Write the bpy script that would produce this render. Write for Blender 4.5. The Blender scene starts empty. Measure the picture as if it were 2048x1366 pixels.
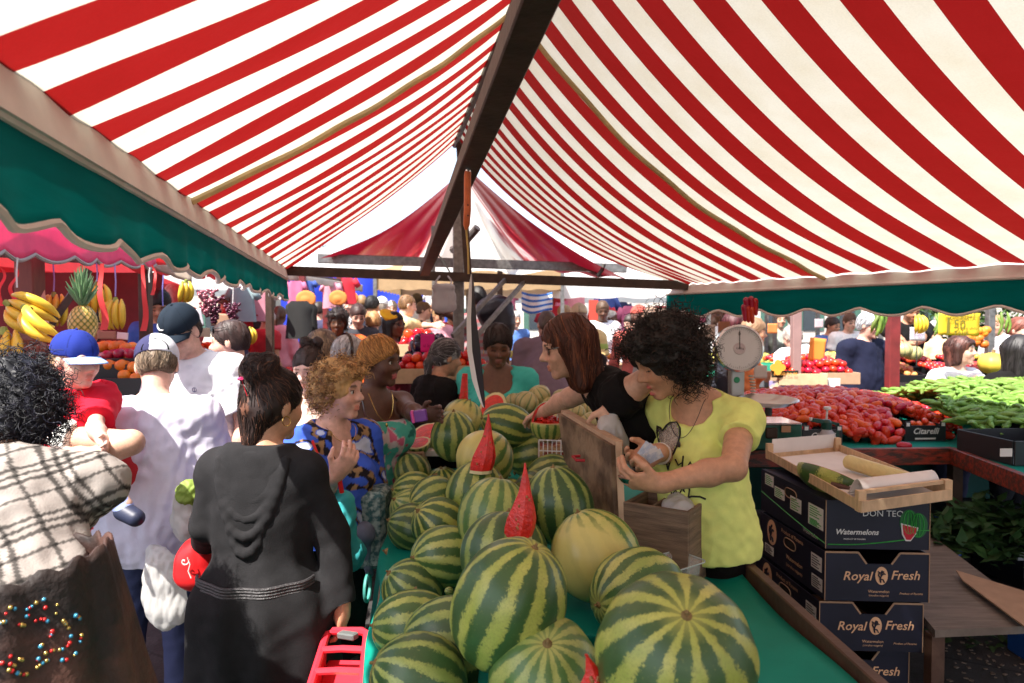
import bpy, math, random
import numpy as np
from mathutils import Vector, Matrix, kdtree
random.seed(7); RNG = np.random.default_rng(7)
C = bpy.context.scene.collection
R = math.radians
# ---------------------------------------------------------------- camera, sky, sun, exposure
F = 1365.0; H = 1.62; PITCH = math.atan(43/F)
cam = bpy.data.cameras.new('camera'); cam.lens = 24.0; cam.sensor_width = 36; cam.clip_start = .05; cam.clip_end = 500
cam.dof.use_dof = True; cam.dof.focus_distance = 2.3; cam.dof.aperture_fstop = 4.0
co = bpy.data.objects.new('camera', cam); C.objects.link(co)
co.location = (0, 0, H); co.rotation_euler = (math.pi/2 - PITCH, 0, 0)
bpy.context.scene.camera = co
SUN_EL, SUN_AZ = 56, 222      # azimuth clockwise from +Y: behind the camera, to the left
w = bpy.data.worlds.new('World'); bpy.context.scene.world = w; w.use_nodes = True
nt = w.node_tree; bg = nt.nodes['Background']
sk = nt.nodes.new('ShaderNodeTexSky'); sk.sky_type = 'NISHITA'; sk.sun_disc = False
sk.sun_elevation = R(SUN_EL); sk.sun_rotation = R(SUN_AZ); sk.dust_density = 2.5; sk.air_density = 1.0
mx = nt.nodes.new('ShaderNodeMix'); mx.data_type = 'RGBA'; mx.inputs[0].default_value = .19; mx.inputs[7].default_value = (8, 8.1, 8.4, 1)   # thin bright haze over the blue
nt.links.new(sk.outputs[0], mx.inputs[6]); nt.links.new(mx.outputs[2], bg.inputs[0]); bg.inputs[1].default_value = .13
sl = bpy.data.lights.new('sun', 'SUN'); sl.energy = 5.0; sl.angle = R(.6); sl.color = (1, .95, .87)
so = bpy.data.objects.new('sun', sl); C.objects.link(so); so.location = (-3, -3, 8)
sd = Vector((math.sin(R(SUN_AZ))*math.cos(R(SUN_EL)), math.cos(R(SUN_AZ))*math.cos(R(SUN_EL)), math.sin(R(SUN_EL))))
so.rotation_euler = sd.to_track_quat('Z', 'Y').to_euler()
vs = bpy.context.scene.view_settings
vs.view_transform = 'Standard'; vs.look = 'None'; vs.exposure = 1.35; vs.gamma = 1
cy = bpy.context.scene.cycles
cy.max_bounces = 8; cy.diffuse_bounces = 4; cy.glossy_bounces = 3; cy.transmission_bounces = 6; cy.transparent_max_bounces = 6
cy.caustics_reflective = False; cy.caustics_refractive = False; cy.sample_clamp_indirect = 6

def V(*a): return np.array(a, float)
def P(px, py, Y):             # the point at depth Y seen at photo pixel (px, py)
    a, b = (px-1024)/F, (683-py)/F
    cp, sp = math.cos(PITCH), math.sin(PITCH)
    fy, fz = cp + b*sp, b*cp - sp
    return V(a*Y/fy, Y, H + fz*Y/fy)
def PZ(px, py, z):            # the point at height z seen at photo pixel
    p = P(px, py, 1.0); return V(*(p - V(0, 0, H))) * ((z-H)/(p[2]-H)) + V(0, 0, H)
def nrm(v): v = np.asarray(v, float); return v/(np.linalg.norm(v)+1e-12)

# ---------------------------------------------------------------- materials
MATS = {}
class NB:
    def __init__(s, m): s.t = m.node_tree; s.n = s.t.nodes; s.l = s.t.links
    def new(s, k, **kw):
        n = s.n.new(k)
        for a, b in kw.items(): setattr(n, a, b)
        return n
    def link(s, a, b): s.l.new(a, b)
    def noise(s, vec, scale, detail=3, rough=.55, dist=0):
        n = s.new('ShaderNodeTexNoise'); n.inputs['Scale'].default_value = scale; n.inputs['Detail'].default_value = detail
        n.inputs['Roughness'].default_value = rough; n.inputs['Distortion'].default_value = dist
        if vec is not None: s.link(vec, n.inputs['Vector'])
        return n.outputs['Fac']
    def math(s, op, a, b=0., c=0.):
        n = s.new('ShaderNodeMath', operation=op)
        for i, v in enumerate((a, b, c)):
            if isinstance(v, (int, float)): n.inputs[i].default_value = v
            else: s.link(v, n.inputs[i])
        return n.outputs[0]
    def ramp(s, fac, stops, interp='LINEAR'):
        n = s.new('ShaderNodeValToRGB'); n.color_ramp.interpolation = interp; s.link(fac, n.inputs[0])
        e = n.color_ramp.elements
        while len(e) < len(stops): e.new(.5)
        for i, (p, c) in enumerate(stops): e[i].position = p; e[i].color = (*c, 1) if len(c) == 3 else c
        return n.outputs[0]
    def mix(s, fac, a, b, mode='MIX'):
        n = s.new('ShaderNodeMix', data_type='RGBA', blend_type=mode)
        for i, v in ((0, fac), (6, a), (7, b)):
            if isinstance(v, (int, float)): n.inputs[i].default_value = v
            elif isinstance(v, tuple): n.inputs[i].default_value = (*v[:3], 1)
            else: s.link(v, n.inputs[i])
        return n.outputs[2]
def mat(name, col=(.5, .5, .5), rough=.6, metal=0., var=.12, vscale=8, bump=0., bscale=60, attr=False, sheen=0., spec=None,
        trans=0., coord='Object', stretch=None, col2=None, sub=0., alpha=1., rand=0., coat=0.):
    if name in MATS: return MATS[name]
    m = bpy.data.materials.new(name); m.use_nodes = True; b = NB(m); pr = b.n['Principled BSDF']
    tc = b.new('ShaderNodeTexCoord').outputs[coord]
    if stretch:
        mp = b.new('ShaderNodeMapping'); mp.inputs['Scale'].default_value = stretch; b.link(tc, mp.inputs['Vector']); tc = mp.outputs[0]
    if attr:
        a = b.new('ShaderNodeAttribute'); a.attribute_name = 'Col'; c = a.outputs['Color']
    else: c = tuple(col)
    f = b.noise(tc, vscale, 4)
    if col2 is not None:
        c = b.mix(b.ramp(f, [(.42, (0, 0, 0)), (.6, (1, 1, 1))]), c, tuple(col2))
    elif var:
        lo, hi = 1-var, 1+var
        v = b.ramp(f, [(.3, (lo,)*3), (.7, (hi,)*3)]); c = b.mix(1., c, v, 'MULTIPLY')
    if rand:
        oi = b.new('ShaderNodeObjectInfo'); v = b.math('MULTIPLY_ADD', oi.outputs['Random'], 2*rand, 1-rand)
        hs = b.new('ShaderNodeHueSaturation'); b.link(c if not isinstance(c, tuple) else b.mix(0., c, c), hs.inputs['Color']); b.link(v, hs.inputs['Value'])
        b.link(b.math('MULTIPLY_ADD', oi.outputs['Random'], rand*.12, .5-rand*.06), hs.inputs['Hue']); c = hs.outputs[0]
    if isinstance(c, tuple): pr.inputs['Base Color'].default_value = (*c, 1)
    else: b.link(c, pr.inputs['Base Color'])
    pr.inputs['Roughness'].default_value = rough; pr.inputs['Metallic'].default_value = metal
    if spec is not None: pr.inputs['Specular IOR Level'].default_value = spec
    if coat: pr.inputs['Coat Weight'].default_value = coat
    if sheen: pr.inputs['Sheen Weight'].default_value = sheen
    if sub: pr.inputs['Subsurface Weight'].default_value = sub; pr.inputs['Subsurface Radius'].default_value = (.5, .2, .1); pr.inputs['Subsurface Scale'].default_value = .02
    if alpha < 1: pr.inputs['Alpha'].default_value = alpha
    if bump:
        bn = b.new('ShaderNodeBump'); bn.inputs['Strength'].default_value = bump; bn.inputs['Distance'].default_value = .01
        b.link(b.noise(tc, bscale, 3), bn.inputs['Height']); b.link(bn.outputs[0], pr.inputs['Normal'])
    if trans:
        tr = b.new('ShaderNodeBsdfTranslucent'); ms = b.new('ShaderNodeMixShader'); ms.inputs[0].default_value = trans
        if isinstance(c, tuple): tr.inputs[0].default_value = (*c, 1)
        else: b.link(c, tr.inputs[0])
        b.link(pr.outputs[0], ms.inputs[1]); b.link(tr.outputs[0], ms.inputs[2]); b.link(ms.outputs[0], b.n['Material Output'].inputs[0])
    MATS[name] = m; return m

# ---------------------------------------------------------------- objects
def basepos(o):
    p = V(0, 0, 0)
    while o is not None: p = p + V(*o.location); o = o.parent
    return p
def tag(o, label=None, cat=None, group=None, kind=None):
    if label: o['label'] = label
    if cat: o['category'] = cat
    if group: o['group'] = group
    if kind: o['kind'] = kind
    return o
def thing(name, label, cat, loc=(0, 0, 0), group=None):
    o = bpy.data.objects.new(name, None); C.objects.link(o); o.location = tuple(loc); o.empty_display_size = .1
    return tag(o, label, cat, group)
def mkobj(name, vs_, fs, mats, parent=None, smooth=True, mi=None, col=None, uv=None, local=False):
    vs_ = np.asarray(vs_, float)
    me = bpy.data.meshes.new(name); off = V(0, 0, 0); loc = None
    if not local:
        if parent is not None: off = basepos(parent)
        elif len(vs_):
            lo, hi = vs_.min(0), vs_.max(0); off = V((lo[0]+hi[0])/2, (lo[1]+hi[1])/2, lo[2]); loc = off
    q = vs_ - off
    if isinstance(fs, np.ndarray):
        n = fs.shape[1]; me.vertices.add(len(q)); me.vertices.foreach_set('co', q.astype(np.float32).ravel())
        me.loops.add(fs.size); me.loops.foreach_set('vertex_index', fs.astype(np.int32).ravel())
        me.polygons.add(len(fs)); me.polygons.foreach_set('loop_start', np.arange(0, fs.size, n, dtype=np.int32)); me.update(calc_edges=True)
    else: me.from_pydata(q.tolist(), [], fs)
    if not isinstance(mats, (list, tuple)): mats = [mats]
    for m in mats: me.materials.append(m)
    if mi is not None: me.polygons.foreach_set('material_index', np.asarray(mi, np.int32))
    me.polygons.foreach_set('use_smooth', np.full(len(me.polygons), bool(smooth)))
    if smooth == 'auto':
        try: me.set_sharp_from_angle(angle=R(38))
        except Exception: pass
    if col is not None:
        a = me.color_attributes.new('Col', 'FLOAT_COLOR', 'POINT'); c = np.ones((len(q), 4), np.float32); c[:, :3] = col
        a.data.foreach_set('color', c.ravel())
    if uv is not None:
        u = me.uv_layers.new(name='UVMap'); li = np.zeros(len(me.loops), np.int32); me.loops.foreach_get('vertex_index', li)
        u.data.foreach_set('uv', np.asarray(uv, np.float32)[li].ravel())
    me.validate()
    o = bpy.data.objects.new(name, me); C.objects.link(o)
    if parent is not None: o.parent = parent
    if loc is not None: o.location = tuple(loc)
    return o
def copy_tree(o, parent=None):
    c = o.copy(); C.objects.link(c); c.parent = parent
    for ch in list(o.children): copy_tree(ch, c)
    return c
def frame(d, up=(0, 0, 1)):
    d = nrm(d); up = V(*up)
    if abs(d@up) > .98: up = V(0, 1, 0) if abs(d[1]) < .9 else V(1, 0, 0)
    x = nrm(np.cross(up, d)); y = np.cross(d, x); return x, y, d
class MB:
    def __init__(s): s.v = []; s.f = []; s.m = []; s.uv = []
    def add(s, v, f, m=0, uv=None):
        o = len(s.v); s.v += [tuple(map(float, p)) for p in v]; s.f += [tuple(i+o for i in q) for q in f]; s.m += [m]*len(f)
        s.uv += [tuple(u) for u in uv] if uv is not None else [(0, 0)]*len(v); return s
    def box(s, c, size, M=None, m=0, bev=0.):
        c = V(*c); h = V(*size)/2; M = np.eye(3) if M is None else np.asarray(M)
        if bev:   # chamfered box
            b = min(bev, h.min()*.9); pts = []; 
            for ax in range(3):
                for sx in (-1, 1):
                    for sy in (-1, 1):
                        for sz in (-1, 1):
                            p = V(sx, sy, sz)*(h-b); p[ax] = (sx, sy, sz)[ax]*h[ax]; pts.append(p)
            import itertools
            idx = lambda ax, sg: ax*8 + ((sg[0] > 0)*4 + (sg[1] > 0)*2 + (sg[2] > 0))
            f = []
            for ax in range(3):
                a, b_ = [(1, 2), (2, 0), (0, 1)][ax]
                for sg in (-1, 1):
                    q = []
                    for u, w_ in ((-1, -1), (1, -1), (1, 1), (-1, 1)):
                        g = [0, 0, 0]; g[ax] = sg; g[a] = u; g[b_] = w_; q.append(idx(ax, g))
                    f.append(q if sg > 0 else q[::-1])
            for ax in range(3):      # edges along ax
                a, b_ = [(1, 2), (2, 0), (0, 1)][ax]
                for u in (-1, 1):
                    for w_ in (-1, 1):
                        g0 = [0, 0, 0]; g1 = [0, 0, 0]; g0[ax] = -1; g1[ax] = 1
                        for g in (g0, g1): g[a] = u; g[b_] = w_
                        q = [idx(a, g0), idx(a, g1), idx(b_, g1), idx(b_, g0)]; f.append(q if u*w_ > 0 else q[::-1])
            for sg in itertools.product((-1, 1), repeat=3):
                q = [idx(0, sg), idx(1, sg), idx(2, sg)]; f.append(q if sg[0]*sg[1]*sg[2] > 0 else q[::-1])
            s.add([c + M@p for p in pts], f, m); return s
        p = [c + M@(h*V(x, y, z)) for x in (-1, 1) for y in (-1, 1) for z in (-1, 1)]
        s.add(p, [(0, 1, 3, 2), (4, 6, 7, 5), (0, 4, 5, 1), (2, 3, 7, 6), (0, 2, 6, 4), (1, 5, 7, 3)], m); return s
    def bar(s, a, b, w, h, m=0, up=(0, 0, 1), bev=0.):     # a rectangular bar from a to b
        a, b = V(*a), V(*b); x, y, d = frame(b-a, up); M = np.stack([x, y, d], 1)
        return s.box((a+b)/2, (w, h, np.linalg.norm(b-a)), M, m, bev)
    def tube(s, pts, r, n=8, m=0, cap=True):
        pts = [V(*p) for p in pts]; k = len(pts); rr = [r]*k if np.isscalar(r) else list(r); v = []; f = []
        x = None
        for i, p in enumerate(pts):
            d = nrm(pts[min(i+1, k-1)] - pts[max(i-1, 0)])
            if x is None: x, y, _ = frame(d)
            else: x = nrm(x - d*(x@d)); y = np.cross(d, x)
            for j in range(n):
                t = 2*math.pi*j/n; v.append(p + rr[i]*(x*math.cos(t)+y*math.sin(t)))
        for i in range(k-1):
            for j in range(n): f.append((i*n+j, i*n+(j+1) % n, (i+1)*n+(j+1) % n, (i+1)*n+j))
        if cap: f.append(tuple(range(n))[::-1]); f.append(tuple((k-1)*n+j for j in range(n)))
        return s.add(v, f, m)
    def ell(s, c, rad, M=None, nu=20, nv=12, m=0, fn=None):
        c = V(*c); rad = V(*rad) if not np.isscalar(rad) else V(rad, rad, rad); M = np.eye(3) if M is None else np.asarray(M)
        v = []; f = []
        for i in range(nv+1):
            ph = math.pi*i/nv
            for j in range(nu):
                t = 2*math.pi*j/nu; p = V(math.sin(ph)*math.cos(t), math.sin(ph)*math.sin(t), math.cos(ph))*rad
                if fn: p = fn(p, ph, t)
                v.append(c + M@p)
        for i in range(nv):
            for j in range(nu): f.append((i*nu+j, (i+1)*nu+j, (i+1)*nu+(j+1) % nu, i*nu+(j+1) % nu))
        return s.add(v, f, m)
    def rev(s, prof, c, M=None, n=24, m=0):       # prof: (radius, z) list
        c = V(*c); M = np.eye(3) if M is None else np.asarray(M); v = []; f = []
        for r_, z in prof:
            for j in range(n): t = 2*math.pi*j/n; v.append(c + M@V(r_*math.cos(t), r_*math.sin(t), z))
        for i in range(len(prof)-1):
            for j in range(n): f.append((i*n+j, i*n+(j+1) % n, (i+1)*n+(j+1) % n, (i+1)*n+j))
        return s.add(v, f, m)
    def grid(s, fn, nu, nv, m=0, thick=0.):       # fn(u,v)->point
        P_ = np.array([[fn(i/nu, j/nv) for j in range(nv+1)] for i in range(nu+1)]); n = nv+1
        uv = [(i/nu, j/nv) for i in range(nu+1) for j in range(nv+1)]
        f = [(i*n+j, (i+1)*n+j, (i+1)*n+j+1, i*n+j+1) for i in range(nu) for j in range(nv)]
        v = P_.reshape(-1, 3)
        if thick:
            du = np.gradient(P_, axis=0); dv = np.gradient(P_, axis=1); N = np.cross(du, dv); N /= np.linalg.norm(N, axis=2, keepdims=True)+1e-9
            v2 = (P_ - N*thick).reshape(-1, 3); k = len(v)
            f2 = [tuple(i+k for i in q[::-1]) for q in f]
            ed = [(i, i+n) for i in range(0, nu*n, n)] ; e = []
            for i in range(nu): e.append(((i+1)*n, i*n, i*n+k, (i+1)*n+k)); e.append((i*n+nv, (i+1)*n+nv, (i+1)*n+nv+k, i*n+nv+k))
            for j in range(nv): e.append((j, j+1, j+1+k, j+k)); e.append((nu*n+j+1, nu*n+j, nu*n+j+k, nu*n+j+1+k))
            return s.add(np.concatenate([v, v2]), f+f2+e, m, uv+uv)
        return s.add(v, f, m, uv)
    def poly(s, pts, th, n=None, m=0):            # an extruded outline (planar, ordered points)
        pts = [V(*p) for p in pts]; k = len(pts)
        if n is None: n = nrm(np.cross(pts[1]-pts[0], pts[2]-pts[0]))
        b = [p - V(*n)*th for p in pts]
        return s.add(pts+b, [tuple(range(k)), tuple(range(2*k-1, k-1, -1))]+[(i, i+k, (i+1) % k+k, (i+1) % k) for i in range(k)], m)
    def build(s, name, mats, parent=None, smooth='auto', local=False, uv=False, col=None):
        return mkobj(name, np.array(s.v).reshape(-1, 3), s.f, mats, parent, smooth, s.m, uv=s.uv if uv else None, local=local, col=col)
def tubes(lines, r, n=3, cols=None):              # many thin strands at once: lines (N,K,3); r (N,K) or scalar
    L = np.asarray(lines, float); N, K, _ = L.shape; r = np.broadcast_to(np.asarray(r, float), (N, K))
    d = np.gradient(L, axis=1); d /= np.linalg.norm(d, axis=2, keepdims=True)+1e-9
    ref = np.where(np.abs(d[..., 2:3]) > .9, V(1, 0, 0), V(0, 0, 1)); x = np.cross(ref, d); x /= np.linalg.norm(x, axis=2, keepdims=True)+1e-9; y = np.cross(d, x)
    t = np.arange(n)*2*math.pi/n
    v = L[:, :, None, :] + r[:, :, None, None]*(x[:, :, None, :]*np.cos(t)[None, None, :, None] + y[:, :, None, :]*np.sin(t)[None, None, :, None])
    idx = np.arange(N*K*n).reshape(N, K, n); a = idx[:, :-1, :]; b = idx[:, 1:, :]
    f = np.stack([a, np.roll(a, -1, 2), np.roll(b, -1, 2), b], -1).reshape(-1, 4)
    c = None if cols is None else np.repeat(np.asarray(cols), K*n, axis=0)
    return v.reshape(-1, 3), f, c
_tc = {}
def text_geo(s, size=1., shear=0., bold=0.):      # flat lettering in local x,y, centred
    k = (s, shear, bold)
    if k not in _tc:
        cu = bpy.data.curves.new('t', 'FONT'); cu.body = s; cu.align_x = 'CENTER'; cu.align_y = 'CENTER'; cu.size = 1; cu.shear = shear; cu.offset = bold; cu.resolution_u = 2
        o = bpy.data.objects.new('t', cu); C.objects.link(o); dg = bpy.context.evaluated_depsgraph_get(); me = o.evaluated_get(dg).to_mesh()
        _tc[k] = ([tuple(v.co) for v in me.vertices], [tuple(p.vertices) for p in me.polygons]); bpy.data.objects.remove(o); bpy.data.curves.remove(cu)
    return _tc[k]
def put_text(mb, s, org, x, y, width, m=0, shear=0., bold=0., hgt=None):   # lettering laid on a plane
    v, f = text_geo(s, 1, shear, bold)
    if not v: return
    xs = [p[0] for p in v]; ys = [p[1] for p in v]; w_ = max(xs)-min(xs); k = width/w_; ky = k if hgt is None else hgt/(max(ys)-min(ys))
    org, x, y = V(*org), nrm(x), nrm(y); mb.add([org + x*p[0]*k + y*p[1]*ky for p in v], f, m)

# ---------------------------------------------------------------- smooth solid modelling (distance fields meshed with surface nets)
def cap(a, b, ra, rb=None, k=.02, o=0.): return ('c', V(*a), V(*b), ra, ra if rb is None else rb, k, o)
def ell(c, rad, M=None, k=.02): return ('e', V(*c), V(*rad) if not np.isscalar(rad) else V(rad, rad, rad), np.eye(3) if M is None else np.asarray(M), k)
def sdf_mesh(prims, h, subs=(), cuts=(), infl=0., disp=None, pad=.03, uncut=()):
    lo = np.full(3, 1e9); hi = -lo
    for p in list(prims)+list(uncut):
        if p[0] == 'c':
            for q, r_ in ((p[1], p[3]), (p[2], p[4])): lo = np.minimum(lo, q-r_); hi = np.maximum(hi, q+r_)
        else: e = np.abs(p[3])@p[2]; lo = np.minimum(lo, p[1]-e); hi = np.maximum(hi, p[1]+e)
    for kind in cuts:
        if kind[0] == 'zmin': lo[2] = max(lo[2], kind[1]-.02)
        if kind[0] == 'zmax': hi[2] = min(hi[2], kind[1]+.02)
    lo -= infl+pad; hi += infl+pad; n = np.maximum(np.ceil((hi-lo)/h).astype(int)+1, 3)
    ax = [lo[i]+h*np.arange(n[i]) for i in range(3)]
    G = np.full(n, .5, np.float32)
    def block(c0, c1):
        i0 = np.clip(((c0-lo)/h).astype(int), 0, n-1); i1 = np.clip(((c1-lo)/h).astype(int)+2, 1, n)
        sl_ = tuple(slice(i0[i], i1[i]) for i in range(3))
        X = ax[0][sl_[0]][:, None, None]; Y = ax[1][sl_[1]][None, :, None]; Z = ax[2][sl_[2]][None, None, :]
        return sl_, X, Y, Z
    def ev(p, ex, infl_):
        if p[0] == 'c':
            a, b, ra, rb = p[1], p[2], p[3], p[4]; m = max(ra, rb)+ex
            sl_, X, Y, Z = block(np.minimum(a, b)-m, np.maximum(a, b)+m); d = b-a; L2 = max(d@d, 1e-12)
            px, py, pz = X-a[0], Y-a[1], Z-a[2]; t = np.clip((px*d[0]+py*d[1]+pz*d[2])/L2, 0, 1)
            D_ = np.sqrt((px-t*d[0])**2+(py-t*d[1])**2+(pz-t*d[2])**2) - (ra+(rb-ra)*t)
            if p[6]: l_ = math.sqrt(L2); return sl_, np.maximum(D_-infl_, (px*d[0]+py*d[1]+pz*d[2])/l_-l_).astype(np.float32)
        else:
            c, rad, M = p[1], p[2], p[3]; e = np.abs(M)@rad + ex; sl_, X, Y, Z = block(c-e, c+e)
            px, py, pz = X-c[0], Y-c[1], Z-c[2]; q = [px*M[0, i]+py*M[1, i]+pz*M[2, i] for i in range(3)]
            k0 = np.sqrt(sum((q[i]/rad[i])**2 for i in range(3)))+1e-9; k1 = np.sqrt(sum((q[i]/rad[i]**2)**2 for i in range(3)))+1e-9
            D_ = k0*(k0-1)/k1
        return sl_, (D_ - infl_).astype(np.float32)
    def union(pr):
        for p in pr:
            k = p[5] if p[0] == 'c' else p[4]; sl_, D_ = ev(p, infl+k+2*h, infl); g = G[sl_]
            hh = np.maximum(k-np.abs(g-D_), 0)/max(k, 1e-6); G[sl_] = np.minimum(g, D_) - hh*hh*k*.25
    union(prims)
    for p in subs:
        k = p[5] if p[0] == 'c' else p[4]; sl_, D_ = ev(p, k+2*h, 0.); g = G[sl_]
        hh = np.maximum(k-np.abs(g+D_), 0)/max(k, 1e-6); G[sl_] = np.maximum(g, -D_) + hh*hh*k*.25
    for c in cuts:
        if c[0] == 'zmin': G[:] = np.maximum(G, (c[1]-ax[2])[None, None, :])
        elif c[0] == 'zmax': G[:] = np.maximum(G, (ax[2]-c[1])[None, None, :])
        elif c[0] == 'pl':
            q, nn = V(*c[1]), nrm(c[2]); D_ = (ax[0]-q[0])[:, None, None]*nn[0]+(ax[1]-q[1])[None, :, None]*nn[1]+(ax[2]-q[2])[None, None, :]*nn[2]
            if len(c) > 3:      # only within a ball
                B = np.sqrt((ax[0]-q[0])[:, None, None]**2+(ax[1]-q[1])[None, :, None]**2+(ax[2]-q[2])[None, None, :]**2)-c[3]
                D_ = np.minimum(D_, -B)
            G[:] = np.maximum(G, D_)
    if uncut: union(uncut)
    for a_ in range(3):
        G[(slice(None),)*a_+(0,)] = .5; G[(slice(None),)*a_+(-1,)] = .5
    return surfnet(G, lo, h, disp)
def surfnet(G, lo, h, disp=None):
    s = G < 0; n = G.shape
    cnt = np.zeros(tuple(i-1 for i in n), np.int8)
    for a in (0, 1):
        for b in (0, 1):
            for c in (0, 1): cnt += s[a:n[0]-1+a, b:n[1]-1+b, c:n[2]-1+c]
    I, J, K = np.nonzero((cnt > 0) & (cnt < 8)); m = len(I)
    ids = np.full(cnt.shape, -1, np.int32); ids[I, J, K] = np.arange(m)
    cv = np.empty((m, 2, 2, 2), np.float32)
    for a in (0, 1):
        for b in (0, 1):
            for c in (0, 1): cv[:, a, b, c] = G[I+a, J+b, K+c]
    acc = np.zeros((m, 3)); w_ = np.zeros(m)
    for ax_ in range(3):
        for u in (0, 1):
            for v in (0, 1):
                i0 = [0, 0, 0]; i1 = [0, 0, 0]; o = [x for x in range(3) if x != ax_]; i0[o[0]] = i1[o[0]] = u; i0[o[1]] = i1[o[1]] = v; i1[ax_] = 1
                f0 = cv[(slice(None),)+tuple(i0)]; f1 = cv[(slice(None),)+tuple(i1)]; k = (f0 < 0) != (f1 < 0)
                t = np.where(k, f0/np.where(k, f0-f1, 1), 0); p = np.tile(np.array(i0, float), (m, 1)); p[:, ax_] = t; acc[k] += p[k]; w_[k] += 1
    vtx = lo + h*(np.stack([I, J, K], 1) + acc/w_[:, None])
    F_ = []
    for ax_ in range(3):
        o = [x for x in range(3) if x != ax_]
        sl0 = [slice(1, n[x]-1) for x in range(3)]; sl1 = list(sl0); sl0[ax_] = slice(0, n[ax_]-1); sl1[ax_] = slice(1, n[ax_])
        A = s[tuple(sl0)]; B = s[tuple(sl1)]; idx = np.stack(np.nonzero(A != B), 1)
        if not len(idx): continue
        fl = A[tuple(idx.T)]; c = idx.copy(); c[:, o[0]] += 1; c[:, o[1]] += 1
        def g(du, dv): q = c.copy(); q[:, o[0]] -= du; q[:, o[1]] -= dv; return ids[tuple(q.T)]
        q = np.stack([g(1, 1), g(0, 1), g(0, 0), g(1, 0)], 1)
        if ax_ == 1: fl = ~fl
        q[~fl] = q[~fl][:, ::-1]; F_.append(q)
    Fa = np.concatenate(F_) if F_ else np.zeros((0, 4), int)
    Fa = Fa[(Fa >= 0).all(1)]
    if disp is not None:
        N = vnormals(vtx, Fa); vtx = vtx + N*disp(vtx, N)[:, None]
    return vtx, Fa
def vnormals(v, f):
    a = v[f[:, 2]]-v[f[:, 0]]; b = v[f[:, 3]]-v[f[:, 1]]; fn = np.cross(a, b); N = np.zeros_like(v)
    for i in range(4): np.add.at(N, f[:, i], fn)
    return N/(np.linalg.norm(N, axis=1, keepdims=True)+1e-12)
def wob(P_, sc, seed=0, oct=3):                   # cheap smooth 3-D noise, about -1..1
    r_ = np.random.default_rng(seed); o = np.zeros(len(P_)); a = 1.; t = 0
    for i in range(oct):
        for j in range(3):
            k = nrm(r_.normal(size=3))*sc*(1+.5*r_.random()); o += a*np.sin(P_@k + r_.random()*6.28 + 1.3*np.sin(P_@(nrm(r_.normal(size=3))*sc*.7)+r_.random()*6)); t += a*.62
        a *= .5; sc *= 2.1
    return o/t*.8
# ================================================================ SETTING
def paving_mat():
    m = bpy.data.materials.new('paving'); m.use_nodes = True; b = NB(m); pr = b.n['Principled BSDF']
    tc = b.new('ShaderNodeTexCoord').outputs['Object']
    mp = b.new('ShaderNodeMapping'); mp.inputs['Rotation'].default_value = (0, 0, .5); b.link(tc, mp.inputs['Vector'])
    br = b.new('ShaderNodeTexBrick'); b.link(mp.outputs[0], br.inputs['Vector']); br.inputs['Scale'].default_value = 1
    br.inputs['Brick Width'].default_value = .9; br.inputs['Row Height'].default_value = .45; br.inputs['Mortar Size'].default_value = .008
    br.inputs['Color1'].default_value = (.045, .042, .041, 1); br.inputs['Color2'].default_value = (.03, .028, .028, 1); br.inputs['Mortar'].default_value = (.015, .014, .013, 1)
    n = b.ramp(b.noise(tc, 7, 6), [(.3, (.6, .6, .6)), (.7, (1.3, 1.28, 1.25))]); c = b.mix(1., br.outputs[0], n, 'MULTIPLY')
    sp = b.ramp(b.noise(tc, 45, 2), [(.68, (0, 0, 0)), (.74, (1, 1, 1))]); c = b.mix(sp, c, (.09, .075, .06))
    b.link(c, pr.inputs['Base Color']); pr.inputs['Roughness'].default_value = .75
    bn = b.new('ShaderNodeBump'); bn.inputs['Strength'].default_value = .5; bn.inputs['Distance'].default_value = .01; b.link(b.noise(tc, 60, 4), bn.inputs['Height']); b.link(bn.outputs[0], pr.inputs['Normal'])
    return m
g = MB(); g.grid(lambda u, v: V(-150+300*u, -60+300*v, 0), 12, 12)
tag(g.build('ground', paving_mat(), smooth=False), kind='structure')

def stripe_mat(name, red, white, trans=.5, period=.226, amp=.0):
    m = bpy.data.materials.new(name); m.use_nodes = True; b = NB(m); pr = b.n['Principled BSDF']
    uv = b.new('ShaderNodeUVMap'); sx = b.new('ShaderNodeSeparateXYZ'); b.link(uv.outputs[0], sx.inputs[0])
    tc = b.new('ShaderNodeTexCoord').outputs['Object']
    u = b.math('MULTIPLY', sx.outputs[0], 1/period); fr = b.math('FRACT', u)
    st = b.math('LESS_THAN', fr, .5)
    n = b.noise(tc, 5, 5); c = b.mix(st, white, red)
    v = b.ramp(n, [(.3, (.93, .9, .84)), (.62, (1, 1, 1))]); c = b.mix(1., c, v, 'MULTIPLY')
    nn = b.ramp(b.noise(tc, 160, 2), [(.3, (.93, .93, .93)), (.7, (1, 1, 1))]); c = b.mix(1., c, nn, 'MULTIPLY')
    b.link(c, pr.inputs['Base Color']); pr.inputs['Roughness'].default_value = .7
    bn = b.new('ShaderNodeBump'); bn.inputs['Strength'].default_value = .25; bn.inputs['Distance'].default_value = .02
    b.link(b.noise(tc, 9, 4), bn.inputs['Height']); b.link(bn.outputs[0], pr.inputs['Normal'])
    tr = b.new('ShaderNodeBsdfTranslucent'); b.link(c, tr.inputs[0]); ms = b.new('ShaderNodeMixShader'); ms.inputs[0].default_value = trans
    b.link(pr.outputs[0], ms.inputs[1]); b.link(tr.outputs[0], ms.inputs[2]); b.link(ms.outputs[0], b.n['Material Output'].inputs[0])
    return m
M_STR = stripe_mat('striped_canvas', (.23, .007, .007), (.64, .60, .50), .44, period=1.0)
M_TEAL = mat('teal_canvas', (.0, .23, .215), .85, var=.12, vscale=3, stretch=(1, 1, 6), trans=.5, spec=.1, bump=.15, bscale=12)
M_BEIGE = mat('beige_trim', (.76, .68, .62), .8, var=.1)
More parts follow.
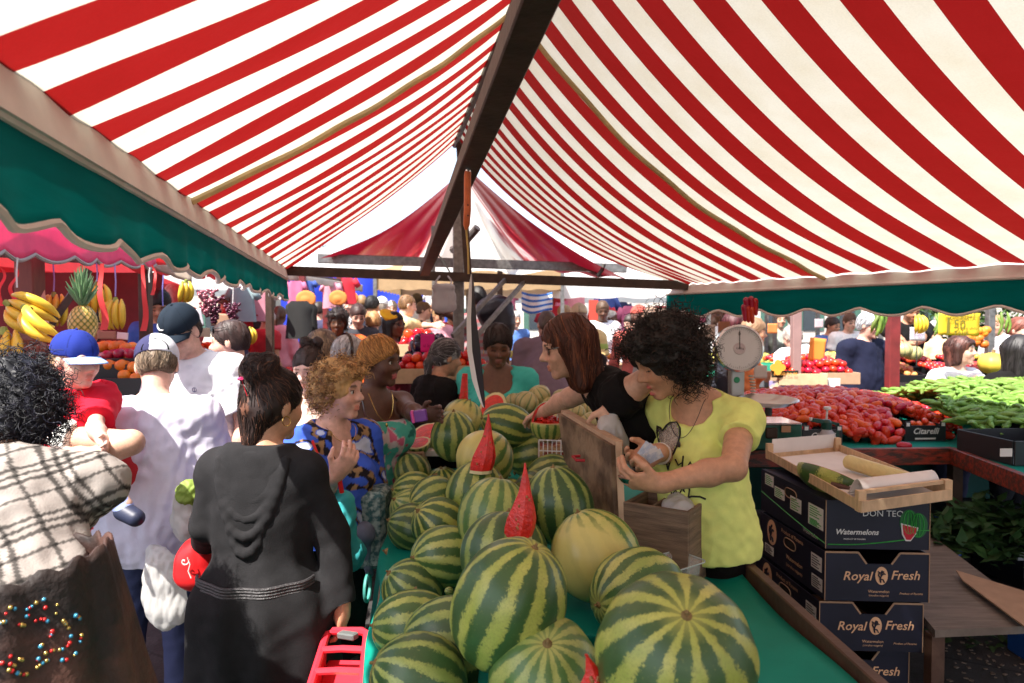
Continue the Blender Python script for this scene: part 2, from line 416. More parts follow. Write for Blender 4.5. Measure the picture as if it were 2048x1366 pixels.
M_IRON = mat('brown_iron', (.055, .032, .022), .55, metal=.3, var=.35, vscale=12, bump=.2, bscale=40)
M_GALV = mat('galvanised_steel', (.22, .21, .20), .45, metal=.75, var=.3, vscale=25, bump=.1, bscale=80)
M_DARKIRON = mat('dark_iron', (.05, .045, .04), .5, metal=.5, var=.3)

# eave and ridge lines of the melon stall's canopy
EL1 = P(572, 538, 5.5); EL0 = PZ(0, 130, EL1[2]); dL = (EL0-EL1)/(EL0[1]-EL1[1])
RR1 = P(917, 279, 5.6); RR0 = PZ(1036, 0, RR1[2]); dR = (RR0-RR1)/(RR0[1]-RR1[1])
ER1 = P(1372, 568, 5.75); ER0 = PZ(2048, 526, ER1[2]); dE = (ER0-ER1)/(ER0[1]-ER1[1])
def at_line(p, d, Y): return p + d*(Y-p[1])
Yn = -1.6
root = thing('striped_canopy', 'red and white striped canvas awning over the watermelon stall', 'awning', at_line(RR1, dR, 2.5))
def tab(pairs):
    xs = np.array([p[0] for p in pairs], float); ys = np.array([p[1] for p in pairs], float)
    def f(n):
        if n < xs[0]: return ys[0]+(n-xs[0])*(ys[1]-ys[0])/(xs[1]-xs[0])
        if n > xs[-1]: return ys[-1]+(n-xs[-1])*(ys[-1]-ys[-2])/(xs[-1]-xs[-2])
        return float(np.interp(n, xs, ys))
    return f
T_RIDGE = tab([(0, 1.62), (6, 3.07), (7, 3.35), (8, 3.61), (9, 3.85), (10, 4.08), (11, 4.36), (12, 4.58), (17, 5.56)])
T_LEFT = tab([(0, .88), (1, 1.094), (2, 1.309), (3, 1.53), (4, 1.767), (5, 1.985), (6, 2.23), (7, 2.46), (8, 2.70), (9, 3.03), (10, 3.31), (11, 3.6), (12, 3.9), (13, 4.2), (17, 5.45)])
T_RIGHT = tab([(0, 3.25), (2, 3.67), (3, 3.88), (4, 4.095), (5, 4.30), (6, 4.51), (7, 4.73), (8, 4.96), (9, 5.13), (10, 5.29), (11, 5.42), (12, 5.5), (17, 5.85)])
N0_, N1_ = -22, 17.25
def slope(e1, de, sag, TE, seed):
    def fn(n, v):      # n: stripe number, v: 0 at the ridge, 1 at the eave
        a = at_line(RR1, dR, T_RIDGE(n)); b = at_line(e1, de, TE(n)); p = a+(b-a)*v
        p[2] -= sag*math.sin(math.pi*v**.8) + .012*math.sin(math.pi*v)*math.sin(n*.83+seed)
        p[2] += .004*math.sin(n*2.1+v*5+seed) + .006*math.sin(n*5.1+v*11+seed)*v*v
        return p
    return fn
SL = slope(EL1, dL, .05, T_LEFT, 1); SR = slope(ER1, dE, .225, T_RIGHT, 4)
for fn, nm in ((SL, 'left'), (SR, 'right')):
    b = MB(); b.grid(lambda u, v: fn(N0_+(N1_-N0_)*u, v), 190, 36)
    b.uv = [(N0_+(N1_-N0_)*u+.25, v) for u, v in b.uv]
    b.build('canvas_slope', M_STR, root, smooth=True, uv=True)
M_TAN = mat('tan_webbing', (.62, .48, .28), .8, var=.15, trans=.55)
for fn in (SL, SR):
    b = MB(); b.tube([fn(6.6+.035*math.sin(i*.7), i/40)-V(0, 0, .012) for i in range(41)], .013, 6); b.build('seam_tape', M_TAN, root)
# valances
def valance(name, label, p1, d1, drop, depth, Ya, Yb, amp, lam, parent, matl, rim, flip=1):
    root_ = parent
    b = MB(); n = int((Yb-Ya)/.03)
    def pt(Y, k):
        q = at_line(p1, d1, Y).copy(); sc = .5-.5*math.cos(2*math.pi*Y/lam)
        bot = drop + depth*(1-.0) + amp*(sc**.7-.5)
        q[2] -= drop + (bot-drop)*k; q[0] += flip*(.012*math.sin(Y*11)*k + .008*math.sin(Y*27+1)*k); return q
    b.grid(lambda u, v: pt(Ya+(Yb-Ya)*u, v), n, 6, thick=.003); b.build('valance', matl, root_, smooth=True)
    b = MB(); b.tube([pt(Ya+(Yb-Ya)*i/n, 1.0) for i in range(n+1)], .009, 6); b.build('valance_piping', rim, root_)
    b = MB(); b.grid(lambda u, v: at_line(p1, d1, Ya+(Yb-Ya)*u) + V(flip*(.01-.02*v), 0, .012 - (drop+.014)*v), n//3, 3, thick=.01)
    b.tube([at_line(p1, d1, Ya+(Yb-Ya)*i/20)+V(0, 0, -drop) for i in range(21)], .013, 8); b.build('eave_trim', rim, root_)
valance('v', '', EL1, dL, .078, .160, -1.2, 5.55, .032, .33, root, M_TEAL, M_BEIGE, -1)
valance('v', '', ER1, dE, .075, .175, -1.0, 5.95, .05, .34, root, M_TEAL, M_BEIGE, 1)
# frame of the stall
fr = thing('canopy_frame', 'dark iron frame holding up the striped awning over the melons', 'frame', (P(918, 540, 5.6)[0], 5.6, 0))
b = MB(); b.bar(P(566, 541, 5.5)-V(.02, 0, 0), P(1376, 571, 5.75), .05, .075); b.build('cross_bar', M_IRON, fr)
b = MB(); b.bar(P(849, 545, 5.45), P(1073, -5, 1.35)+(P(1073, -5, 1.35)-P(849, 545, 5.45))*.35, .075, .06, up=(0, 0, 1), bev=.004); b.build('long_beam', M_IRON, fr)
b = MB(); b.tube([at_line(RR1, dR, Yn)-V(.03, 0, .05), RR1-V(.03, 0, .05)], .022, 8); b.build('ridge_pole', M_DARKIRON, fr)
b = MB(); b.bar(P(919, 276, 5.62), P(937, 560, 5.62), .06, .05); b.build('king_post', M_IRON, fr)
gp = MB(); q = P(917, 560, 5.75); q2 = P(917, 420, 5.75); gp.bar((q2[0], 5.75, q2[2]), (q[0], 5.75, 0), .09, .06, bev=.005); gp.build('post', M_GALV, fr)
for a_, c_ in (((1010, 560, 5.6), (905, 672, 4.9)), ((1050, 562, 5.65), (948, 678, 5.0))):
    b = MB(); b.bar(P(*a_), P(*c_), .022, .034); b.build('strut', M_GALV, fr)
b = MB(); b.bar(P(636, 517, 6.3), P(1252, 537, 6.75), .07, .085, bev=.004); b.build('far_bar', M_GALV, fr)
b = MB(); b.tube([P(905, 500, 6.1), P(925, 490, 6.0), P(955, 455, 5.9)], .035, 8); b.bar(P(866, 452, 6.3), P(868, 600, 6.3), .03, .03); b.build('joint_tube', M_GALV, fr)
b = MB(); b.tube([P(868, 500, 6.2), P(885, 520, 6.15), P(900, 545, 6.1)], .008, 5); b.tube([P(1195, 552, 6.3), P(1204, 540, 6.3), P(1208, 528, 6.3)], .02, 6); b.build('hook', M_DARKIRON, fr)
for s_ in (EL1, ER1):      # near end of the frame and its legs, behind the camera
    d_ = dL if s_ is EL1 else dE; q = at_line(s_, d_, -1.2); b = MB(); b.bar((q[0], q[1], q[2]-.05), (q[0], q[1], 0), .06, .06); b.build('post', M_IRON, fr)
b = MB(); b.tube([at_line(EL1, dL, -1.2)-V(.05, 0, .03), at_line(EL1, dL, 5.5)-V(.05, 0, .03)], .02, 8); b.tube([at_line(ER1, dE, -1.2)+V(.05, 0, -.03), at_line(ER1, dE, 5.7)+V(.05, 0, -.03)], .02, 8); b.build('eave_tube', M_DARKIRON, fr)

# second canopy, silky red and white, beyond the first
def silk_mat(name, seed):
    m = bpy.data.materials.new(name); m.use_nodes = True; b = NB(m); pr = b.n['Principled BSDF']
    uv = b.new('ShaderNodeUVMap').outputs[0]; mp = b.new('ShaderNodeMapping'); mp.inputs['Scale'].default_value = (1.3, 9, 1); mp.inputs['Location'].default_value = (seed, seed*2, 0); b.link(uv, mp.inputs[0])
    sx = b.new('ShaderNodeSeparateXYZ'); b.link(uv, sx.inputs[0])
    n = b.noise(mp.outputs[0], 1.6, 3, .5, .3); s = b.math('ADD', sx.outputs[1], b.math('MULTIPLY', b.math('SUBTRACT', n, .5), .75))
    c = b.ramp(s, [(.52, (.14, .003, .010)), (.66, (.33, .02, .03)), (.80, (.8, .76, .7))])
    b.link(c, pr.inputs['Base Color']); pr.inputs['Roughness'].default_value = .3
    tr = b.new('ShaderNodeBsdfTranslucent'); b.link(c, tr.inputs[0]); ms = b.new('ShaderNodeMixShader'); ms.inputs[0].default_value = .5
    b.link(pr.outputs[0], ms.inputs[1]); b.link(tr.outputs[0], ms.inputs[2]); b.link(ms.outputs[0], b.n['Material Output'].inputs[0]); return m
sc2 = thing('silky_canopy', 'glossy red and white gathered awning beyond the striped one', 'awning', (-.4, 7, 2.2))
def drape(A, B, Cc, D, seed):      # A top, B outer foot, then inner edge Cc top, D foot
    A, B, Cc, D = [V(*q) for q in (A, B, Cc, D)]
    def fn(u, v):
        o = A+(B-A)*u; i = Cc+(D-Cc)*u; p = o+(i-o)*v
        w_ = math.sin(math.pi*u); p[2] -= (.10*w_*(1-v*.4)) ; p += V(.0, .05, .02)*math.sin(v*26+3*math.sin(u*2.6+seed)+seed)*(.35+u)*.7; return p
    return fn
b = MB(); b.grid(drape(P(914, 352, 6.0), P(640, 516, 6.1), P(926, 352, 6.9), P(905, 530, 8.6), 1), 40, 60); b.build('silk_slope', silk_mat('silk_left', 1), sc2, uv=True, smooth=True)
b = MB(); b.grid(drape(P(945, 345, 6.0), P(1262, 560, 6.3), P(935, 372, 6.9), P(1010, 530, 9), 2), 40, 60); b.build('silk_slope', silk_mat('silk_right', 7), sc2, uv=True, smooth=True)

b = MB(); b.grid(lambda u, v: P(905+40*v, 356, 7.0)*(1-u)+P(800+300*v, 545, 8.8)*u+V(0, 0, .03*math.sin(v*14)*u), 16, 24); b.build('white_panel', mat('white_silk', (.8, .78, .74), .4, trans=.6, var=.05), sc2, smooth=True)
# the teal sheet and top of the melon table
M_CLOTH = mat('teal_oilcloth', (.0, .21, .155), .6, spec=.25, var=.18, vscale=3.5, bump=.25, bscale=9)
M_WOOD = mat('weathered_wood', (.19, .12, .075), .75, var=.45, vscale=6, stretch=(1, 1, 14), bump=.4, bscale=30)
M_DWOOD = mat('dark_board', (.085, .042, .026), .6, var=.4, vscale=5, bump=.3, bscale=30)
TZ = .70
def tl(Y): a, b = PZ(740, 1300, TZ), PZ(790, 930, TZ); return a+(b-a)*((Y-a[1])/(b[1]-a[1]))
def trr(Y): a, b = PZ(1690, 1366, TZ), PZ(1395, 1075, TZ); return a+(b-a)*((Y-a[1])/(b[1]-a[1]))
tt = thing('market_table', 'long market table covered in teal oilcloth under the watermelons', 'table', (0, 2.5, 0))
def clothfn(u, v):
    Y = .7+u*3.5; a, b = tl(Y), trr(Y); a[0] += .012*math.sin(Y*9)
    if v < .3:
        k = (.3-v)/.3; p = a.copy(); p[2] -= k*.5; p[0] += -.05*k + .02*math.sin(Y*14)*k; return p
    k = (v-.3)/.7; p = a+(b-a)*k; p[2] += .012*math.sin(Y*7+k*9)*math.sin(k*14)*(k > .02) + max(0, k-.93)*.25; return p
b = MB(); b.grid(clothfn, 110, 50, thick=.004); b.build('tablecloth_sheet', M_CLOTH, tt, smooth=True)
b = MB(); b.poly([tl(.72)-V(0, 0, .02), trr(.72)-V(0, 0, .02), trr(4.15)-V(0, 0, .02), tl(4.15)-V(0, 0, .02)], .03); b.build('tabletop', M_WOOD, tt)
b = MB(); b.bar(trr(.75)+V(.03, 0, .0), trr(4.1)+V(.03, 0, .0), .035, .12, bev=.004); b.build('edge_board', M_DWOOD, tt)
for Y in (.9, 3.9):
    for q in (tl(Y)+V(.1, 0, 0), trr(Y)-V(.06, 0, 0)): b = MB(); b.bar((q[0], Y, TZ-.05), (q[0], Y, 0), .06, .06); b.build('leg', M_WOOD, tt)
# ================================================================ WATERMELONS
def melon_mat(name, light, light2, dark, n=9, width=.42, patch=0., wig=.16):
    m = bpy.data.materials.new(name); m.use_nodes = True; b = NB(m); pr = b.n['Principled BSDF']
    tc = b.new('ShaderNodeTexCoord').outputs['Object']; oi = b.new('ShaderNodeObjectInfo')
    off = b.new('ShaderNodeVectorMath', operation='ADD'); b.link(tc, off.inputs[0]); cb = b.new('ShaderNodeCombineXYZ')
    b.link(b.math('MULTIPLY', oi.outputs['Random'], 37.), cb.inputs[0]); b.link(cb.outputs[0], off.inputs[1]); vec = off.outputs[0]
    s = b.new('ShaderNodeSeparateXYZ'); b.link(tc, s.inputs[0]); th = b.math('ARCTAN2', s.outputs[1], s.outputs[0])
    rr = b.math('SQRT', b.math('ADD', b.math('MULTIPLY', s.outputs[0], s.outputs[0]), b.math('MULTIPLY', s.outputs[1], s.outputs[1])))
    lat = b.math('DIVIDE', rr, b.math('SQRT', b.math('ADD', b.math('MULTIPLY', rr, rr), b.math('MULTIPLY', s.outputs[2], s.outputs[2]))))
    a = b.math('MULTIPLY_ADD', th, n/(2*math.pi), b.math('MULTIPLY', b.math('SUBTRACT', b.noise(vec, 5, 2), .5), .9))
    j = b.math('SUBTRACT', b.noise(vec, 85, 8, .78, .9), .5); j2 = b.math('SUBTRACT', b.noise(vec, 19, 4), .5)
    tri = b.math('ABSOLUTE', b.math('SUBTRACT', b.math('FRACT', a), .5))      # 0 at stripe centre
    e = b.math('ADD', tri, b.math('ADD', b.math('MULTIPLY', j, wig*4.6), b.math('MULTIPLY', j2, wig*2.2)))
    k = b.ramp(e, [(width*.5-.02, (1, 1, 1)), (width*.5+.035, (0, 0, 0))])
    k2 = b.ramp(b.math('ADD', e, b.math('MULTIPLY', b.noise(vec, 90, 3), .18)), [(width*.5+.10, (1, 1, 1)), (width*.5+.17, (0, 0, 0))])
    lt = b.mix(b.ramp(b.noise(vec, 16, 4), [(.35, (0, 0, 0)), (.65, (1, 1, 1))]), light, light2)
    mid = tuple((x*1.0+y*1.4)/2.4 for x, y in zip(light, dark))
    veins = b.ramp(b.noise(vec, 230, 4, .75), [(.50, (0, 0, 0)), (.58, (1, 1, 1))])
    c = b.mix(b.math('MULTIPLY', k2, .55), lt, mid); c = b.mix(b.math('MULTIPLY', veins, .42), c, mid)
    dk = b.mix(b.noise(vec, 25, 3), dark, tuple(x*1.9 for x in dark)); fl_ = b.ramp(b.noise(vec, 120, 6, .8), [(.60, (0, 0, 0)), (.68, (1, 1, 1))]); c = b.mix(k, c, b.mix(b.math('MULTIPLY', fl_, .45), dk, lt))
    if patch:
        pv = b.ramp(b.math('ADD', b.math('MULTIPLY', s.outputs[0], 6.), b.noise(vec, 9, 3)), [(.75, (0, 0, 0)), (1.0, (1, 1, 1))]); c = b.mix(b.math('MULTIPLY', pv, patch), c, (.56, .49, .15))
    pole = b.ramp(lat, [(.10, (1, 1, 1)), (.34, (0, 0, 0))]); c = b.mix(b.math('MULTIPLY', pole, .55), c, light)
    spk = b.ramp(b.noise(vec, 55, 2), [(.76, (0, 0, 0)), (.79, (1, 1, 1))]); c = b.mix(b.math('MULTIPLY', spk, .7), c, (.16, .10, .04))
    b.link(c, pr.inputs['Base Color']); pr.inputs['Roughness'].default_value = .36; pr.inputs['Specular IOR Level'].default_value = .5
    bn = b.new('ShaderNodeBump'); bn.inputs['Strength'].default_value = .12; bn.inputs['Distance'].default_value = .004; b.link(b.noise(vec, 40, 3), bn.inputs['Height']); b.link(bn.outputs[0], pr.inputs['Normal'])
    return m
LT, LT2, DK = (.47, .48, .13), (.26, .33, .07), (.032, .075, .018)
MM = {'std': melon_mat('rind_standard', LT, LT2, DK, 12, .48), 'pale': melon_mat('rind_pale', (.40, .42, .12), (.27, .34, .08), (.06, .12, .03), 13, .42),
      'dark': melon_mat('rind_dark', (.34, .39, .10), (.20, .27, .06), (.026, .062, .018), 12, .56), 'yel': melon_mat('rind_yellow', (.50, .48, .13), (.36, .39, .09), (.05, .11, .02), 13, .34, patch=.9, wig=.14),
      'wide': melon_mat('rind_wide', (.48, .48, .11), (.30, .36, .06), (.030, .07, .018), 11, .54, wig=.15)}
M_STEM = mat('dry_stem', (.20, .13, .05), .9, var=.4, vscale=60)
M_FLESH = mat('melon_flesh', (.62, .022, .012), .3, var=.25, vscale=45, bump=.35, bscale=120, sub=.15)
M_RINDW = mat('melon_pale_rind', (.62, .55, .28), .5)
M_SEED = mat('melon_seed', (.35, .12, .03), .4)
def melon_mesh(nm, seed, ratio):
    r_ = random.Random(seed); a1, a2, a3 = [r_.uniform(0, 6.28) for _ in range(3)]
    def fn(p, ph, t):
        k = 1 + .012*math.cos(10*t+a1)*math.sin(ph) + .018*math.sin(2*t+a2)*math.sin(ph)**2 + .012*math.sin(3*ph+a3)
        q = p*k; q[2] *= 1-.05*math.exp(-(math.sin(ph)/.16)**2); return q
    b = MB(); b.ell((0, 0, 0), (1, 1, ratio), nu=64, nv=40, fn=fn); return b
MPROTO = {}
MELONS = []
def melon(px, py, rpx, r, ax, kind='std', ratio=1.12, label='', Y=None, seed=None, spin=None):
    """ax: direction of the stem end in view terms (right, toward camera, up)"""
    Yd = Y or r*F/rpx; c = P(px, py, Yd); i = len(MELONS); seed = i if seed is None else seed
    t = thing('watermelon', label, 'watermelon', c, 'watermelons heaped on the market table')
    key = (kind, i % 5, ratio)
    b = melon_mesh('rind', i % 5, ratio)
    if key not in MPROTO: MPROTO[key] = b.build('rind', MM[kind], t, smooth=True, local=True); o = MPROTO[key]
    else: o = MPROTO[key].copy(); C.objects.link(o); o.parent = t; o.location = (0, 0, 0)
    o.scale = (r, r, r)
    # the material works on object coordinates: keep the mesh at real scale instead
    me = o.data.copy(); me.transform(Matrix.Scale(r, 4)); o.data = me; o.scale = (1, 1, 1)
    d = Vector((ax[0], -ax[1], ax[2])).normalized(); q = d.to_track_quat('Z', 'Y'); sp = Matrix.Rotation(spin if spin is not None else random.Random(seed*7+1).uniform(0, 6.28), 4, 'Z')
    o.rotation_euler = (q.to_matrix().to_4x4() @ sp).to_euler()
    s = MB(); z = r*ratio*.952; s.rev([(0, z+.004), (.006, z+.006), (.010, z+.001), (.013, z-.004)], (0, 0, 0), n=10)
    rg = random.Random(seed); s.tube([(0, 0, z), (.001, .002, z+.006), (rg.uniform(-.004, .004), rg.uniform(-.004, .004), z+.013)], [.0045, .004, .0035], 6)
    so_ = s.build('stem_scar', M_STEM, o, local=True); MELONS.append((t, c, r)); return t, c, r
ML = [  # px, py, rpx, r, axis, kind, ratio, label
 (1350, 1314, 162, .146, (-.02, .62, .8), 'wide', 1.05, 'biggest watermelon at the front right of the heap, stem end up towards the viewer'),
 (1088, 1352, 116, .128, (.03, .55, .85), 'pale', 1.05, 'pale green watermelon at the bottom edge between the two biggest ones'),
 (1018, 1208, 117, .135, (.40, .10, .92), 'wide', 1.16, 'large upright watermelon leaning right, left of the gap at the front of the heap'),
 (1190, 1110, 88, .130, (-.35, -.2, .85), 'yel', 1.05, 'watermelon with a plain yellow belly in front of the money box'),
 (1277, 1188, 92, .122, (-.82, .45, -.02), 'std', 1.12, 'watermelon lying with its brown stem end to the left just behind the biggest one'),
 (1117, 1012, 69, .122, (-.15, -.05, 1), 'dark', 1.18, 'dark broad-striped upright watermelon right of the tallest red wedge'),
 (1008, 1112, 88, .130, (.1, -.3, .9), 'dark', 1.02, 'dull dark watermelon with the wide red wedge cut out of its top'),
 (988, 1035, 74, .124, (.15, -.2, .95), 'pale', 1.08, 'pale watermelon between the first and the second standing red wedge'),
 (953, 988, 61, .122, (.1, -.2, .9), 'std', 1.1, 'watermelon carrying the tall slim red wedge in the middle of the heap'),
 (970, 918, 58, .122, (.5, -.4, .6), 'yel', 1.02, 'yellowish watermelon directly behind the tall slim red wedge'),
 (908, 872, 46, .112, (.0, .1, 1), 'std', 1.14, 'sharply striped egg-shaped watermelon at the back left of the heap'),
 (925, 838, 40, .112, (.3, -.2, .8), 'yel', 1.02, 'watermelon behind all the others with a small upright red wedge in it'),
 (1015, 850, 44, .112, (-.85, .1, .25), 'wide', 1.22, 'watermelon lying on its side below the carved melon basket'),
 (1070, 912, 45, .115, (.9, .25, .2), 'std', 1.25, 'long watermelon on its side in front of the wire basket'),
 (1103, 958, 50, .116, (.7, .3, .45), 'std', 1.1, 'watermelon tucked behind the dark upright one beside the wooden lid'),
 (1160, 985, 42, .112, (.3, -.3, .7), 'yel', 1.1, 'light yellow watermelon squeezed against the foot of the wooden lid'),
 (1203, 1036, 47, .115, (.6, .2, .6), 'pale', 1.1, 'watermelon wedged between the yellow-bellied one and the money box'),
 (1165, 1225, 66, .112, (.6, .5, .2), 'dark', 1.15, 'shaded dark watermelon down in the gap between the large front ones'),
 (852, 905, 36, .105, (.0, -.3, .6), 'std', 1.1, 'watermelon beside the cardboard box at the back left corner'),
 (872, 957, 46, .104, (-.7, .5, .1), 'std', 1.12, 'second row watermelon below the sharply striped egg-shaped one'),
 (868, 1003, 50, .104, (-.75, .5, .0), 'std', 1.1, 'second row watermelon left of the slim wedge melon'),
 (880, 1050, 55, .104, (-.6, .3, .5), 'wide', 1.1, 'second row watermelon, third from the back, pale flank up'),
 (890, 1112, 62, .104, (-.85, .45, .1), 'std', 1.12, 'second row watermelon, fourth from the back, stem scar at its left'),
 (898, 1182, 68, .104, (-.9, .35, .15), 'std', 1.1, 'second row watermelon, fifth from the back, beside the big leaning one'),
 (905, 1285, 92, .118, (-.9, .2, .2), 'dark', 1.12, 'wide dark banded watermelon at the front of the second row'),
 (930, 1398, 84, .110, (-.6, -.3, .6), 'dark', 1.1, 'watermelon just cut by the lower picture edge at the left'),
 (826, 948, 38, .094, (-.3, -.3, .8), 'std', 1.1, 'edge row watermelon, farthest of the row along the cloth'),
 (829, 985, 42, .094, (-.8, .3, .2), 'std', 1.08, 'edge row watermelon, second from the back'),
 (826, 1022, 45, .094, (-.6, .3, .5), 'pale', 1.1, 'edge row watermelon, third from the back, pale'),
 (825, 1054, 47, .094, (-.8, .2, .3), 'dark', 1.1, 'edge row watermelon, fourth from the back, dark'),
 (828, 1110, 54, .096, (-.9, .2, .2), 'std', 1.1, 'edge row watermelon, middle of the row'),
 (826, 1180, 59, .096, (-.7, .2, .6), 'dark', 1.1, 'edge row watermelon, third from the front, greyish sheen'),
 (828, 1252, 73, .102, (-.95, .2, .1), 'std', 1.15, 'edge row watermelon, second from the front, cream bands'),
 (838, 1362, 92, .106, (-.8, .1, .4), 'dark', 1.1, 'edge row watermelon at the lower picture edge, darkest of its row'),
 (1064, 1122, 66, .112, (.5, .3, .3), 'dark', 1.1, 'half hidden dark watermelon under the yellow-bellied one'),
 (912, 962, 46, .105, (-.7, .4, .3), 'std', 1.1, 'watermelon filling the gap left of the yellowish one'),
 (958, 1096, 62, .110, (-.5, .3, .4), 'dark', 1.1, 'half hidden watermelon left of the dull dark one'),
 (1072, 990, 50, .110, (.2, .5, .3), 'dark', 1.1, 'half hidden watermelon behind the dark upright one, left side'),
 (926, 1046, 54, .108, (-.4, .5, .2), 'std', 1.1, 'watermelon partly hidden under the slim wedge melon'),
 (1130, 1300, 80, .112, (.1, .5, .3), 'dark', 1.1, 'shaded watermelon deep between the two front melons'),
]
for i, (px, py, rp, r, ax, kd, ra, lb) in enumerate(ML): melon(px, py, rp, r, ax, kd, ra, lb, seed=i+3)
# bottom layer lying on the cloth wherever the heap leaves room
rg = random.Random(41)
for i in range(16):
    Yq = 1.32+.165*i
    for j in range(7):
        a_ = tl(Yq); X = a_[0]+.10+.178*j+(.09 if i % 2 else 0)+rg.uniform(-.01, .01); r_ = rg.uniform(.092, .102)
        lim = .30 if Yq < 1.9 else .36
        if X > lim - (.12 if Yq > 3 else 0): continue
        p = V(X, Yq, TZ+r_*.98)
        if any(np.linalg.norm(p-c) < (r_+r2)*.84 for _, c, r2 in MELONS): continue
        px_ = 1024+F*X/Yq; py_ = 640+(H-p[2])*F/Yq; d_ = P(px_, py_, Yq)
        melon(px_, py_, r_*F/Yq, r_, (rg.uniform(-1, 1), rg.uniform(-.6, .6), rg.uniform(0, .5)), rg.choice(('std', 'dark', 'std', 'wide')), 1.1, 'watermelon of the bottom layer on the cloth, mostly covered by the ones above', seed=60+i*7+j)
# low crates under the heap so that it has something to rest on
cr = thing('display_riser', 'low wooden riser hidden under the middle of the watermelon heap', 'riser', (0, 2.4, TZ))
b = MB(); a_ = (tl(2.4)+trr(2.4))/2
for i in range(5): b.box((a_[0]+.0+(i-2)*.02-.03*i, 1.55+i*.5, TZ+.035+.0), (.42, .44, .06), bev=.004)
b.build('slats', M_CLOTH, cr)
# red wedges standing in cut melons
def wedge(base, tip, w0, lbl, mid=None, wm=1., kind=0):
    """base,tip: photo pixels and depth; w0: width in pixels at the foot"""
    A, T = P(*base), P(*tip); wd = w0*base[2]/F; up = T-A
    t = thing('melon_wedge', lbl, 'melon wedge', A, 'red melon wedges set upright in cut watermelons')
    x = V(1, 0, 0); y = V(0, -1, 0); b = MB(); ks = [0, .12, .25, .4, .6, .8, .93, 1.0]; v = []; f = []; ring = 7
    for k in ks:
        prof = (1.0 + wm*.35*math.sin(math.pi*min(k/.55, 1)) if k < .55 else 1.0)
        ww = wd*.5*prof*(1-k)**.85 if kind == 0 else wd*.5*(1-.45*k)
        if k == 1 and kind == 0: ww = .003
        cc = A + up*k
        if kind == 0: cc = cc + x*wd*.10*math.sin(math.pi*k)
        for dx, dy in ((-1, .1), (-.55, .55), (.1, .9), (.75, .6), (1, .05), (.6, -.5), (-.5, -.5)): v.append(cc + x*ww*dx + y*ww*dy*.75)
    for i in range(len(ks)-1):
        for j in range(ring): f.append((i*ring+j, i*ring+(j+1) % ring, (i+1)*ring+(j+1) % ring, (i+1)*ring+j))
    f.append(tuple((len(ks)-1)*ring+j for j in range(ring))); b.add(v, f); b.build('flesh', M_FLESH, t, smooth='auto')
    b = MB(); b.add([p - up*.0 for p in v[:ring]] + [p*1.0 - nrm(up)*.012 + (p-A)*.03 for p in v[:ring]], [(j+ring, (j+1) % ring+ring, (j+1) % ring, j) for j in range(ring)]+[tuple(range(2*ring-1, ring-1, -1))]); b.build('pale_foot', M_RINDW, t, smooth=False)
    b = MB(); r_ = random.Random(int(base[0]))
    for _ in range(12):
        k = r_.uniform(.12, .62); s_ = r_.uniform(-.6, .6); ww = wd*.5*(1-k)**.85*1.15; p = A+up*k+x*(ww*s_+wd*.1*math.sin(math.pi*k))+y*(ww*.75*(.9-.35*abs(s_))-.0005); b.ell(p, (.0035, .0015, .005), nu=8, nv=5)
    b.build('seeds', M_SEED, t)
wedge((1036, 1072, 1.93), (1050, 926, 1.93), 56, 'wide red melon wedge with seeds, standing in the dull dark watermelon')
wedge((962, 940, 2.66), (977, 828, 2.66), 44, 'tall slim red melon wedge with a pale foot, in the middle of the heap')
wedge((927, 806, 3.86), (930, 747, 3.86), 19, 'short squared red melon wedge farthest back on the heap', kind=1)
wedge((1192, 1402, 1.22), (1172, 1308, 1.22), 74, 'red melon wedge cut by the lower picture edge beside the biggest watermelon')
# cut slits on the melons that carry wedges
# halves and carved basket
def half_melon(c, r, nrmd, lbl, ratio=1.2):
    t = thing('melon_half', lbl, 'melon half', c); x, y, d = frame(nrmd); M = np.stack([x, y, d], 1)
    b = MB(); b.ell((0, 0, 0), (r, r*ratio, r), nu=36, nv=20)
    v = np.array(b.v); v[:, 2] = np.minimum(v[:, 2], 0); q = (M@v.T).T+V(*c); mkobj('rind', q, b.f, MM['std'], t)
    b = MB(); b.rev([(0, .006), (r*.4, .005), (r*.80, .003)], (0, 0, 0), n=36); v = np.array(b.v); v[:, 1] *= ratio; mkobj('flesh', (M@v.T).T+V(*c), b.f, M_FLESH, t)
    b = MB(); b.rev([(r*.80, .003), (r*.88, .003), (r*.97, .001)], (0, 0, 0), n=36); v = np.array(b.v); v[:, 1] *= ratio; mkobj('white_rind', (M@v.T).T+V(*c), b.f, M_RINDW, t)
half_melon(P(985, 815, 4.0), .085, (-.25, -.6, .55), 'cut watermelon half facing the viewer below the teal top', 1.3)
half_melon(P(855, 864, 3.75), .085, (-.1, -.35, .9), 'cut watermelon half on the white table edge at the back left', 1.2)
half_melon(P(838, 886, 3.6), .06, (-.1, -.3, .95), 'small cut melon piece beside the cardboard box', 1.2)
bk = thing('melon_basket', 'watermelon carved into a basket with a handle and a plastic scoop', 'melon basket', P(1097, 880, 3.3))
c = P(1097, 848, 3.3); r = .088
for nm, mt, rad, th_ in (('rind', MM['yel'], r, .012), ('inner_rind', M_RINDW, r-.008, .006)):
    b = MB(); b.ell((0, 0, 0), rad, nu=40, nv=26); v = np.array(b.v); k = v[:, 2] > .008; v[k, 2] = .008; v[k, :2] *= ((rad-.001)/np.maximum(np.linalg.norm(v[k, :2], axis=1), .001)).clip(0, 50)[:, None]
    if nm == 'rind': mkobj(nm, v*V(1, 1, 1.02)+c, b.f, mt, bk)
b = MB(); b.rev([(0, .011), (r*.5, .02), (r*.84, .012)], c, n=30); b.build('flesh', M_FLESH, bk)
b = MB(); b.rev([(r*.84, .012), (r*.9, .011), (r*.985, .009)], c, n=30); b.build('cut_edge', M_RINDW, bk)
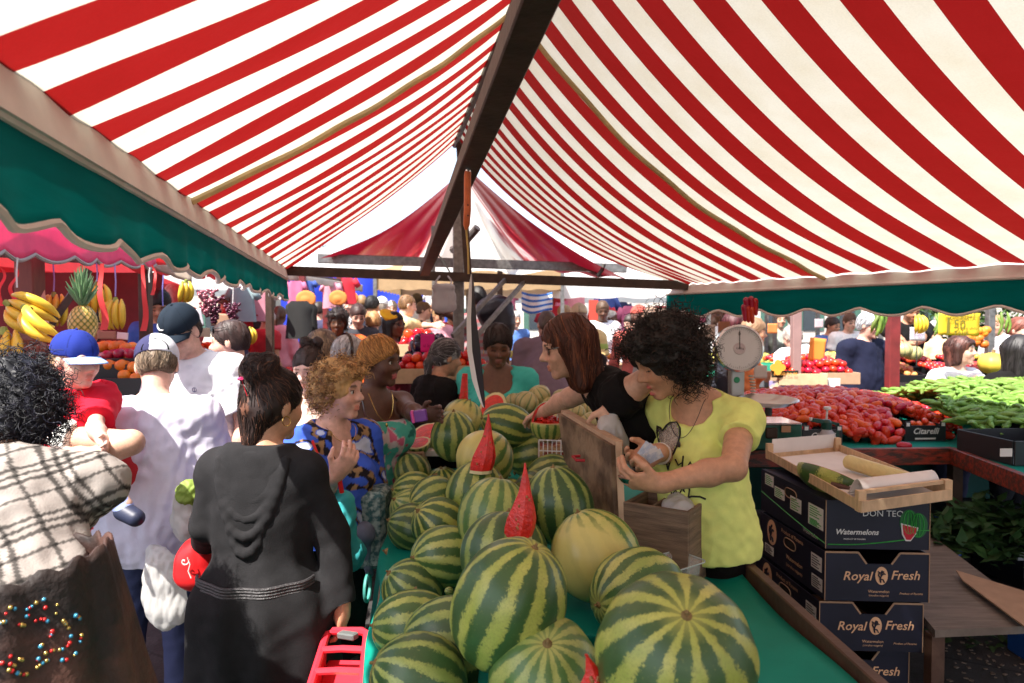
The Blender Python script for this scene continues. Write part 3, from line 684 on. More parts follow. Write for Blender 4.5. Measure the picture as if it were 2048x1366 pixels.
def arch(r0, dy, o):
    return [c + V(r0*math.cos(a)*1.0, dy, .005 + r0*1.25*math.sin(a)) for a in np.linspace(.0, math.pi, 25)]
b = MB(); o_ = arch(r-.004, 0, 0)
b.add([p+V(0, s_*.02, 0) for s_ in (-1, 1) for p in o_] + [p*1.0 + (c-p)*.14 + V(0, s_*.02, 0) for s_ in (-1, 1) for p in o_], [], 0)
n_ = 25; b.f = [(i, i+1, n_+i+1, n_+i) for i in range(n_-1)]; b.m = [0]*len(b.f); b2 = MB(); b2.v = b.v; b2.uv = b.uv
b2.f = [(2*n_+i+1, 2*n_+i, 3*n_+i, 3*n_+i+1) for i in range(n_-1)] + [(i+1, i, 2*n_+i, 2*n_+i+1) for i in range(n_-1)] + [(n_+i, n_+i+1, 3*n_+i+1, 3*n_+i) for i in range(n_-1)]; b2.m = [0]*len(b2.f)
b.build('handle_rind', MM['pale'], bk); b2.build('handle_flesh', M_FLESH, bk)
b = MB(); b.bar(c+V(.045, -.02, .005), c+V(.048, -.03, .095), .016, .003, bev=.001); b.build('plastic_scoop', mat('white_plastic', (.75, .75, .72), .4), bk)
b = MB(); rg = random.Random(5)
for _ in range(26): a, q = rg.uniform(0, 6.28), rg.uniform(0, r*.7); b.box(c+V(math.cos(a)*q, math.sin(a)*q, .024+rg.uniform(0, .008)), (.018, .016, .016), Matrix.Rotation(rg.uniform(0, 3), 3, 'Z'), bev=.003)
b.build('flesh_cubes', M_FLESH, bk)
# cantaloupes
M_CANT = melon_mat('cantaloupe_rind', (.50, .43, .20), (.42, .37, .15), (.12, .16, .06), 10, .16, wig=.03)
cproto = None
CL = [(1053, 806, 4.05, .075, 'cantaloupe nearest the teal top'), (1078, 792, 4.15, .07, 'cantaloupe on top of the row behind the melon basket'), (1030, 808, 4.2, .07, 'cantaloupe half hidden beside the cut melon half'), (1132, 815, 3.9, .07, 'cantaloupe left of the paler round one'),
      (1152, 800, 4.0, .085, 'large green-ribbed cantaloupe at the back of the pile'), (1152, 826, 3.8, .055, 'small pale smooth cantaloupe in front of the pile'), (1182, 822, 3.9, .07, 'green-ribbed cantaloupe right of the pale one'), (1180, 845, 3.7, .06, 'cantaloupe beside the white bag'),
      (1125, 800, 4.15, .07, 'cantaloupe under the reaching arm'), (1118, 845, 3.75, .06, 'cantaloupe behind the basket rim'), (1100, 812, 4.1, .06, 'cantaloupe behind the handle of the melon basket')]
for i, (px, py, Y, r, lb) in enumerate(CL):
    b = melon_mesh('x', i, .93); v = np.array(b.v)*r; t = np.arctan2(v[:, 1], v[:, 0]); v *= (1+.035*np.abs(np.cos(5*t))*(np.hypot(v[:, 0], v[:, 1])/r))[:, None]
    o = mkobj('cantaloupe', v, b.f, M_CANT, local=True); o.location = tuple(P(px, py, Y)); o.rotation_euler = (random.uniform(-.6, .6), random.uniform(-.6, .6), random.uniform(0, 6)); tag(o, lb, 'cantaloupe', 'cantaloupes piled behind the watermelons')
# ================================================================ PEOPLE
M_SKIN = mat('skin', attr=True, rough=.5, var=.14, vscale=45, sub=.12, bump=.12, bscale=260)
M_CLOTH_A = mat('cloth', attr=True, rough=.9, var=.08, vscale=14, spec=.2, bump=.16, bscale=220)
M_HAIR = mat('hair', attr=True, rough=.55, var=.25, vscale=60, stretch=(1, 1, .3), spec=.45)
M_SATIN = mat('satin_cloth', attr=True, rough=.45, var=.08, vscale=14, bump=.1, bscale=120)
M_EYE = mat('eye_white', (.7, .68, .65), .2, var=0); M_IRIS = mat('iris', (.03, .015, .008), .15, var=0)
M_GOLD = mat('gold', (.75, .5, .15), .25, metal=1., var=0); M_SHOE = mat('shoe_leather', (.03, .025, .022), .5)
M_LENS = mat('dark_lens', (.01, .01, .012), .08, var=0); M_CHROME = mat('chrome', (.6, .6, .6), .12, metal=1., var=.05)
def hdir(a): a = R(a); return V(math.sin(a), -math.cos(a), 0)
SK = dict(light=(.62, .36, .25), tan=(.52, .27, .16), med=(.42, .21, .12), dark=(.10, .042, .022), brown=(.15, .062, .032), pink=(.66, .38, .29))
def hand_prims(W, d, n, s, curl, side=1, fine=True, spread=1.):
    d = nrm(d); n = nrm(n - d*(n@d)); w_ = np.cross(d, n)*side     # w_ points to the thumb side
    pr = [ell(W+d*.050*s, (.040*s, .050*s, .0165*s), np.stack([w_, d, n], 1), .02), cap(W-d*.01, W+d*.03*s, .026*s, .027*s, .02)]
    for i, L in enumerate((.072, .082, .077, .060)):
        b = W + d*(.086-.004*abs(i-1))*s + w_*(.029-.0195*i)*s*spread; dd = nrm(d + w_*(.12-.08*i)*spread); r0 = .0098*s
        a = curl*.55
        for j, (q, rr_) in enumerate(((.44, .93), (.31, .86), (.25, .78))):
            dd = nrm(dd*math.cos(a) + n*math.sin(a)); nn = n; e = b + dd*L*q*s; pr.append(cap(b, e, r0, .0098*s*rr_, .004)); b = e; r0 = .0098*s*rr_; a = curl*.75 + .08
            n_ = nrm(n*math.cos(a)*1 - dd*0)
    b = W + d*.022*s + w_*.028*s; d1 = nrm(w_*.75+d*.75+n*.35); e = b+d1*.042*s; pr.append(cap(b, e, .0135*s, .0112*s, .01)); d2 = nrm(d1*.6+d*.8+n*(.3+curl*.35)-w_*.15*curl); pr.append(cap(e, e+d2*.036*s, .011*s, .0085*s, .005))
    return pr
def person(label, hp, yaw, nod=8, roll=0, s=1., byaw=None, lean=4, side=0, skin='light', wd=1., dp=1., fem=True, bust=1.,
           hair=None, top=None, bottom=(.03, .03, .04), arms=(None, None), curl=(.6, .6), palm=(None, None), h=None, eyes='open', lips=None,
           brow=(.05, .03, .02), hat=None, legs=True, neck=.0, cat='person', foldamp=.006, skirt=None, shoes=True, hw=1., age=0., group=None, mouth=0., handdir=(None, None), name='person', hs=1., n0=None):
    Hc = P(*hp) if len(hp) == 3 and hp[0] > 10 else V(*hp); Y = Hc[1]
    h = h or min(max(.0046, Y*.0019), .013)
    byaw = yaw if byaw is None else byaw
    hfl = hdir(yaw); z = V(0, 0, 1); hf = hfl*math.cos(R(nod)) - z*math.sin(R(nod)); hr = np.cross(hfl, z); hu = np.cross(hr, hf)
    if roll: c_, s_ = math.cos(R(roll)), math.sin(R(roll)); hr, hu = hr*c_-hu*s_, hr*s_+hu*c_
    HM = np.stack([hr, hf, hu], 1); sb_ = s; s = s*hs; hd = lambda x, y, zz, s=s: Hc + HM@(V(x, y, zz)*s)
    bf0 = hdir(byaw); br = np.cross(bf0, z); T = nrm(z*math.cos(R(lean)) + bf0*math.sin(R(lean)) + br*math.sin(R(side))); bf = nrm(bf0 - T*(T@bf0)); br = np.cross(bf, T)
    BM = np.stack([br, bf, T], 1)
    sh_ = s; s = sb_; N0 = Hc - hu*.105*sh_ - hf*.03*sh_ - T*(.06+neck)*s; N0 = P(*n0) if n0 is not None else N0; at = lambda x, y, t: N0 + br*x*s*wd + bf*y*s*dp - T*t*s
    base = V(*(N0 - T*.5*s)); pel = at(0, 0, .50)
    sw = .165 if fem else .19
    sk = SK[skin] if isinstance(skin, str) else skin
    s = sh_
    head = [ell(hd(0, -.012, .035), V(.074*hw, .095, .088)*s, HM, .02), ell(hd(0, .020, -.018), V(.060*hw, .068, .085)*s, HM, .03), ell(hd(0, .026, -.068), V(.048*hw, .052, .043)*s, HM, .025),
            cap(hd(-.008, .068, -.096), hd(.008, .068, -.096), .017*s, k=.02), cap(hd(0, .082, .014), hd(0, .106, -.020), .0085*s, .0125*s, .012), cap(hd(-.011, .092, -.027), hd(.011, .092, -.027), .0088*s, k=.006),
            cap(hd(-.034, .072, .026), hd(.034, .072, .026), .014*s, k=.022), ell(hd(.036, .056, -.026), .024*s, k=.03), ell(hd(-.036, .056, -.026), .024*s, k=.03),
            cap(hd(-.017, .080, -.0565), hd(.017, .080, -.0565), .0085*s, k=.006), ell(hd(0, .088, -.0555), V(.014, .009, .0065)*s, HM, .006), ell(hd(0, .085, -.0685-.012*mouth), V(.018, .0105, .0075)*s, HM, .005),
            ell(hd(.076*hw, -.010, -.004), V(.010, .019, .031)*s, HM, .008), ell(hd(-.076*hw, -.010, -.004), V(.010, .019, .031)*s, HM, .008)]
    subs = [ell(hd(e_*.031, .098, .006), .0195*s, k=.014) for e_ in (-1, 1)]
    lid = [ell(hd(e_*.031, .0675, .007), .0150*s, k=.003) for e_ in (-1, 1)]
    neckp = [cap(hd(0, -.025, -.065), N0-T*.03*s, .049*s, .056*s, .03)]
    s = sb_
    chest = [ell(at(0, -.005, .15), V(.150*wd, .102*dp, .155)*s, BM, .06), ell(at(0, .0, .32), V(.132*wd, .098*dp, .15)*s, BM, .08), ell(at(0, -.01, .48), V(.168*wd, .122*dp, .125)*s, BM, .08)]
    if fem: chest += [ell(at(e_*.078, .078, .195), V(.066, .062, .064)*s*bust, BM, .04) for e_ in (-1, 1)]
    Sj = [at(-sw, -.01, .055), at(sw, -.01, .055)]         # left, right
    sho = [cap(at(0, -.015, .02), S_, .052*s, .056*s, .05) for S_ in Sj]
    arm = []; hands = []; EL = []; WR = []
    for i, (S_, a_) in enumerate(zip(Sj, arms)):
        sg = -1 if i == 0 else 1
        if a_ is None: E = S_ - z*.27*s + br*sg*.06*s - bf0*.02*s; W = E - z*.22*s + bf0*.08*s
        elif a_ == 'none': EL.append(None); WR.append(None); continue
        else: E, W = V(*a_[0]), V(*a_[1])
        EL.append(E); WR.append(W); fat = (1.0 if fem else 1.08)*(.55+.45*wd)
        arm += [[cap(S_, E, .050*s*fat, .040*s*fat, .035), cap(E, E+(W-E)*.35, .039*s*fat, .040*s*fat, .02), cap(E+(W-E)*.35, W, .040*s*fat, .025*s, .02)]]
        d = nrm(W-E) if handdir[i] is None else nrm(handdir[i]); n = palm[i] if palm[i] is not None else -z*.2-br*sg
        hands += hand_prims(W, d, V(*n), s*(1 if fem else 1.08), curl[i], side=(1 if i else -1))
    leg = []; feet = []
    if legs:
        for e_ in (-1, 1):
            hj = at(e_*.085, 0, .52); ft = V(pel[0], pel[1], 0) + br*V(1, 1, 0)*e_*.10*s*wd + bf0*.0; ft[2] = .08
            kn = (hj+ft)/2 + bf0*.03; leg.append([cap(hj, kn, .088*s*wd, .056*s, .03), cap(kn, ft, .055*s, .038*s, .03)]); feet.append((ft, bf0))
    t = thing(name, label, cat, (pel[0], pel[1], 0), group)
    allb = head + neckp + chest + sho + [q for a_ in arm for q in a_] + [q for l_ in leg for q in l_]
    # head first with the sockets cut, then the rest added whole
    v, f = sdf_mesh(head + neckp, h, subs=subs, uncut=lid + chest + sho + [q for a_ in arm for q in a_] + hands + [q for l_ in leg for q in l_])
    q = (v-Hc)@HM/sh_; col = np.tile(np.array(sk), (len(v), 1))
    def reg(cx, cy, cz, rx, ry, rz): return (((q[:, 0]-cx)/rx)**2+((q[:, 1]-cy)/ry)**2+((q[:, 2]-cz)/rz)**2) < 1
    lp = lips if lips is not None else tuple(np.array(sk)*V(.95, .62, .6)); kk = max(1., h/.0046)
    wr_ = wob(v, 25, 3); col *= (1+.05*wr_)[:, None]
    for cz_ in (-.0555, -.0685-.012*mouth): col[reg(0, .094, cz_, .022, .022, .0068*kk**.5)] = lp
    if mouth: col[reg(0, .1, -.066, .014, .03, .0055)] = (.12, .02, .02)
    ch = np.exp(-((np.abs(q[:, 0])-.04)**2+(q[:, 2]+.028)**2)/.0005)*(q[:, 1] > .02); col = col*(1-.25*ch[:, None]) + col*V(1.15, .8, .75)*.25*ch[:, None]
    for e_ in (-1, 1):
        col[reg(e_*.033, .085, .0315+.002*0, .0195, .03, .0042*kk**.6)] = np.array(brow)*.8+np.array(sk)*.15
        if eyes == 'down' or h > .0085: col[reg(e_*.031, .082, .002, .0155, .03, .0026*kk**.8)] = (.015, .01, .008)
    o = mkobj('body', v, f, M_SKIN, t, True, col=col)
    if eyes == 'open' and h <= .0085:
        for e_ in (-1, 1):
            b = MB(); b.ell(hd(e_*.031, .0712, .006), .0128*sh_, nu=14, nv=10); eo = b.build('eye', M_EYE, t, smooth=True)
            b = MB(); x, y, d = hr, hu, hf; b.rev([(0, .0005), (.0062*sh_, 0)], hd(e_*.031, .0712+.0126, .0055), np.stack([x, y, d], 1), 12); b.build('iris', M_IRIS, eo)
            b = MB(); b.tube([hd(e_*.031 + .0145*math.cos(a), .0712+.0128*math.sin(a), .0115+.0018*math.sin(a)) for a in np.linspace(.25, math.pi-.25, 9)], .0019*s, 5); b.build('lashes', M_IRIS, eo)
    info = dict(root=t, hd=hd, HM=HM, Hc=Hc, N0=N0, at=at, BM=BM, br=br, bf=bf, T=T, S=Sj, E=EL, W=WR, s=sh_, h=h, pel=pel, hu=hu, hf=hf, hr=hr)
    # clothing
    def garment(nm, prims, infl, colr, subs=(), cuts=(), fold=foldamp, pat=None, matl=M_CLOTH_A, seed=1, hh=None):
        fl = lambda p, N: fold*(wob(p*V(1, 1, .45), 16, seed, 2) + .5*wob(p, 38, seed+5, 2)) + .0025*wob(p, 90, seed+9, 1) + fold*.8*(.3-np.abs(wob(p*V(1, 1, .5), 26, seed+3, 2)))
        v, f = sdf_mesh(prims, hh or h, subs=subs, cuts=cuts, infl=infl, disp=fl)
        if not len(v): return None
        c = np.tile(np.array(colr, float), (len(v), 1))
        if pat: c = pat(v, c)
        return mkobj(nm, v, f, matl, t, True, col=c)
    info['garment'] = garment
    if bottom is not None and legs:
        bp = chest[1:] + [q for l_ in leg for q in l_]
        if skirt: bp = [cap(at(0, 0, .45), V(pel[0], pel[1], skirt[0]), .15*s*wd, skirt[1], .05), chest[2]]
        garment('trousers' if not skirt else 'skirt', bp, .012, bottom, cuts=[('pl', at(0, 0, .40), T)], hh=max(h*1.3, .007), seed=4, fold=.002)
    if top:
        tp = dict(top); n_sl = tp.get('sleeve', .6); infl = tp.get('infl', .014); pr = chest + sho; cu = []
        for i, (S_, E, W) in enumerate(zip(Sj, EL, WR)):
            if E is None: continue
            a_ = [cap(S_, E, .050*s, .041*s, .035), cap(E, W, .041*s, .028*s, .02)]
            if n_sl <= 0: continue
            lo_ = tp.get('cuff', .004)
            if n_sl <= 1: pr = pr + [cap(S_, S_+(E-S_)*n_sl, .055*s*(.5+.5*wd), .047*s*(.5+.5*wd)+lo_, .03, 1)]
            else: pr = pr + [a_[0], cap(E, E+(W-E)*(n_sl-1), .043*s, .030*s+lo_, .02, 1)]
        if n_sl <= 0: pr = chest + [cap(at(e_*.07, -.01, .03), at(e_*.10, .0, .06), .035*s, k=.04) for e_ in (-1, 1)]
        if tp.get('loose'): pr = pr + [ell(at(0, -.005, .50), V(.168*wd+tp['loose'], .122*dp+tp['loose'], .20)*s, BM, .08), ell(at(0, .01, .34), V(.142*wd+tp['loose'], .108*dp+tp['loose'], .18)*s, BM, .08)]
        pr = pr + list(tp.get('extra', [])); nk = tp.get('neck', 'crew'); sb = []
        if nk == 'crew': sb = [ell(at(0, .02, -.045), V(.080, .085, .045)*s, BM, .006)]; cu.append(('pl', at(0, 0, -.035), T, .13))
        elif nk == 'scoop': sb = [ell(at(0, .09, .035), V(.098, .085, .105)*s, BM, .006), ell(at(0, .02, -.04), V(.10, .09, .06)*s, BM, .01)]
        elif nk == 'wide': sb = [ell(at(0, .075, .012), V(.092, .075, .066)*s, BM, .006), ell(at(0, .02, -.045), V(.095, .09, .055)*s, BM, .01)]
        elif nk == 'v': sb = [ell(at(0, .10, .03), V(.055, .07, .13)*s, BM, .004), ell(at(0, .02, -.04), V(.085, .085, .055)*s, BM, .01)]
        elif nk == 'tube': cu.append(('pl', at(0, 0, .115), nrm(T+bf*.0)))
        elif nk == 'tank': sb = [ell(at(0, .08, .02), V(.10, .09, .11)*s, BM, .006)]
        sb = sb + list(tp.get('subs', []))
        hem = tp.get('hem', .55); cu = cu + [('pl', at(0, 0, hem), -T)] + list(tp.get('cuts', []))
        info['top'] = garment(tp.get('name', 'shirt'), pr, infl, tp['col'], subs=sb, cuts=cu, pat=tp.get('pat'), fold=tp.get('fold', foldamp), matl=tp.get('mat', M_CLOTH_A), seed=int(abs(hp[0])) % 97)
    if shoes and legs:
        b = MB()
        for ft, d in feet:
            x, y, dd = frame(d); b = MB(); b.ell(ft+d*.05-z*.035, (.045*s, .05, .14*s), np.stack([np.cross(z, d), z, d], 1), nu=12, nv=8); v_ = np.array(b.v); v_[:, 2] = np.maximum(v_[:, 2], .004); mkobj('shoe', v_, b.f, M_SHOE, t)
    if hair: make_hair(info, h=h, **hair)
    if hat: make_hat(info, **hat)
    return info
def colvar(c, n, v, seed=0):
    r_ = np.random.default_rng(seed); c = np.array(c); return np.clip(c[None, :]*(1+v*r_.normal(size=(n, 1))), 0, 1)
def make_hair(I, kind='short', col=(.03, .02, .015), col2=None, length=.25, n=260, r=.0016, h=.006, var=.35, part=0., vol=1., seed=1, fringe=.0, mix=.3):
    hd, HM, s, hu, hf, hr, T = I['hd'], I['HM'], I['s'], I['hu'], I['hf'], I['hr'], I['T']; t = I['root']; Hc = I['Hc']; dn = V(0, 0, -1)
    rg = np.random.default_rng(seed); col2 = col if col2 is None else col2
    face = [ell(hd(0, .115, -.045), V(.066, .085, .105)*s, HM, .008)]; capell = ell(hd(0, -.014, .040), V(.084, .106, .096)*s*(.97+.03*vol), HM, .03); pr = [capell]; cuts = []; lines = None; back = lambda a, z0=0: hd(0, a, z0)
    e1 = lambda x, y, z_, rr_, k=.03: ell(hd(x, y, z_), np.asarray(rr_)*s, HM, k)
    if kind == 'short':
        pr += [e1(0, -.04, -.01, V(.078, .07, .07)*vol)]; cuts = [('pl', hd(0, 0, -.045), -hu), ('pl', hd(0, .025, -.0), nrm(hf-hu*1.5), .12)]
    if kind == 'buzz':
        pr = [ell(hd(0, -.014, .037), V(.0775, .099, .0915)*s, HM, .03), e1(0, -.04, -.01, V(.071, .062, .06))]; cuts = [('pl', hd(0, 0, -.05), -hu), ('pl', hd(0, .03, .0), nrm(hf-hu*1.3), .12)]
    if kind in ('bob', 'long'):
        L = length; Z = dn if kind == 'long' else -hu
        for x in (-.062, .062): pr.append(cap(hd(x, -.01, .02), hd(x*1.12, -.012, -.02)+Z*L*.65*s, .034*s*vol, .026*s*vol, .03))
        pr.append(cap(hd(-.03, -.07, .02), hd(-.035, -.075, -.03)+Z*L*.8*s, .05*s, .035*s, .04)); pr.append(cap(hd(.03, -.07, .02), hd(.035, -.075, -.03)+Z*L*.8*s, .05*s, .035*s, .04))
        if fringe: pr.append(cap(hd(-.04, .07, .065), hd(.04, .07, .065), .022*s, k=.03)); 
    if kind in ('curly', 'afro'):
        pr += [e1(0, -.02, .045, V(.108, .118, .108)*vol, .03), e1(0, -.06, -.02, V(.095, .075, .08)*vol), e1(0, .055, .085, V(.075, .055, .04)*vol, .03)]; face = [ell(hd(0, .120, -.045), V(.072, .095, .112)*s, HM, .01)]
    if kind in ('bun', 'pony'):
        pr += [e1(0, -.045, -.005, V(.076, .068, .07))]
        if kind == 'bun': pr += [e1(0, -.08, .115, V(.046, .042, .04)*vol, .015), e1(.03, -.06, .150, V(.034, .034, .030), .012), e1(-.035, -.075, .145, V(.03, .03, .032), .012), cap(hd(0, -.07, -.02), hd(0, -.07, -.13), .05*s, .03*s, .03)]
        else: pr += [cap(hd(0, -.10, .02), hd(0, -.125, -.06), .026*s, .028*s, .015), cap(hd(0, -.125, -.06), hd(0, -.12, -.06)+dn*length*s, .028*s, .010*s, .02)]
    disp = (lambda p, N: (.010*vol*wob(p, 55, seed, 2)+.006*wob(p, 130, seed+1, 2))) if kind in ('curly', 'afro') else (lambda p, N: .0035*wob(((p-Hc)@HM)*V(1, 1, .35), 90, seed, 2)-.001)
    v, f = sdf_mesh(pr, max(h, .005), subs=face, cuts=cuts, disp=disp)
    N = vnormals(v, f); base = colvar(col, len(v), .0); k_ = (wob(((v-Hc)@HM)*V(1, 1, .3), 120, seed+3, 2)*.5+.5)[:, None]; base = base*(.7+.6*k_)
    m_ = ((wob(((v-Hc)@HM)*V(1, .6, .25), 70, seed+8, 2)) > (1-2*mix))[:, None]; base = np.where(m_, np.array(col2)*(.7+.6*k_), base)
    V_, F_, C_ = [v], [f], [base]
    if n and len(v):
        qf = (v-Hc)@HM/s; okv = np.nonzero(~((qf[:, 1] > .055) & (qf[:, 2] < .055)))[0]; ids = rg.choice(okv, n); p0 = v[ids]; n0 = N[ids]
        if kind in ('curly', 'afro'):
            K = 14; tt_ = np.linspace(0, 1, K); a = rg.uniform(0, 6.28, n); turns = rg.uniform(1.0, 2.6, n); rad_ = rg.uniform(.006, .013, n)*s*vol; L = rg.uniform(.03, .075, n)*s*vol
            ax_ = n0*.75 + dn*.55 + rg.normal(size=(n, 3))*.45; ax_ /= np.linalg.norm(ax_, axis=1, keepdims=True); ux = np.cross(ax_, rg.normal(size=(n, 3))); ux /= np.linalg.norm(ux, axis=1, keepdims=True); uy = np.cross(ax_, ux)
            ph = a[:, None]+tt_[None]*turns[:, None]*6.28; g_ = np.minimum(1, tt_*3)[None]
            lines = p0[:, None]-n0[:, None]*.006 + ax_[:, None]*(L[:, None]*tt_[None])[..., None] + ux[:, None]*(rad_[:, None]*np.cos(ph)*g_)[..., None] + uy[:, None]*(rad_[:, None]*np.sin(ph)*g_)[..., None]
        else:
            kd = kdtree.KDTree(len(v))
            for i, p in enumerate(v): kd.insert(p, i)
            kd.balance(); K = 9; lines = np.zeros((n, K, 3)); stp = .02*s
            for i in range(n):
                p = p0[i]; 
                for j in range(K):
                    loc, ix, dist = kd.find(p); nn = N[ix]; p = np.array(loc)+nn*(.0012+.002*math.sin(j/K*3.1)); lines[i, j] = p; q_ = (p-Hc)@HM
                    if kind in ('bob', 'long', 'bun') or (kind == 'pony' and q_[2] < -.02): fl = dn*.8 - hf*.25*(q_[2] > .05*s) + hr*np.sign(q_[0])*.5*(q_[2] > .06*s)
                    elif kind == 'pony': fl = (hd(0, -.105, .02)-p)/.1
                    else: fl = (-hu*.5 + hf*(1 if fringe > 0 else -.4)*.6 + hr*np.sign(q_[0])*.2)
                    if kind == 'bun' and q_[2] > -.01*s: fl = (hd(0, -.08, .10)-p)/.1
                    fl = fl + rg.normal(size=3)*.16; fl = fl - nn*(fl@nn); p = p + nrm(fl)*stp
        rr_ = r*s*np.linspace(1.1, .45, K)[None]*rg.uniform(.7, 1.3, (n, 1)); tv, tf, _ = tubes(lines, rr_, 3)
        cc = np.where(rg.random((n, 1)) < mix, np.array(col2), np.array(col))*np.clip(1+var*rg.normal(size=(n, 1)), .35, 2.2); cc = np.clip(cc, 0, 1)
        okl = ~(((((lines-Hc)@HM)/s)[..., 1] > .045) & ((((lines-Hc)@HM)/s)[..., 2] < .055) & (np.abs(((lines-Hc)@HM)/s)[..., 0] < .085)).any(1) if kind in ('curly', 'afro') else np.ones(n, bool)
        kf = np.repeat(okl, K*3); ren = np.cumsum(kf)-1; tv = tv[kf]; tf = ren[tf[kf[tf[:, 0]]]]; cc = cc[okl]
        V_.append(tv); F_.append(tf+len(v)); C_.append(np.repeat(cc, K*3, axis=0))
    o = mkobj('hair', np.concatenate(V_), np.concatenate(F_), M_HAIR, t, True, col=np.concatenate(C_)); return o
def make_hat(I, kind='cap', col=(.02, .03, .06), col2=None, brim=None, back=False, cap2=None, tilt=0):
    hd, HM, s, hu, hf = I['hd'], I['HM'], I['s'], I['hu'], I['hf']; t = I['root']; h = I['h']
    if kind == 'cap':
        v, f = sdf_mesh([ell(hd(0, -.012, .045), V(.0875, .108, .098)*s, HM, .02)], max(h*.8, .004), cuts=[('pl', hd(0, 0, .028), -hu)], disp=lambda p, N: .0015*wob(p, 60, 3, 1))
        q = (v-I['Hc'])@HM/s; c = np.tile(np.array(col, float), (len(v), 1))
        th = np.arctan2(q[:, 0], q[:, 1]+.012); c[(np.abs(((th+math.pi/6) % (math.pi/3))-math.pi/6) < .018)] *= .55
        if col2 is not None: c[cap2(q)] = col2
        o = mkobj('cap', v, f, M_CLOTH_A, t, True, col=c)
        b = MB(); sg = -1 if back else 1
        b.grid(lambda u, w_: hd(.088*math.sin((u-.5)*2.5)*(1-.0*w_), sg*(-.012+.108*math.cos((u-.5)*2.5)+w_*(.070+.0*u)*math.cos((u-.5)*2.2)), .036-.020*w_-.018*(2*u-1)**2), 16, 6, thick=.003)
        v = np.array(b.v); o2 = mkobj('cap_brim', v, b.f, M_CLOTH_A, t, True, col=np.tile(np.array(brim if brim is not None else col, float), (len(v), 1)))
        b = MB(); b.ell(hd(0, -.012, .143), .006*s, nu=8, nv=6); v = np.array(b.v); mkobj('cap_button', v, b.f, M_CLOTH_A, o, True, col=np.tile(np.array(col, float), (len(v), 1)))
    elif kind == 'beret':
        v, f = sdf_mesh([ell(hd(-.0, -.045, .085), V(.115, .125, .045)*s, HM@np.array(Matrix.Rotation(R(-28), 3, 'X')), .02), ell(hd(0, -.012, .05), V(.085, .1, .07)*s, HM, .02)], max(h*.9, .005), cuts=[('pl', hd(0, 0, .045), nrm(-hu+hf*.25))], disp=lambda p, N: .002*wob(p, 70, 3, 2))
        mkobj('hat', v, f, M_CLOTH_A, t, True, col=np.tile(np.array(col, float), (len(v), 1)))
def glasses(I, name='sunglasses', z0=.008, y0=.086, col=M_LENS, up=False):
    hd, s, HM = I['hd'], I['s'], I['HM']; g_ = MB()
    for e_ in (-1, 1):
        b_ = [hd(e_*.033+.024*math.cos(a)*(1-.1*math.sin(a)), y0-.004*abs(math.cos(a)), z0+.018*math.sin(a)) for a in np.linspace(0, 2*math.pi, 15)[:-1]]
        g_.poly(b_, .003, n=HM[:, 1]); g_.tube([hd(e_*.055, y0-.004, z0+.006), hd(e_*.074, y0-.03, z0+.006), hd(e_*.082, -.01, z0+.004)], .0022*s, 5)
    g_.tube([hd(-.012, y0, z0+.006), hd(.012, y0, z0+.006)], .002*s, 5); g_.build(name, col, I['root'])
def earring(I, side, kind='hoop', r=.014):
    b = MB(); c = I['hd'](side*.084, -.008, -.045); x, y = I['hf'], V(0, 0, 1)
    if kind == 'hoop': b.tube([c + x*r*math.cos(a)+y*(r*math.sin(a)) for a in np.linspace(0, 2*math.pi, 17)], .0016, 5)
    else: b.ell(c, .005, nu=8, nv=6)
    b.build('earring', M_GOLD, I['root'])
def necklace(I, drop=.12, w_=.075, matl=None, pend='drop', rr_=.0013):
    at = I['at']; L = []
    for a in np.linspace(0, math.pi, 31):
        L.append(at(w_*math.cos(a), .055+.062*math.sin(a)**.7, -.02+drop*math.sin(a)**1.2))
    b = MB(); b.tube(L, rr_, 5); o = b.build('necklace', matl or M_GOLD, I['root']); b = MB(); c = at(0, .125, drop+.0); b.ell(c, (.007, .004, .012), I['BM'], nu=10, nv=8); b.build('pendant', matl or M_GOLD, o)
# ---------------------------------------------------------------- the cast
BLK = (.006, .005, .005)
def pat_floral(v, c):
    n1 = wob(v, 38, 11, 2); n2 = wob(v, 60, 23, 2); c = np.tile(V(.10, .50, .38), (len(v), 1)); c[n1 > .25] = (.72, .62, .60); c[(n1 > .33) & (n2 > .0)] = (.72, .16, .26); c[(n2 > .62) & (n1 < .1)] = (.55, .12, .2); c[(n2 < -.6) & (n1 < .1)] = (.03, .2, .16); return c
def pat_bands(k, c2, w_=.5, ax=2):
    def f(v, c): m = ((v[:, ax]*k) % 1) < w_; c[m] = c2; return c
    return f
# yellow-shirt seller
I = person('woman with a curly black mane in a neon yellow t-shirt', (1330, 722, 2.45), -80, nod=25, s=1.06, byaw=-50, lean=5, skin='tan', n0=(1398, 800, 2.50),
    hair=dict(kind='curly', col=(.012, .008, .006), col2=(.045, .022, .014), n=1300, r=.0017, vol=1.08, seed=4, mix=.15), top=dict(col=(.76, .82, .24), sleeve=.42, neck='wide', hem=.53, infl=.013, fold=.006, loose=.008, cuff=.004),
    arms=((P(1466, 935, 2.16), P(1322, 966, 2.10)), (P(1362, 925, 2.66), P(1316, 905, 2.38))), curl=(1.25, 1.2), palm=((-.2, .6, .5), (0, -.5, .3)), wd=.95, eyes='down', mouth=1., brow=(.03, .015, .01), lips=(.50, .12, .1), bust=.95,
    handdir=((-1, .15, .05), (-.9, -.3, -.25)), bottom=BLK)
Y1 = I; necklace(I, .13, .07, M_DARKIRON)
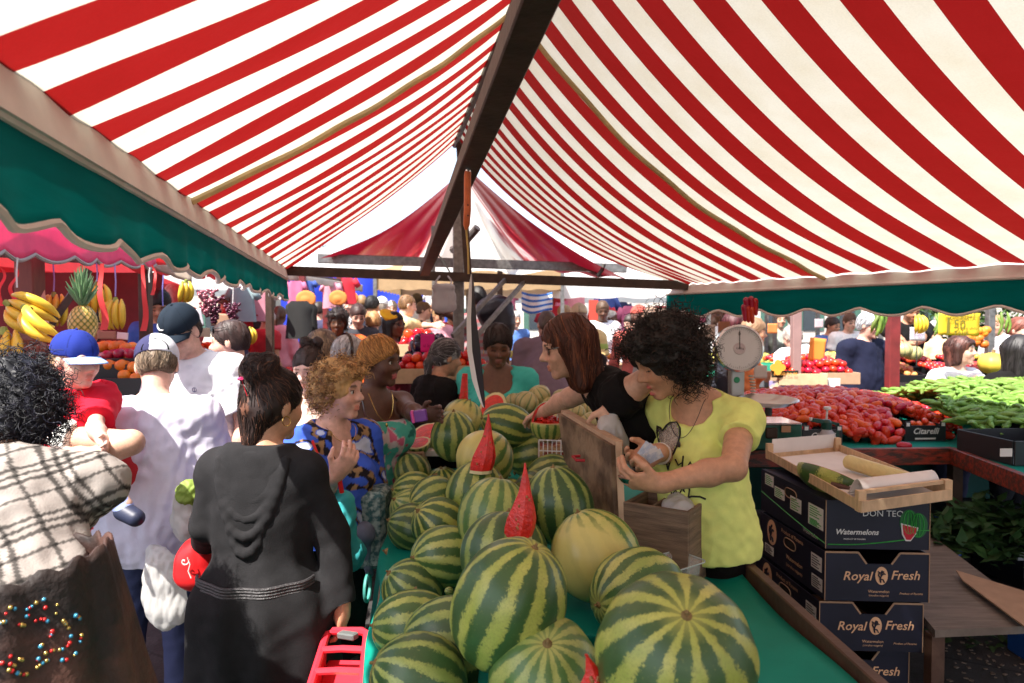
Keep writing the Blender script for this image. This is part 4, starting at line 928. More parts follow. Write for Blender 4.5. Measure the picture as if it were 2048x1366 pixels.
# black t-shirt seller bending over
I = person('woman with straight reddish brown hair in a black t-shirt bending over the counter', (1134, 695, 2.80), -86, nod=14, byaw=-84, lean=50, skin='light', neck=.02, s=1.04,
    hair=dict(kind='bob', col=(.07, .02, .010), col2=(.16, .05, .02), n=420, length=.20, r=.0022, vol=1.25, seed=5, mix=.3), top=dict(col=BLK, sleeve=.45, neck='crew', hem=.46, infl=.014, loose=.015, cuff=.01),
    arms=((P(1292, 760, 2.56), P(1224, 812, 2.62)), (P(1140, 795, 3.05), P(1085, 825, 3.3))), curl=(.9, .5), palm=((-.2, .3, -.6), (0, 0, -1)), bottom=BLK, wd=1.12, eyes='down', handdir=((-.25, .0, -1), None))
B1 = I; glasses(I)
# teal top
I = person('short-haired woman in a turquoise scoop-neck top at the far end of the table', (996, 692, 4.35), 4, nod=20, skin='brown', byaw=0, s=1.08,
    hair=dict(kind='short', col=(.018, .008, .006), n=200, fringe=1, vol=1.08), top=dict(col=(.07, .50, .43), sleeve=.35, neck='scoop', hem=.6, fold=.003), eyes='down', lips=(.26, .09, .07), bust=1.3, wd=1.05, bottom=(.03, .04, .08)); 
for e_ in (-1, 1): earring(I, e_)
b = MB()
for i in range(6): b.ell(I['at'](0, .118-.004*i, .165+i*.035), .006, nu=8, nv=6)
b.build('buttons', mat('turquoise_button', (.12, .6, .52), .4), I['top'])
# long black dress
def pat_dress(v, c):
    return c
Hd = (548, 812, 2.32); pz = .80
I = person('woman seen from behind in a long charcoal hooded dress with pinned-up dark hair', Hd, 146, nod=8, byaw=176, lean=2, skin='tan', s=1.0, wd=.88,
    hair=dict(kind='bun', col=(.022, .010, .008), col2=(.12, .05, .03), n=1100, r=.0014, seed=9, var=.5, mix=.25, vol=1.35), top=None, bottom=None,
    arms=((P(415, 1050, 2.28), P(412, 1110, 2.6)), (P(664, 1065, 2.30), P(683, 1212, 2.26))), curl=(.6, 1.3), palm=(None, (-1, 0, .0)), handdir=(None, (0, .05, -1)))
D1 = I; at = I['at']; p_ = I['pel']
arms_ = [q for i in (0, 1) for q in (cap(I['S'][i], I['E'][i], .048, .044, .035), cap(I['E'][i], I['E'][i]+(I['W'][i]-I['E'][i])*.96, .042, .034, .02, 1))]
skirt_ = [cap(V(p_[0], p_[1], p_[2]+.02), V(p_[0]+.02, p_[1]+.0, .55), .14, .165, .08), cap(V(p_[0]-.10, p_[1], .62), V(p_[0]-.10, p_[1]+.02, .06), .12, .17, .1), cap(V(p_[0]+.10, p_[1], .62), V(p_[0]+.12, p_[1]+.02, .06), .12, .17, .1)]
torso_ = [ell(at(0, -.005, .15), V(.165, .115, .165), I['BM'], .06), ell(at(0, 0, .32), V(.145, .108, .16), I['BM'], .08), ell(at(0, -.02, .48), V(.18, .14, .13), I['BM'], .08), cap(I['S'][0], I['S'][1], .062, k=.05), cap(at(-.05, -.02, .0), at(.05, -.02, .0), .06, k=.05)]
def dfold(v, N): 
    d = np.clip((1.0-v[:, 2])/.8, 0, 1); th = np.arctan2(v[:, 0]-p_[0], -(v[:, 1]-p_[1])); return .012*d*np.sin(th*9+3*wob(v*V(1, 1, .3), 5, 2, 1)) + .004*wob(v*V(1, 1, .4), 18, 5, 2) + .002*wob(v, 60, 7, 1)
v, f = sdf_mesh(torso_+arms_+skirt_, .006, infl=.012, disp=dfold, cuts=[('zmin', .03), ('pl', at(0, 0, -.04), I['T'], .14)])
M_JERSEY = mat('charcoal_jersey', (.017, .0165, .018), .95, var=.2, vscale=20, spec=.2, bump=.2, bscale=300)
dress = mkobj('dress', v, f, M_JERSEY, I['root'], True)
# hood draping on the back: nested sagging folds
b = MB(); bf, br = I['bf'], I['br']
for k, (wd_, dp_, off) in enumerate(((.135, .17, .028), (.128, .225, .040), (.112, .28, .048), (.09, .33, .050))):
    pts = [at(wd_*math.cos(a)*(1 if a < 99 else 1), -.085-off*math.sin(a)-.03*math.sin(a), .015+dp_*math.sin(a)**1.15) for a in np.linspace(0, math.pi, 25)]
    b.tube(pts, [.010+.018*math.sin(a) for a in np.linspace(0, math.pi, 25)], 8)
hood = [cap(b_, c_, .020, k=.03) for b_, c_ in ()]
pr = []
for k, (wd_, dp_, off, rr_) in enumerate(((.125, .135, .03, .020), (.128, .185, .045, .017), (.118, .24, .052, .016), (.10, .295, .05, .015), (.07, .34, .04, .014))):
    an = np.linspace(.05, math.pi-.05, 15); pts = [at(wd_*math.cos(a), -.075-off*math.sin(a), .0+dp_*math.sin(a)**1.2) for a in an]
    pr += [cap(pts[i], pts[i+1], rr_*(.6+.4*math.sin(an[i])), rr_*(.6+.4*math.sin(an[i+1])), .010) for i in range(14)]
pr += [ell(at(0, -.09, .12), V(.11, .028, .15), I['BM'], .02)]
v, f = sdf_mesh(pr, .0055, disp=lambda v, N: .003*wob(v, 30, 8, 2)); mkobj('hood', v, f, M_JERSEY, dress, True)
# braided band at the waist
from mathutils.bvhtree import BVHTree
bvd = BVHTree.FromPolygons([tuple(q.co) for q in dress.data.vertices], [tuple(q.vertices) for q in dress.data.polygons]); offd = basepos(dress); zb_ = at(0, 0, .40)[2]; bb = []
for a in np.linspace(.25, math.pi-.25, 44):
    d_ = V(math.cos(a), -math.sin(a), 0); h_ = bvd.ray_cast(Vector(V(p_[0], p_[1], zb_)-offd), Vector(d_))[0]
    if h_ is not None and (V(*h_)-(V(p_[0], p_[1], zb_)-offd))@(V(*h_)-(V(p_[0], p_[1], zb_)-offd)) < .06: bb.append(V(*h_)+offd+d_*.003)
b = MB()
for dz in (-.014, -.005, .005, .014): b.tube([q+V(0, 0, dz) for q in bb], .005, 6)
b.build('waist_braid', mat('braid', (.045, .042, .045), .45, var=.5, vscale=120, bump=.5, bscale=200), dress)
b = MB(); b.bar(I['hd'](-.02, -.122, .09), I['hd'](.03, -.125, .03), .008, .004); b.build('hair_clip', M_CHROME, I['root'])
b = MB(); b.tube([I['hd'](-.05+.0, -.095, .085), I['hd'](-.03, -.125, .082), I['hd'](0, -.135, .085)], .006, 6); b.build('hair_tie', mat('pink_elastic', (.8, .05, .2), .5), I['root'])
earring(I, 1, r=.016)
# blonde curly
def pat_blue(v, c):
    n = wob(v, 26, 31, 2); m = wob(v, 90, 5, 2); c = np.tile(V(.05, .12, .62), (len(v), 1)); c[n > .35] = (.55, .62, .8); k = (np.abs(n-.1) < .16); c[k] = (.02, .015, .02); c[k & (m > .1)] = (.32, .2, .1); return c
I = person('woman with curly blond hair in a blue patterned blouse with a red shoulder strap', (680, 782, 2.98), 72, nod=4, byaw=48, lean=4, skin='pink', wd=1.1, s=1.02,
    hair=dict(kind='curly', col=(.50, .29, .11), col2=(.26, .13, .045), n=800, r=.0022, vol=.84, seed=12, mix=.3), top=dict(col=(.05, .1, .6), sleeve=.95, neck='v', hem=.48, pat=pat_blue, loose=.015), bottom=BLK,
    arms=(None, (P(640, 985, 2.75), P(672, 950, 2.62))), curl=(.5, 1.6), handdir=(None, (.4, -.1, .5)), palm=(None, (-.3, .8, .3)))
BL = I; necklace(I, .06, .06); earring(I, 1, 'stud')
b = MB(); b.tube([I['at'](.12, .02, -.01), I['at'](.125, .11, .08), I['at'](.10, .145, .2), P(676, 944, 2.60), P(684, 985, 2.62)], .009, 6); b.build('red_strap', mat('red_leather', (.6, .012, .015), .35), I['root'])
v, f = sdf_mesh([cap(I['at'](.17, .05, .42), I['at'](0, .14, .44), .04, k=.03), cap(I['at'](0, .14, .44), I['at'](-.17, .05, .41), .04, k=.03), cap(I['at'](-.17, .05, .42), I['at'](0, -.14, .42), .035, k=.03), cap(I['at'](0, -.14, .42), I['at'](.17, .05, .42), .035, k=.03), cap(I['at'](-.06, .16, .44), I['at'](-.09, .17, .62), .035, .02, .03), ell(I['at'](-.06, .165, .43), .05)], .006, disp=lambda v, N: .007*wob(v, 45, 2, 2))
mkobj('tied_cardigan', v, f, mat('slate_knit', (.16, .19, .27), .9, var=.15, bump=.3), I['root'], True)
# floral tube top
I = person('woman with cropped golden hair in a floral strapless top holding a purple pouch', (760, 724, 3.45), 68, nod=4, byaw=42, skin='dark', lean=2, wd=1.05, s=1.04, bust=1.25,
    hair=dict(kind='short', col=(.48, .24, .07), col2=(.28, .12, .035), n=420, r=.002, fringe=1, vol=1.15, seed=2), top=dict(col=(.1, .5, .4), sleeve=0, neck='tube', hem=.62, pat=pat_floral, loose=.0), bottom=(.25, .38, .36),
    arms=((P(822, 822, 3.35), P(842, 832, 3.2)), None), curl=(.8, .5), handdir=((.5, -.2, .1), None), lips=(.42, .10, .10), brow=(.02, .01, .01)); FL = I
necklace(I, .13, .06)
for e_ in (-1, 1): b = MB(); b.tube([I['at'](e_*.09, .105, .12), I['at'](e_*.088, .06, .02), I['at'](e_*.085, -.03, -.015), I['at'](e_*.08, -.09, .06)], .005, 5); b.build('bra_strap', M_IRIS, I['root'])
tp = thing('pouch', 'small purple pouch held by the woman in the floral top', 'pouch', P(840, 842, 3.1)); b = MB(); b.box(P(838, 832, 3.1), (.075, .025, .055), Matrix.Rotation(R(-10), 3, 'Y'), bev=.005); b.build('pouch_body', mat('purple_vinyl', (.18, .05, .30), .35), tp)
b = MB(); b.box(P(826, 833, 3.095), (.012, .028, .057), Matrix.Rotation(R(-10), 3, 'Y'), bev=.002); b.build('pouch_edge', mat('pink_vinyl', (.7, .08, .3), .35), tp)
# pale frowning woman behind the blonde
I = person('dark-haired woman with a pale frowning face behind the curly blonde', (617, 742, 3.7), -6, nod=10, skin=(.78, .50, .42), byaw=10, hair=dict(kind='bun', col=(.035, .02, .018), n=260, seed=3), top=dict(col=(.75, .75, .78), sleeve=.5, neck='scoop'), brow=(.06, .03, .02))
I = person('woman with ash blond bobbed hair in profile in the crowd', (641, 698, 4.7), -75, nod=3, skin='pink', hair=dict(kind='bob', col=(.34, .24, .15), col2=(.14, .10, .08), length=.14, n=260, vol=1.1, seed=6, mix=.4), top=dict(col=(.25, .22, .2), sleeve=1.9), s=1.04)
I = person('silver-haired person with a black headband seen from behind', (700, 712, 4.35), 130, nod=2, skin='pink', hair=dict(kind='short', col=(.55, .55, .56), col2=(.25, .25, .27), n=260, vol=1.12, seed=7, mix=.3), top=dict(col=(.03, .03, .035), sleeve=1.9), s=1.02)
b = MB(); b.tube([I['hd'](.088*math.cos(a), -.03, .03+.112*math.sin(a)) for a in np.linspace(-.3, math.pi+.3, 20)], .010, 6); b.build('headband', M_IRIS, I['root'])
I = person('woman with a long grey ponytail and black jacket by the tomatoes', (893, 716, 4.6), 118, nod=12, byaw=120, lean=14, skin='tan', hair=dict(kind='pony', col=(.06, .055, .06), col2=(.35, .33, .33), length=.32, n=420, seed=8, mix=.35), top=dict(col=BLK, sleeve=1.95, infl=.024, hem=.62, loose=.01), s=1.0)
# far crowd at the stalls
I = person('woman in a yellow beret, sunglasses and maroon jacket', (790, 650, 6.6), 58, nod=0, skin='dark', byaw=70, hair=dict(kind='long', col=BLK, length=.25, n=120), top=dict(col=(.10, .008, .015), sleeve=1.9, infl=.03, loose=.03, hem=.7), arms=((P(822, 700, 6.3), P(846, 686, 6.2)), None), hat=dict(kind='beret', col=(.75, .38, .02)))
glasses(I)
I = person('man with light brown hair in a pale yellow polo reaching for fruit', (815, 612, 8.4), 112, nod=12, fem=False, skin='pink', hair=dict(kind='buzz', col=(.20, .10, .04), n=80), top=dict(col=(.68, .54, .28), sleeve=.8, infl=.025, loose=.03, hem=.62), arms=(None, (P(838, 652, 8.6), P(868, 651, 8.3))), bottom=(.1, .08, .06), s=1.08, lean=6)
I = person('woman with a dark afro in a bright orange jacket among the oranges', (676, 645, 6.7), 6, nod=8, skin='dark', hair=dict(kind='afro', col=(.02, .01, .008), n=260, r=.003, vol=.92), top=dict(col=(.70, .13, .03), sleeve=1.95, infl=.035, neck='v', loose=.04, hem=.66), wd=1.15)
I = person('man in a striped pink and grey polo standing behind the post', (954, 600, 6.4), 215, nod=15, fem=False, skin='dark', hair=dict(kind='buzz', col=BLK, n=0), top=dict(col=(.38, .12, .13), sleeve=.75, pat=pat_bands(16, (.30, .25, .26), .6), infl=.02, loose=.02), arms=((P(925, 640, 6.3), P(888, 626, 6.1)), None), s=1.05)
bp = thing('backpack', 'dark backpack on the back of the man in the striped polo', 'backpack', P(995, 650, 6.2)); v, f = sdf_mesh([ell(P(990, 622, 6.2), (.17, .11, .15)), ell(P(1003, 648, 6.2), (.13, .11, .2))], .012, disp=lambda v, N: .01*wob(v, 20, 3, 2)); mkobj('backpack_body', v, f, mat('black_nylon', (.015, .013, .02), .4), bp)
I = person('woman with brown hair tied back looking down beside the orange jacket', (716, 632, 7.4), 20, nod=25, skin='pink', hair=dict(kind='pony', col=(.04, .015, .012), n=80), top=dict(col=(.05, .05, .06), sleeve=1.9))
I = person('man in a white cap and white shirt with his back turned', (764, 614, 9.2), 170, fem=False, skin='pink', hair=dict(kind='buzz', col=(.3, .25, .2), n=0), hat=dict(kind='cap', col=(.8, .78, .75)), top=dict(col=(.75, .75, .75), sleeve=.7))
I = person('dark-haired man in a black jacket deep in the centre of the crowd', (745, 612, 8.6), 160, fem=False, skin='med', hair=dict(kind='short', col=BLK, n=60), top=dict(col=(.02, .02, .03), sleeve=1.9))
I = person('blond-haired person with a dark bag below the white cap', (746, 646, 7.6), 200, skin='pink', hair=dict(kind='short', col=(.38, .2, .08), n=60), top=dict(col=BLK, sleeve=1.9))
I = person('grey-haired woman facing the camera far back near the blue tarpaulin', (784, 618, 10.5), 10, skin='pink', hair=dict(kind='short', col=(.4, .38, .38), n=0), top=dict(col=(.6, .6, .65), sleeve=1.5))
I = person('stooping man in a mauve sweatshirt with close-cropped hair', (1094, 652, 5.7), 190, nod=25, byaw=170, lean=22, fem=False, skin='pink', hair=dict(kind='buzz', col=(.10, .07, .06), n=0), top=dict(col=(.20, .14, .18), sleeve=1.95, infl=.03, loose=.04, fold=.012), wd=1.05, bottom=(.04, .04, .06))
I = person('man in a beige cap and yellow t-shirt bending away', (1158, 634, 6.9), 175, nod=10, fem=False, skin='pink', lean=16, hair=dict(kind='buzz', col=(.2, .1, .06), n=0), hat=dict(kind='cap', col=(.62, .48, .30)), top=dict(col=(.72, .50, .22), sleeve=.7, infl=.025, pat=pat_bands(4.5, (.35, .42, .1), .25)))
I = person('woman with long pink-tinted hair in front of the yellow t-shirt', (1168, 672, 6.1), 150, skin='pink', hair=dict(kind='long', col=(.7, .22, .16), col2=(.75, .4, .3), length=.28, n=120), top=dict(col=(.03, .02, .02), sleeve=1.9))
I = person('person in a dusty red cap left of the curly black mane', (1278, 636, 7.2), 150, fem=False, skin='pink', hair=dict(kind='buzz', col=(.1, .05, .04), n=0), hat=dict(kind='cap', col=(.42, .09, .07)), top=dict(col=(.5, .12, .1), sleeve=1.6))
I = person('grey-brown haired person just behind the curly black mane', (1306, 640, 6.9), 110, fem=False, skin='med', hair=dict(kind='short', col=(.22, .13, .09), n=60), top=dict(col=(.3, .26, .24), sleeve=1.6))
I = person('woman with dark red hair and glasses right of the curly mane', (1472, 650, 6.3), 60, skin='tan', hair=dict(kind='bob', col=(.06, .008, .012), length=.08, n=90), top=dict(col=(.03, .03, .04), sleeve=1.8)); glasses(I, 'glasses')
I = person('brown-haired woman with a cream headscarf behind the scale dial', (1508, 664, 6.0), 80, skin='tan', hair=dict(kind='short', col=(.26, .15, .08), n=60, vol=1.15), top=dict(col=(.55, .16, .05), sleeve=1.9))
I = person('person in a creased white shirt bent down behind the tomato crates', (1584, 676, 7.0), 195, nod=20, lean=28, fem=False, skin='pink', hair=dict(kind='short', col=(.35, .3, .27), n=60), top=dict(col=(.78, .77, .76), sleeve=1.9, infl=.03, loose=.04, fold=.014))
I = person('grey-haired elderly man in a navy work jacket walking past', (1738, 652, 6.75), 35, nod=8, byaw=20, fem=False, skin='pink', hair=dict(kind='short', col=(.45, .46, .48), n=90, r=.003), top=dict(col=(.009, .011, .030), sleeve=1.97, infl=.035, neck='crew', loose=.035, hem=.74), bottom=(.015, .015, .02), s=1.05, dp=1.1)
glasses(I)
I = person('woman in a white t-shirt with a dark bag strap leaning behind the beans', (1922, 702, 5.6), 42, nod=-2, byaw=15, skin='pink', wd=1.05, lean=6, hair=dict(kind='bob', col=(.05, .018, .015), col2=(.12, .04, .03), length=.10, n=240, fringe=1, vol=1.15, seed=14), top=dict(col=(.70, .66, .68), sleeve=.6, neck='crew', loose=.02), arms=((P(1965, 770, 5.3), P(1925, 780, 5.1)), (P(1862, 775, 5.3), P(1905, 782, 5.1))), curl=(1, 1), bottom=(.05, .05, .1))
b = MB(); b.tube([I['at'](.11, -.02, -.01), I['at'](.08, .10, .08), I['at'](-.02, .125, .22), I['at'](-.12, .12, .36)], .014, 6); b.build('bag_strap', M_IRIS, I['root'])
I = person('woman with long black hair and a large pale earring at the right edge', (2043, 706, 4.9), 52, nod=4, byaw=20, skin='tan', hair=dict(kind='long', col=(.012, .009, .01), length=.38, n=300, vol=1.2, seed=15), top=dict(col=BLK, sleeve=1.95, infl=.02), lips=(.4, .08, .08)); earring(I, 1, r=.024)
I = person('reddish-haired head behind the right edge woman', (2040, 662, 6.4), 20, skin='pink', hair=dict(kind='short', col=(.2, .06, .04), n=60), top=dict(col=(.4, .3, .3), sleeve=1.5))
I = person('seller in a black t-shirt with bare forearms over the peaches', (1822, 622, 7.6), -5, nod=20, fem=False, skin='med', hair=dict(kind='buzz', col=BLK, n=0), top=dict(col=BLK, sleeve=.75, infl=.025), arms=((P(1842, 678, 7.4), P(1815, 690, 7.1)), (P(1795, 676, 7.4), P(1812, 694, 7.1))), s=1.05)
# left side
def cap2(q): return (np.arctan2(q[:, 0], q[:, 1]) > -2.4) & (np.arctan2(q[:, 0], q[:, 1]) < .9)
I = person('man seen from behind in a white and navy cap and pale lavender t-shirt', (314, 733, 2.95), -157, nod=26, byaw=-172, lean=8, fem=False, skin='pink', neck=.01,
    hair=dict(kind='buzz', col=(.16, .11, .07), col2=(.3, .22, .15), n=300, r=.0012), hat=dict(kind='cap', col=(.04, .04, .10), col2=(.74, .74, .78), cap2=lambda q: q[:, 0] > -.02, brim=(.5, .5, .55)), top=dict(col=(.62, .60, .72), sleeve=.72, neck='crew', hem=.66, infl=.02, loose=.02, fold=.009, cuff=.02), wd=.98,
    arms=((P(335, 955, 2.78), P(300, 1052, 2.72)), (P(440, 960, 2.95), P(430, 1050, 3.1))), curl=(1.2, .6), handdir=((-.2, 0, -1), None), bottom=(.05, .06, .13)); W1 = I
b = MB(); b.tube([I['hd'](.05*math.cos(a), -.112+.012*abs(math.cos(a)), .035+.045*math.sin(a)) for a in np.linspace(0, math.pi, 13)], .004, 5); b.build('cap_strap', M_CLOTH_A, I['root'])
I = person('man facing down in a dark navy cap and white t-shirt with a small round emblem', (362, 664, 3.45), -14, nod=30, byaw=-8, lean=6, fem=False, skin='pink', s=1.04, hair=dict(kind='buzz', col=(.04, .025, .02), n=120), hat=dict(kind='cap', col=(.012, .02, .032)), top=dict(col=(.74, .74, .78), sleeve=.75, hem=.64, infl=.02, loose=.02, fold=.008, cuff=.02), eyes='down', bottom=(.05, .05, .06)); W2 = I
b = MB(); b.rev([(0, .004), (.026, .002), (.028, 0)], I['hd'](.015, .078, .082), frame(I['hf']*.7+I['hu']*.75)[0:0] or np.stack(frame(I['hf']*.75+I['hu']*.6), 1), 18); b.build('cap_badge', mat('badge_white', (.75, .75, .75), .5), I['root'])
b = MB(); cc = I['at'](-.075, .125, .13); fx = np.stack([I['br'], I['T'], I['bf']], 1); b.tube([cc+fx@V(.011*math.cos(a), .011*math.sin(a), 0) for a in np.linspace(0, 2*math.pi, 20)], .0016, 4); b.tube([cc+fx@V(0, .009, 0), cc-fx@V(0, .009, 0)], .0016, 4); b.build('shirt_emblem', mat('navy_print', (.02, .02, .12), .6), I['root'])
I = person('short-haired person with sunglasses pushed up, slate blue top', (459, 686, 3.95), -80, nod=6, byaw=-60, fem=False, skin='pink', hair=dict(kind='short', col=(.04, .02, .018), n=200, r=.0016), top=dict(col=(.20, .21, .34), sleeve=.8, infl=.018, loose=.01, neck='crew'), bottom=(.05, .05, .08)); glasses(I, z0=.085, y0=.075)
I = person('toddler in a blue cap and red shirt carried on an arm', (152, 722, 2.55), 72, nod=8, byaw=60, lean=8, s=.60, hs=1.38, fem=False, skin=(.66, .40, .32), hair=dict(kind='buzz', col=(.35, .24, .14), n=120, r=.0012), hat=dict(kind='cap', col=(.015, .03, .22), brim=(.35, .5, .85)), top=dict(col=(.62, .010, .03), sleeve=.8, neck='crew', hem=.6, infl=.028, fold=.010, loose=.03), wd=1.1, bottom=(.55, .012, .03), legs=False, arms=((P(190, 855, 2.45), P(205, 880, 2.38)), None)); TD = I
v, f = sdf_mesh([cap(I['at'](-.06, .02, .50), P(205, 965, 2.40), .062, .05, .03), cap(P(205, 965, 2.40), P(248, 1012, 2.38), .045, .03, .02), cap(I['at'](.06, .02, .5), P(160, 960, 2.6), .06, .05, .03), ell(I['at'](0, 0, .48), (.10, .09, .09))], .006); mkobj('legs', v, f, M_SKIN, I['root'], True, col=np.tile(np.array((.62, .38, .30)), (len(v), 1)))
v, f = sdf_mesh([cap(P(236, 1000, 2.38), P(248, 1016, 2.38), .033, k=.01)], .005); mkobj('sock', v, f, mat('blue_sock', (.35, .42, .75), .9), I['root'])
v, f = sdf_mesh([cap(P(248, 1022, 2.38), P(272, 1036, 2.36), .034, .030, .01)], .005); mkobj('shoe', v, f, mat('navy_shoe', (.015, .02, .05), .5), I['root'])
I = person('mother in a white t-shirt holding the red-shirted toddler', (62, 745, 2.85), 150, nod=12, byaw=80, lean=5, skin='light', wd=1.15, hair=dict(kind='bob', col=(.14, .03, .018), col2=(.24, .06, .03), length=.12, n=300, seed=21), top=dict(col=(.72, .74, .70), sleeve=.7, neck='scoop', loose=.03), arms=((P(170, 950, 2.75), P(150, 960, 2.5)), (P(262, 885, 2.42), P(182, 912, 2.36))), bottom=(.1, .1, .12), curl=(.5, .7), handdir=(None, (-1, .1, -.1)), bust=1.2)
I = person('woman in a pale pink sleeve reaching across the fruit display', (176, 652, 4.5), 60, nod=15, byaw=60, lean=10, skin='tan', hair=dict(kind='bob', col=BLK, length=.1, n=100), top=dict(col=(.62, .36, .40), sleeve=1.95, infl=.022), arms=((P(226, 722, 4.35), P(285, 748, 4.15)), None))
I = person('dark-haired stallholder in a blue t-shirt looking down', (318, 612, 5.3), 25, nod=28, byaw=-10, fem=False, skin='tan', hair=dict(kind='short', col=BLK, n=120), top=dict(col=(.05, .12, .42), sleeve=.7, infl=.02, loose=.02), eyes='down')
I = person('person in a magenta top behind the hanging bananas', (268, 590, 6.2), 10, skin='med', hair=dict(kind='short', col=BLK, n=0), top=dict(col=(.38, .02, .2), sleeve=1.9, infl=.03))
# plaid bending woman in the lower left corner
def pat_plaid(v, c):
    q = v - V(-1.2, 1.75, 1.1); a = (q[:, 0]*.8+q[:, 2]*.6+q[:, 1]*.3); b_ = (-q[:, 0]*.6+q[:, 2]*.8+q[:, 1]*.2); c = np.tile(V(.32, .285, .26), (len(v), 1))
    for t_ in (a, b_):
        k = (t_*7.5) % 1; c[(np.abs(k-.12) < .035) | (np.abs(k-.26) < .03) | (np.abs(k-.40) < .03)] *= .22; c[np.abs(k-.8) < .025] *= .25
    return np.clip(c, .012, 1)
I = person('woman bending over with curly black hair in a cream and black plaid shirt', (22, 842, 1.74), -150, nod=35, byaw=-152, lean=44, skin='tan', s=1.02, wd=1.12, dp=1.1, hair=dict(kind='curly', col=(.006, .006, .010), col2=(.015, .015, .028), n=1500, r=.0013, vol=1.0, seed=30), top=dict(col=(.66, .6, .56), sleeve=1.95, infl=.018, pat=pat_plaid, loose=.01, fold=.010, hem=.42),
    arms=((P(20, 1120, 1.55), P(-40, 1200, 1.8)), (P(110, 1060, 1.85), P(80, 1150, 2.0))), bottom=(.50, .34, .15), skirt=(.05, .20), h=.0055); PL = I
# ================================================================ THINGS AT THE MELON STALL
M_PLY = mat('stained_plywood', (.30, .20, .12), .7, var=.3, vscale=7, col2=(.10, .06, .035), bump=.3, bscale=40)
M_PALE = mat('raw_edge_wood', (.50, .34, .22), .8, var=.25, vscale=10)
M_CARD = mat('brown_cardboard', (.38, .24, .15), .85, var=.12, vscale=12)
M_WHITEC = mat('white_card', (.72, .68, .66), .7, var=.06)
M_NAVY = mat('navy_carton', (.010, .011, .026), .45, var=.2, vscale=6, bump=.05, bscale=20)
M_WPRINT = mat('white_print', (.7, .68, .66), .6, var=.05); M_GOLDP = mat('peach_print', (.75, .45, .26), .6, var=.05); M_GREENP = mat('green_print', (.03, .35, .05), .5, var=.2, vscale=40)
M_DGP = mat('dark_green_print', (.01, .13, .03), .5); M_REDP = mat('red_print', (.5, .01, .03), .5); M_CRATE = mat('poplar_crate', (.58, .40, .24), .8, var=.22, vscale=9, stretch=(1, 6, 1), bump=.15, bscale=50)
M_BAGW = mat('thin_white_bag', (.75, .74, .72), .35, trans=.45, var=.05, bump=.4, bscale=14)
def bag(name, label, prims, matl, seed=1, cat='plastic bag', amp=.014, h=.007, handles=None):
    v, f = sdf_mesh(prims, h, disp=lambda v, N: amp*wob(v*V(1, 1, .35), 48, seed, 3)+amp*.55*np.abs(wob(v*V(1, 1, .5), 75, seed+2, 2))); lo = v.min(0); c = (v.min(0)+v.max(0))/2
    t = thing(name, label, cat, (c[0], c[1], lo[2])); mkobj('bag_body', v, f, matl, t, True)
    for i, L in enumerate(handles or []): b = MB(); b.tube(L, .007, 6); b.build('bag_handle', matl, t)
    return t
# money box with its plywood lid standing open
q0, q1 = P(1246, 1040, 2.38), P(1386, 1028, 2.24)
mb_ = thing('money_box', 'open wooden money box with two compartments in front of the yellow t-shirt', 'wooden box', (q0+q1)/2-V(0, 0, .12))
u_ = nrm((q1-q0)*V(1, 1, 0)); w_ = np.cross(V(0, 0, 1), u_); LB = .235; DB = .21; o_ = V(q0[0], q0[1], 0); zt = q1[2]+.004; zb = TZ+.004
def bx(a, b_, c_, d_, z0, z1, m=M_WOOD, nm='box_side', par=None, bev=.002):
    p = [o_+u_*a+w_*c_, o_+u_*b_+w_*d_]; c = (p[0]+p[1])/2; s_ = (abs(b_-a), abs(d_-c_), z1-z0)
    b = MB(); b.box((c[0], c[1], (z0+z1)/2), s_, np.stack([u_, w_, V(0, 0, 1)], 1), bev=bev); return b.build(nm, m, par or mb_)
bx(0, LB, 0, .014, zb, zt); bx(0, LB, DB-.014, DB, zb, zt); bx(0, .012, .014, DB-.014, zb, zt-.002); bx(LB-.012, LB, .014, DB-.014, zb, zt-.002); bx(.012, LB-.012, .014, DB-.014, zb, zb+.012, nm='box_floor'); bx(.085, .095, .014, DB-.014, zb+.012, zt-.01, nm='divider')
lid_a, lid_b, lid_c, lid_d = P(1128, 826, 2.92), P(1236, 890, 2.41), P(1245, 1085, 2.39), P(1140, 918, 2.92)
lid = thing('box_lid', 'stained plywood lid standing upright beside the money box', 'plywood lid', (lid_c+lid_d)/2)
b = MB(); n_ = nrm(np.cross(lid_b-lid_a, lid_c-lid_b)); b.poly([lid_a, lid_b, lid_c, lid_d], .028, n=n_); lo_ = b.build('board', M_PLY, lid, smooth=False)
b = MB(); e = lid_b-lid_a; b.bar(lid_a+n_*.003-V(0, 0, -.004), lid_b+n_*.003+V(0, 0, .004), .034, .020); b.bar(lid_b+V(0, 0, .012), lid_c, .022, .034); b.build('edge_strip', M_PALE, lid)
b = MB(); k0 = P(1160, 912, 2.62)-n_*.045*0; nn = -n_ if n_[1] > 0 else n_; b.tube([k0+nn*.0, k0+nn*.03, k0+nn*.035+nrm(e)*.05, k0+nn*.005+nrm(e)*.06], .006, 6); b.build('pull_handle', mat('red_metal', (.45, .02, .03), .3, metal=.4), lid)
bag('plastic_bag', 'crumpled clear white bag lying in the right half of the money box', [ell(o_+u_*.165+w_*.10+V(0, 0, zt-.025), (.055, .085, .045)), ell(o_+u_*.15+w_*.15+V(0, 0, zt-.02), (.04, .06, .04))], M_BAGW, 3, h=.005, amp=.010)
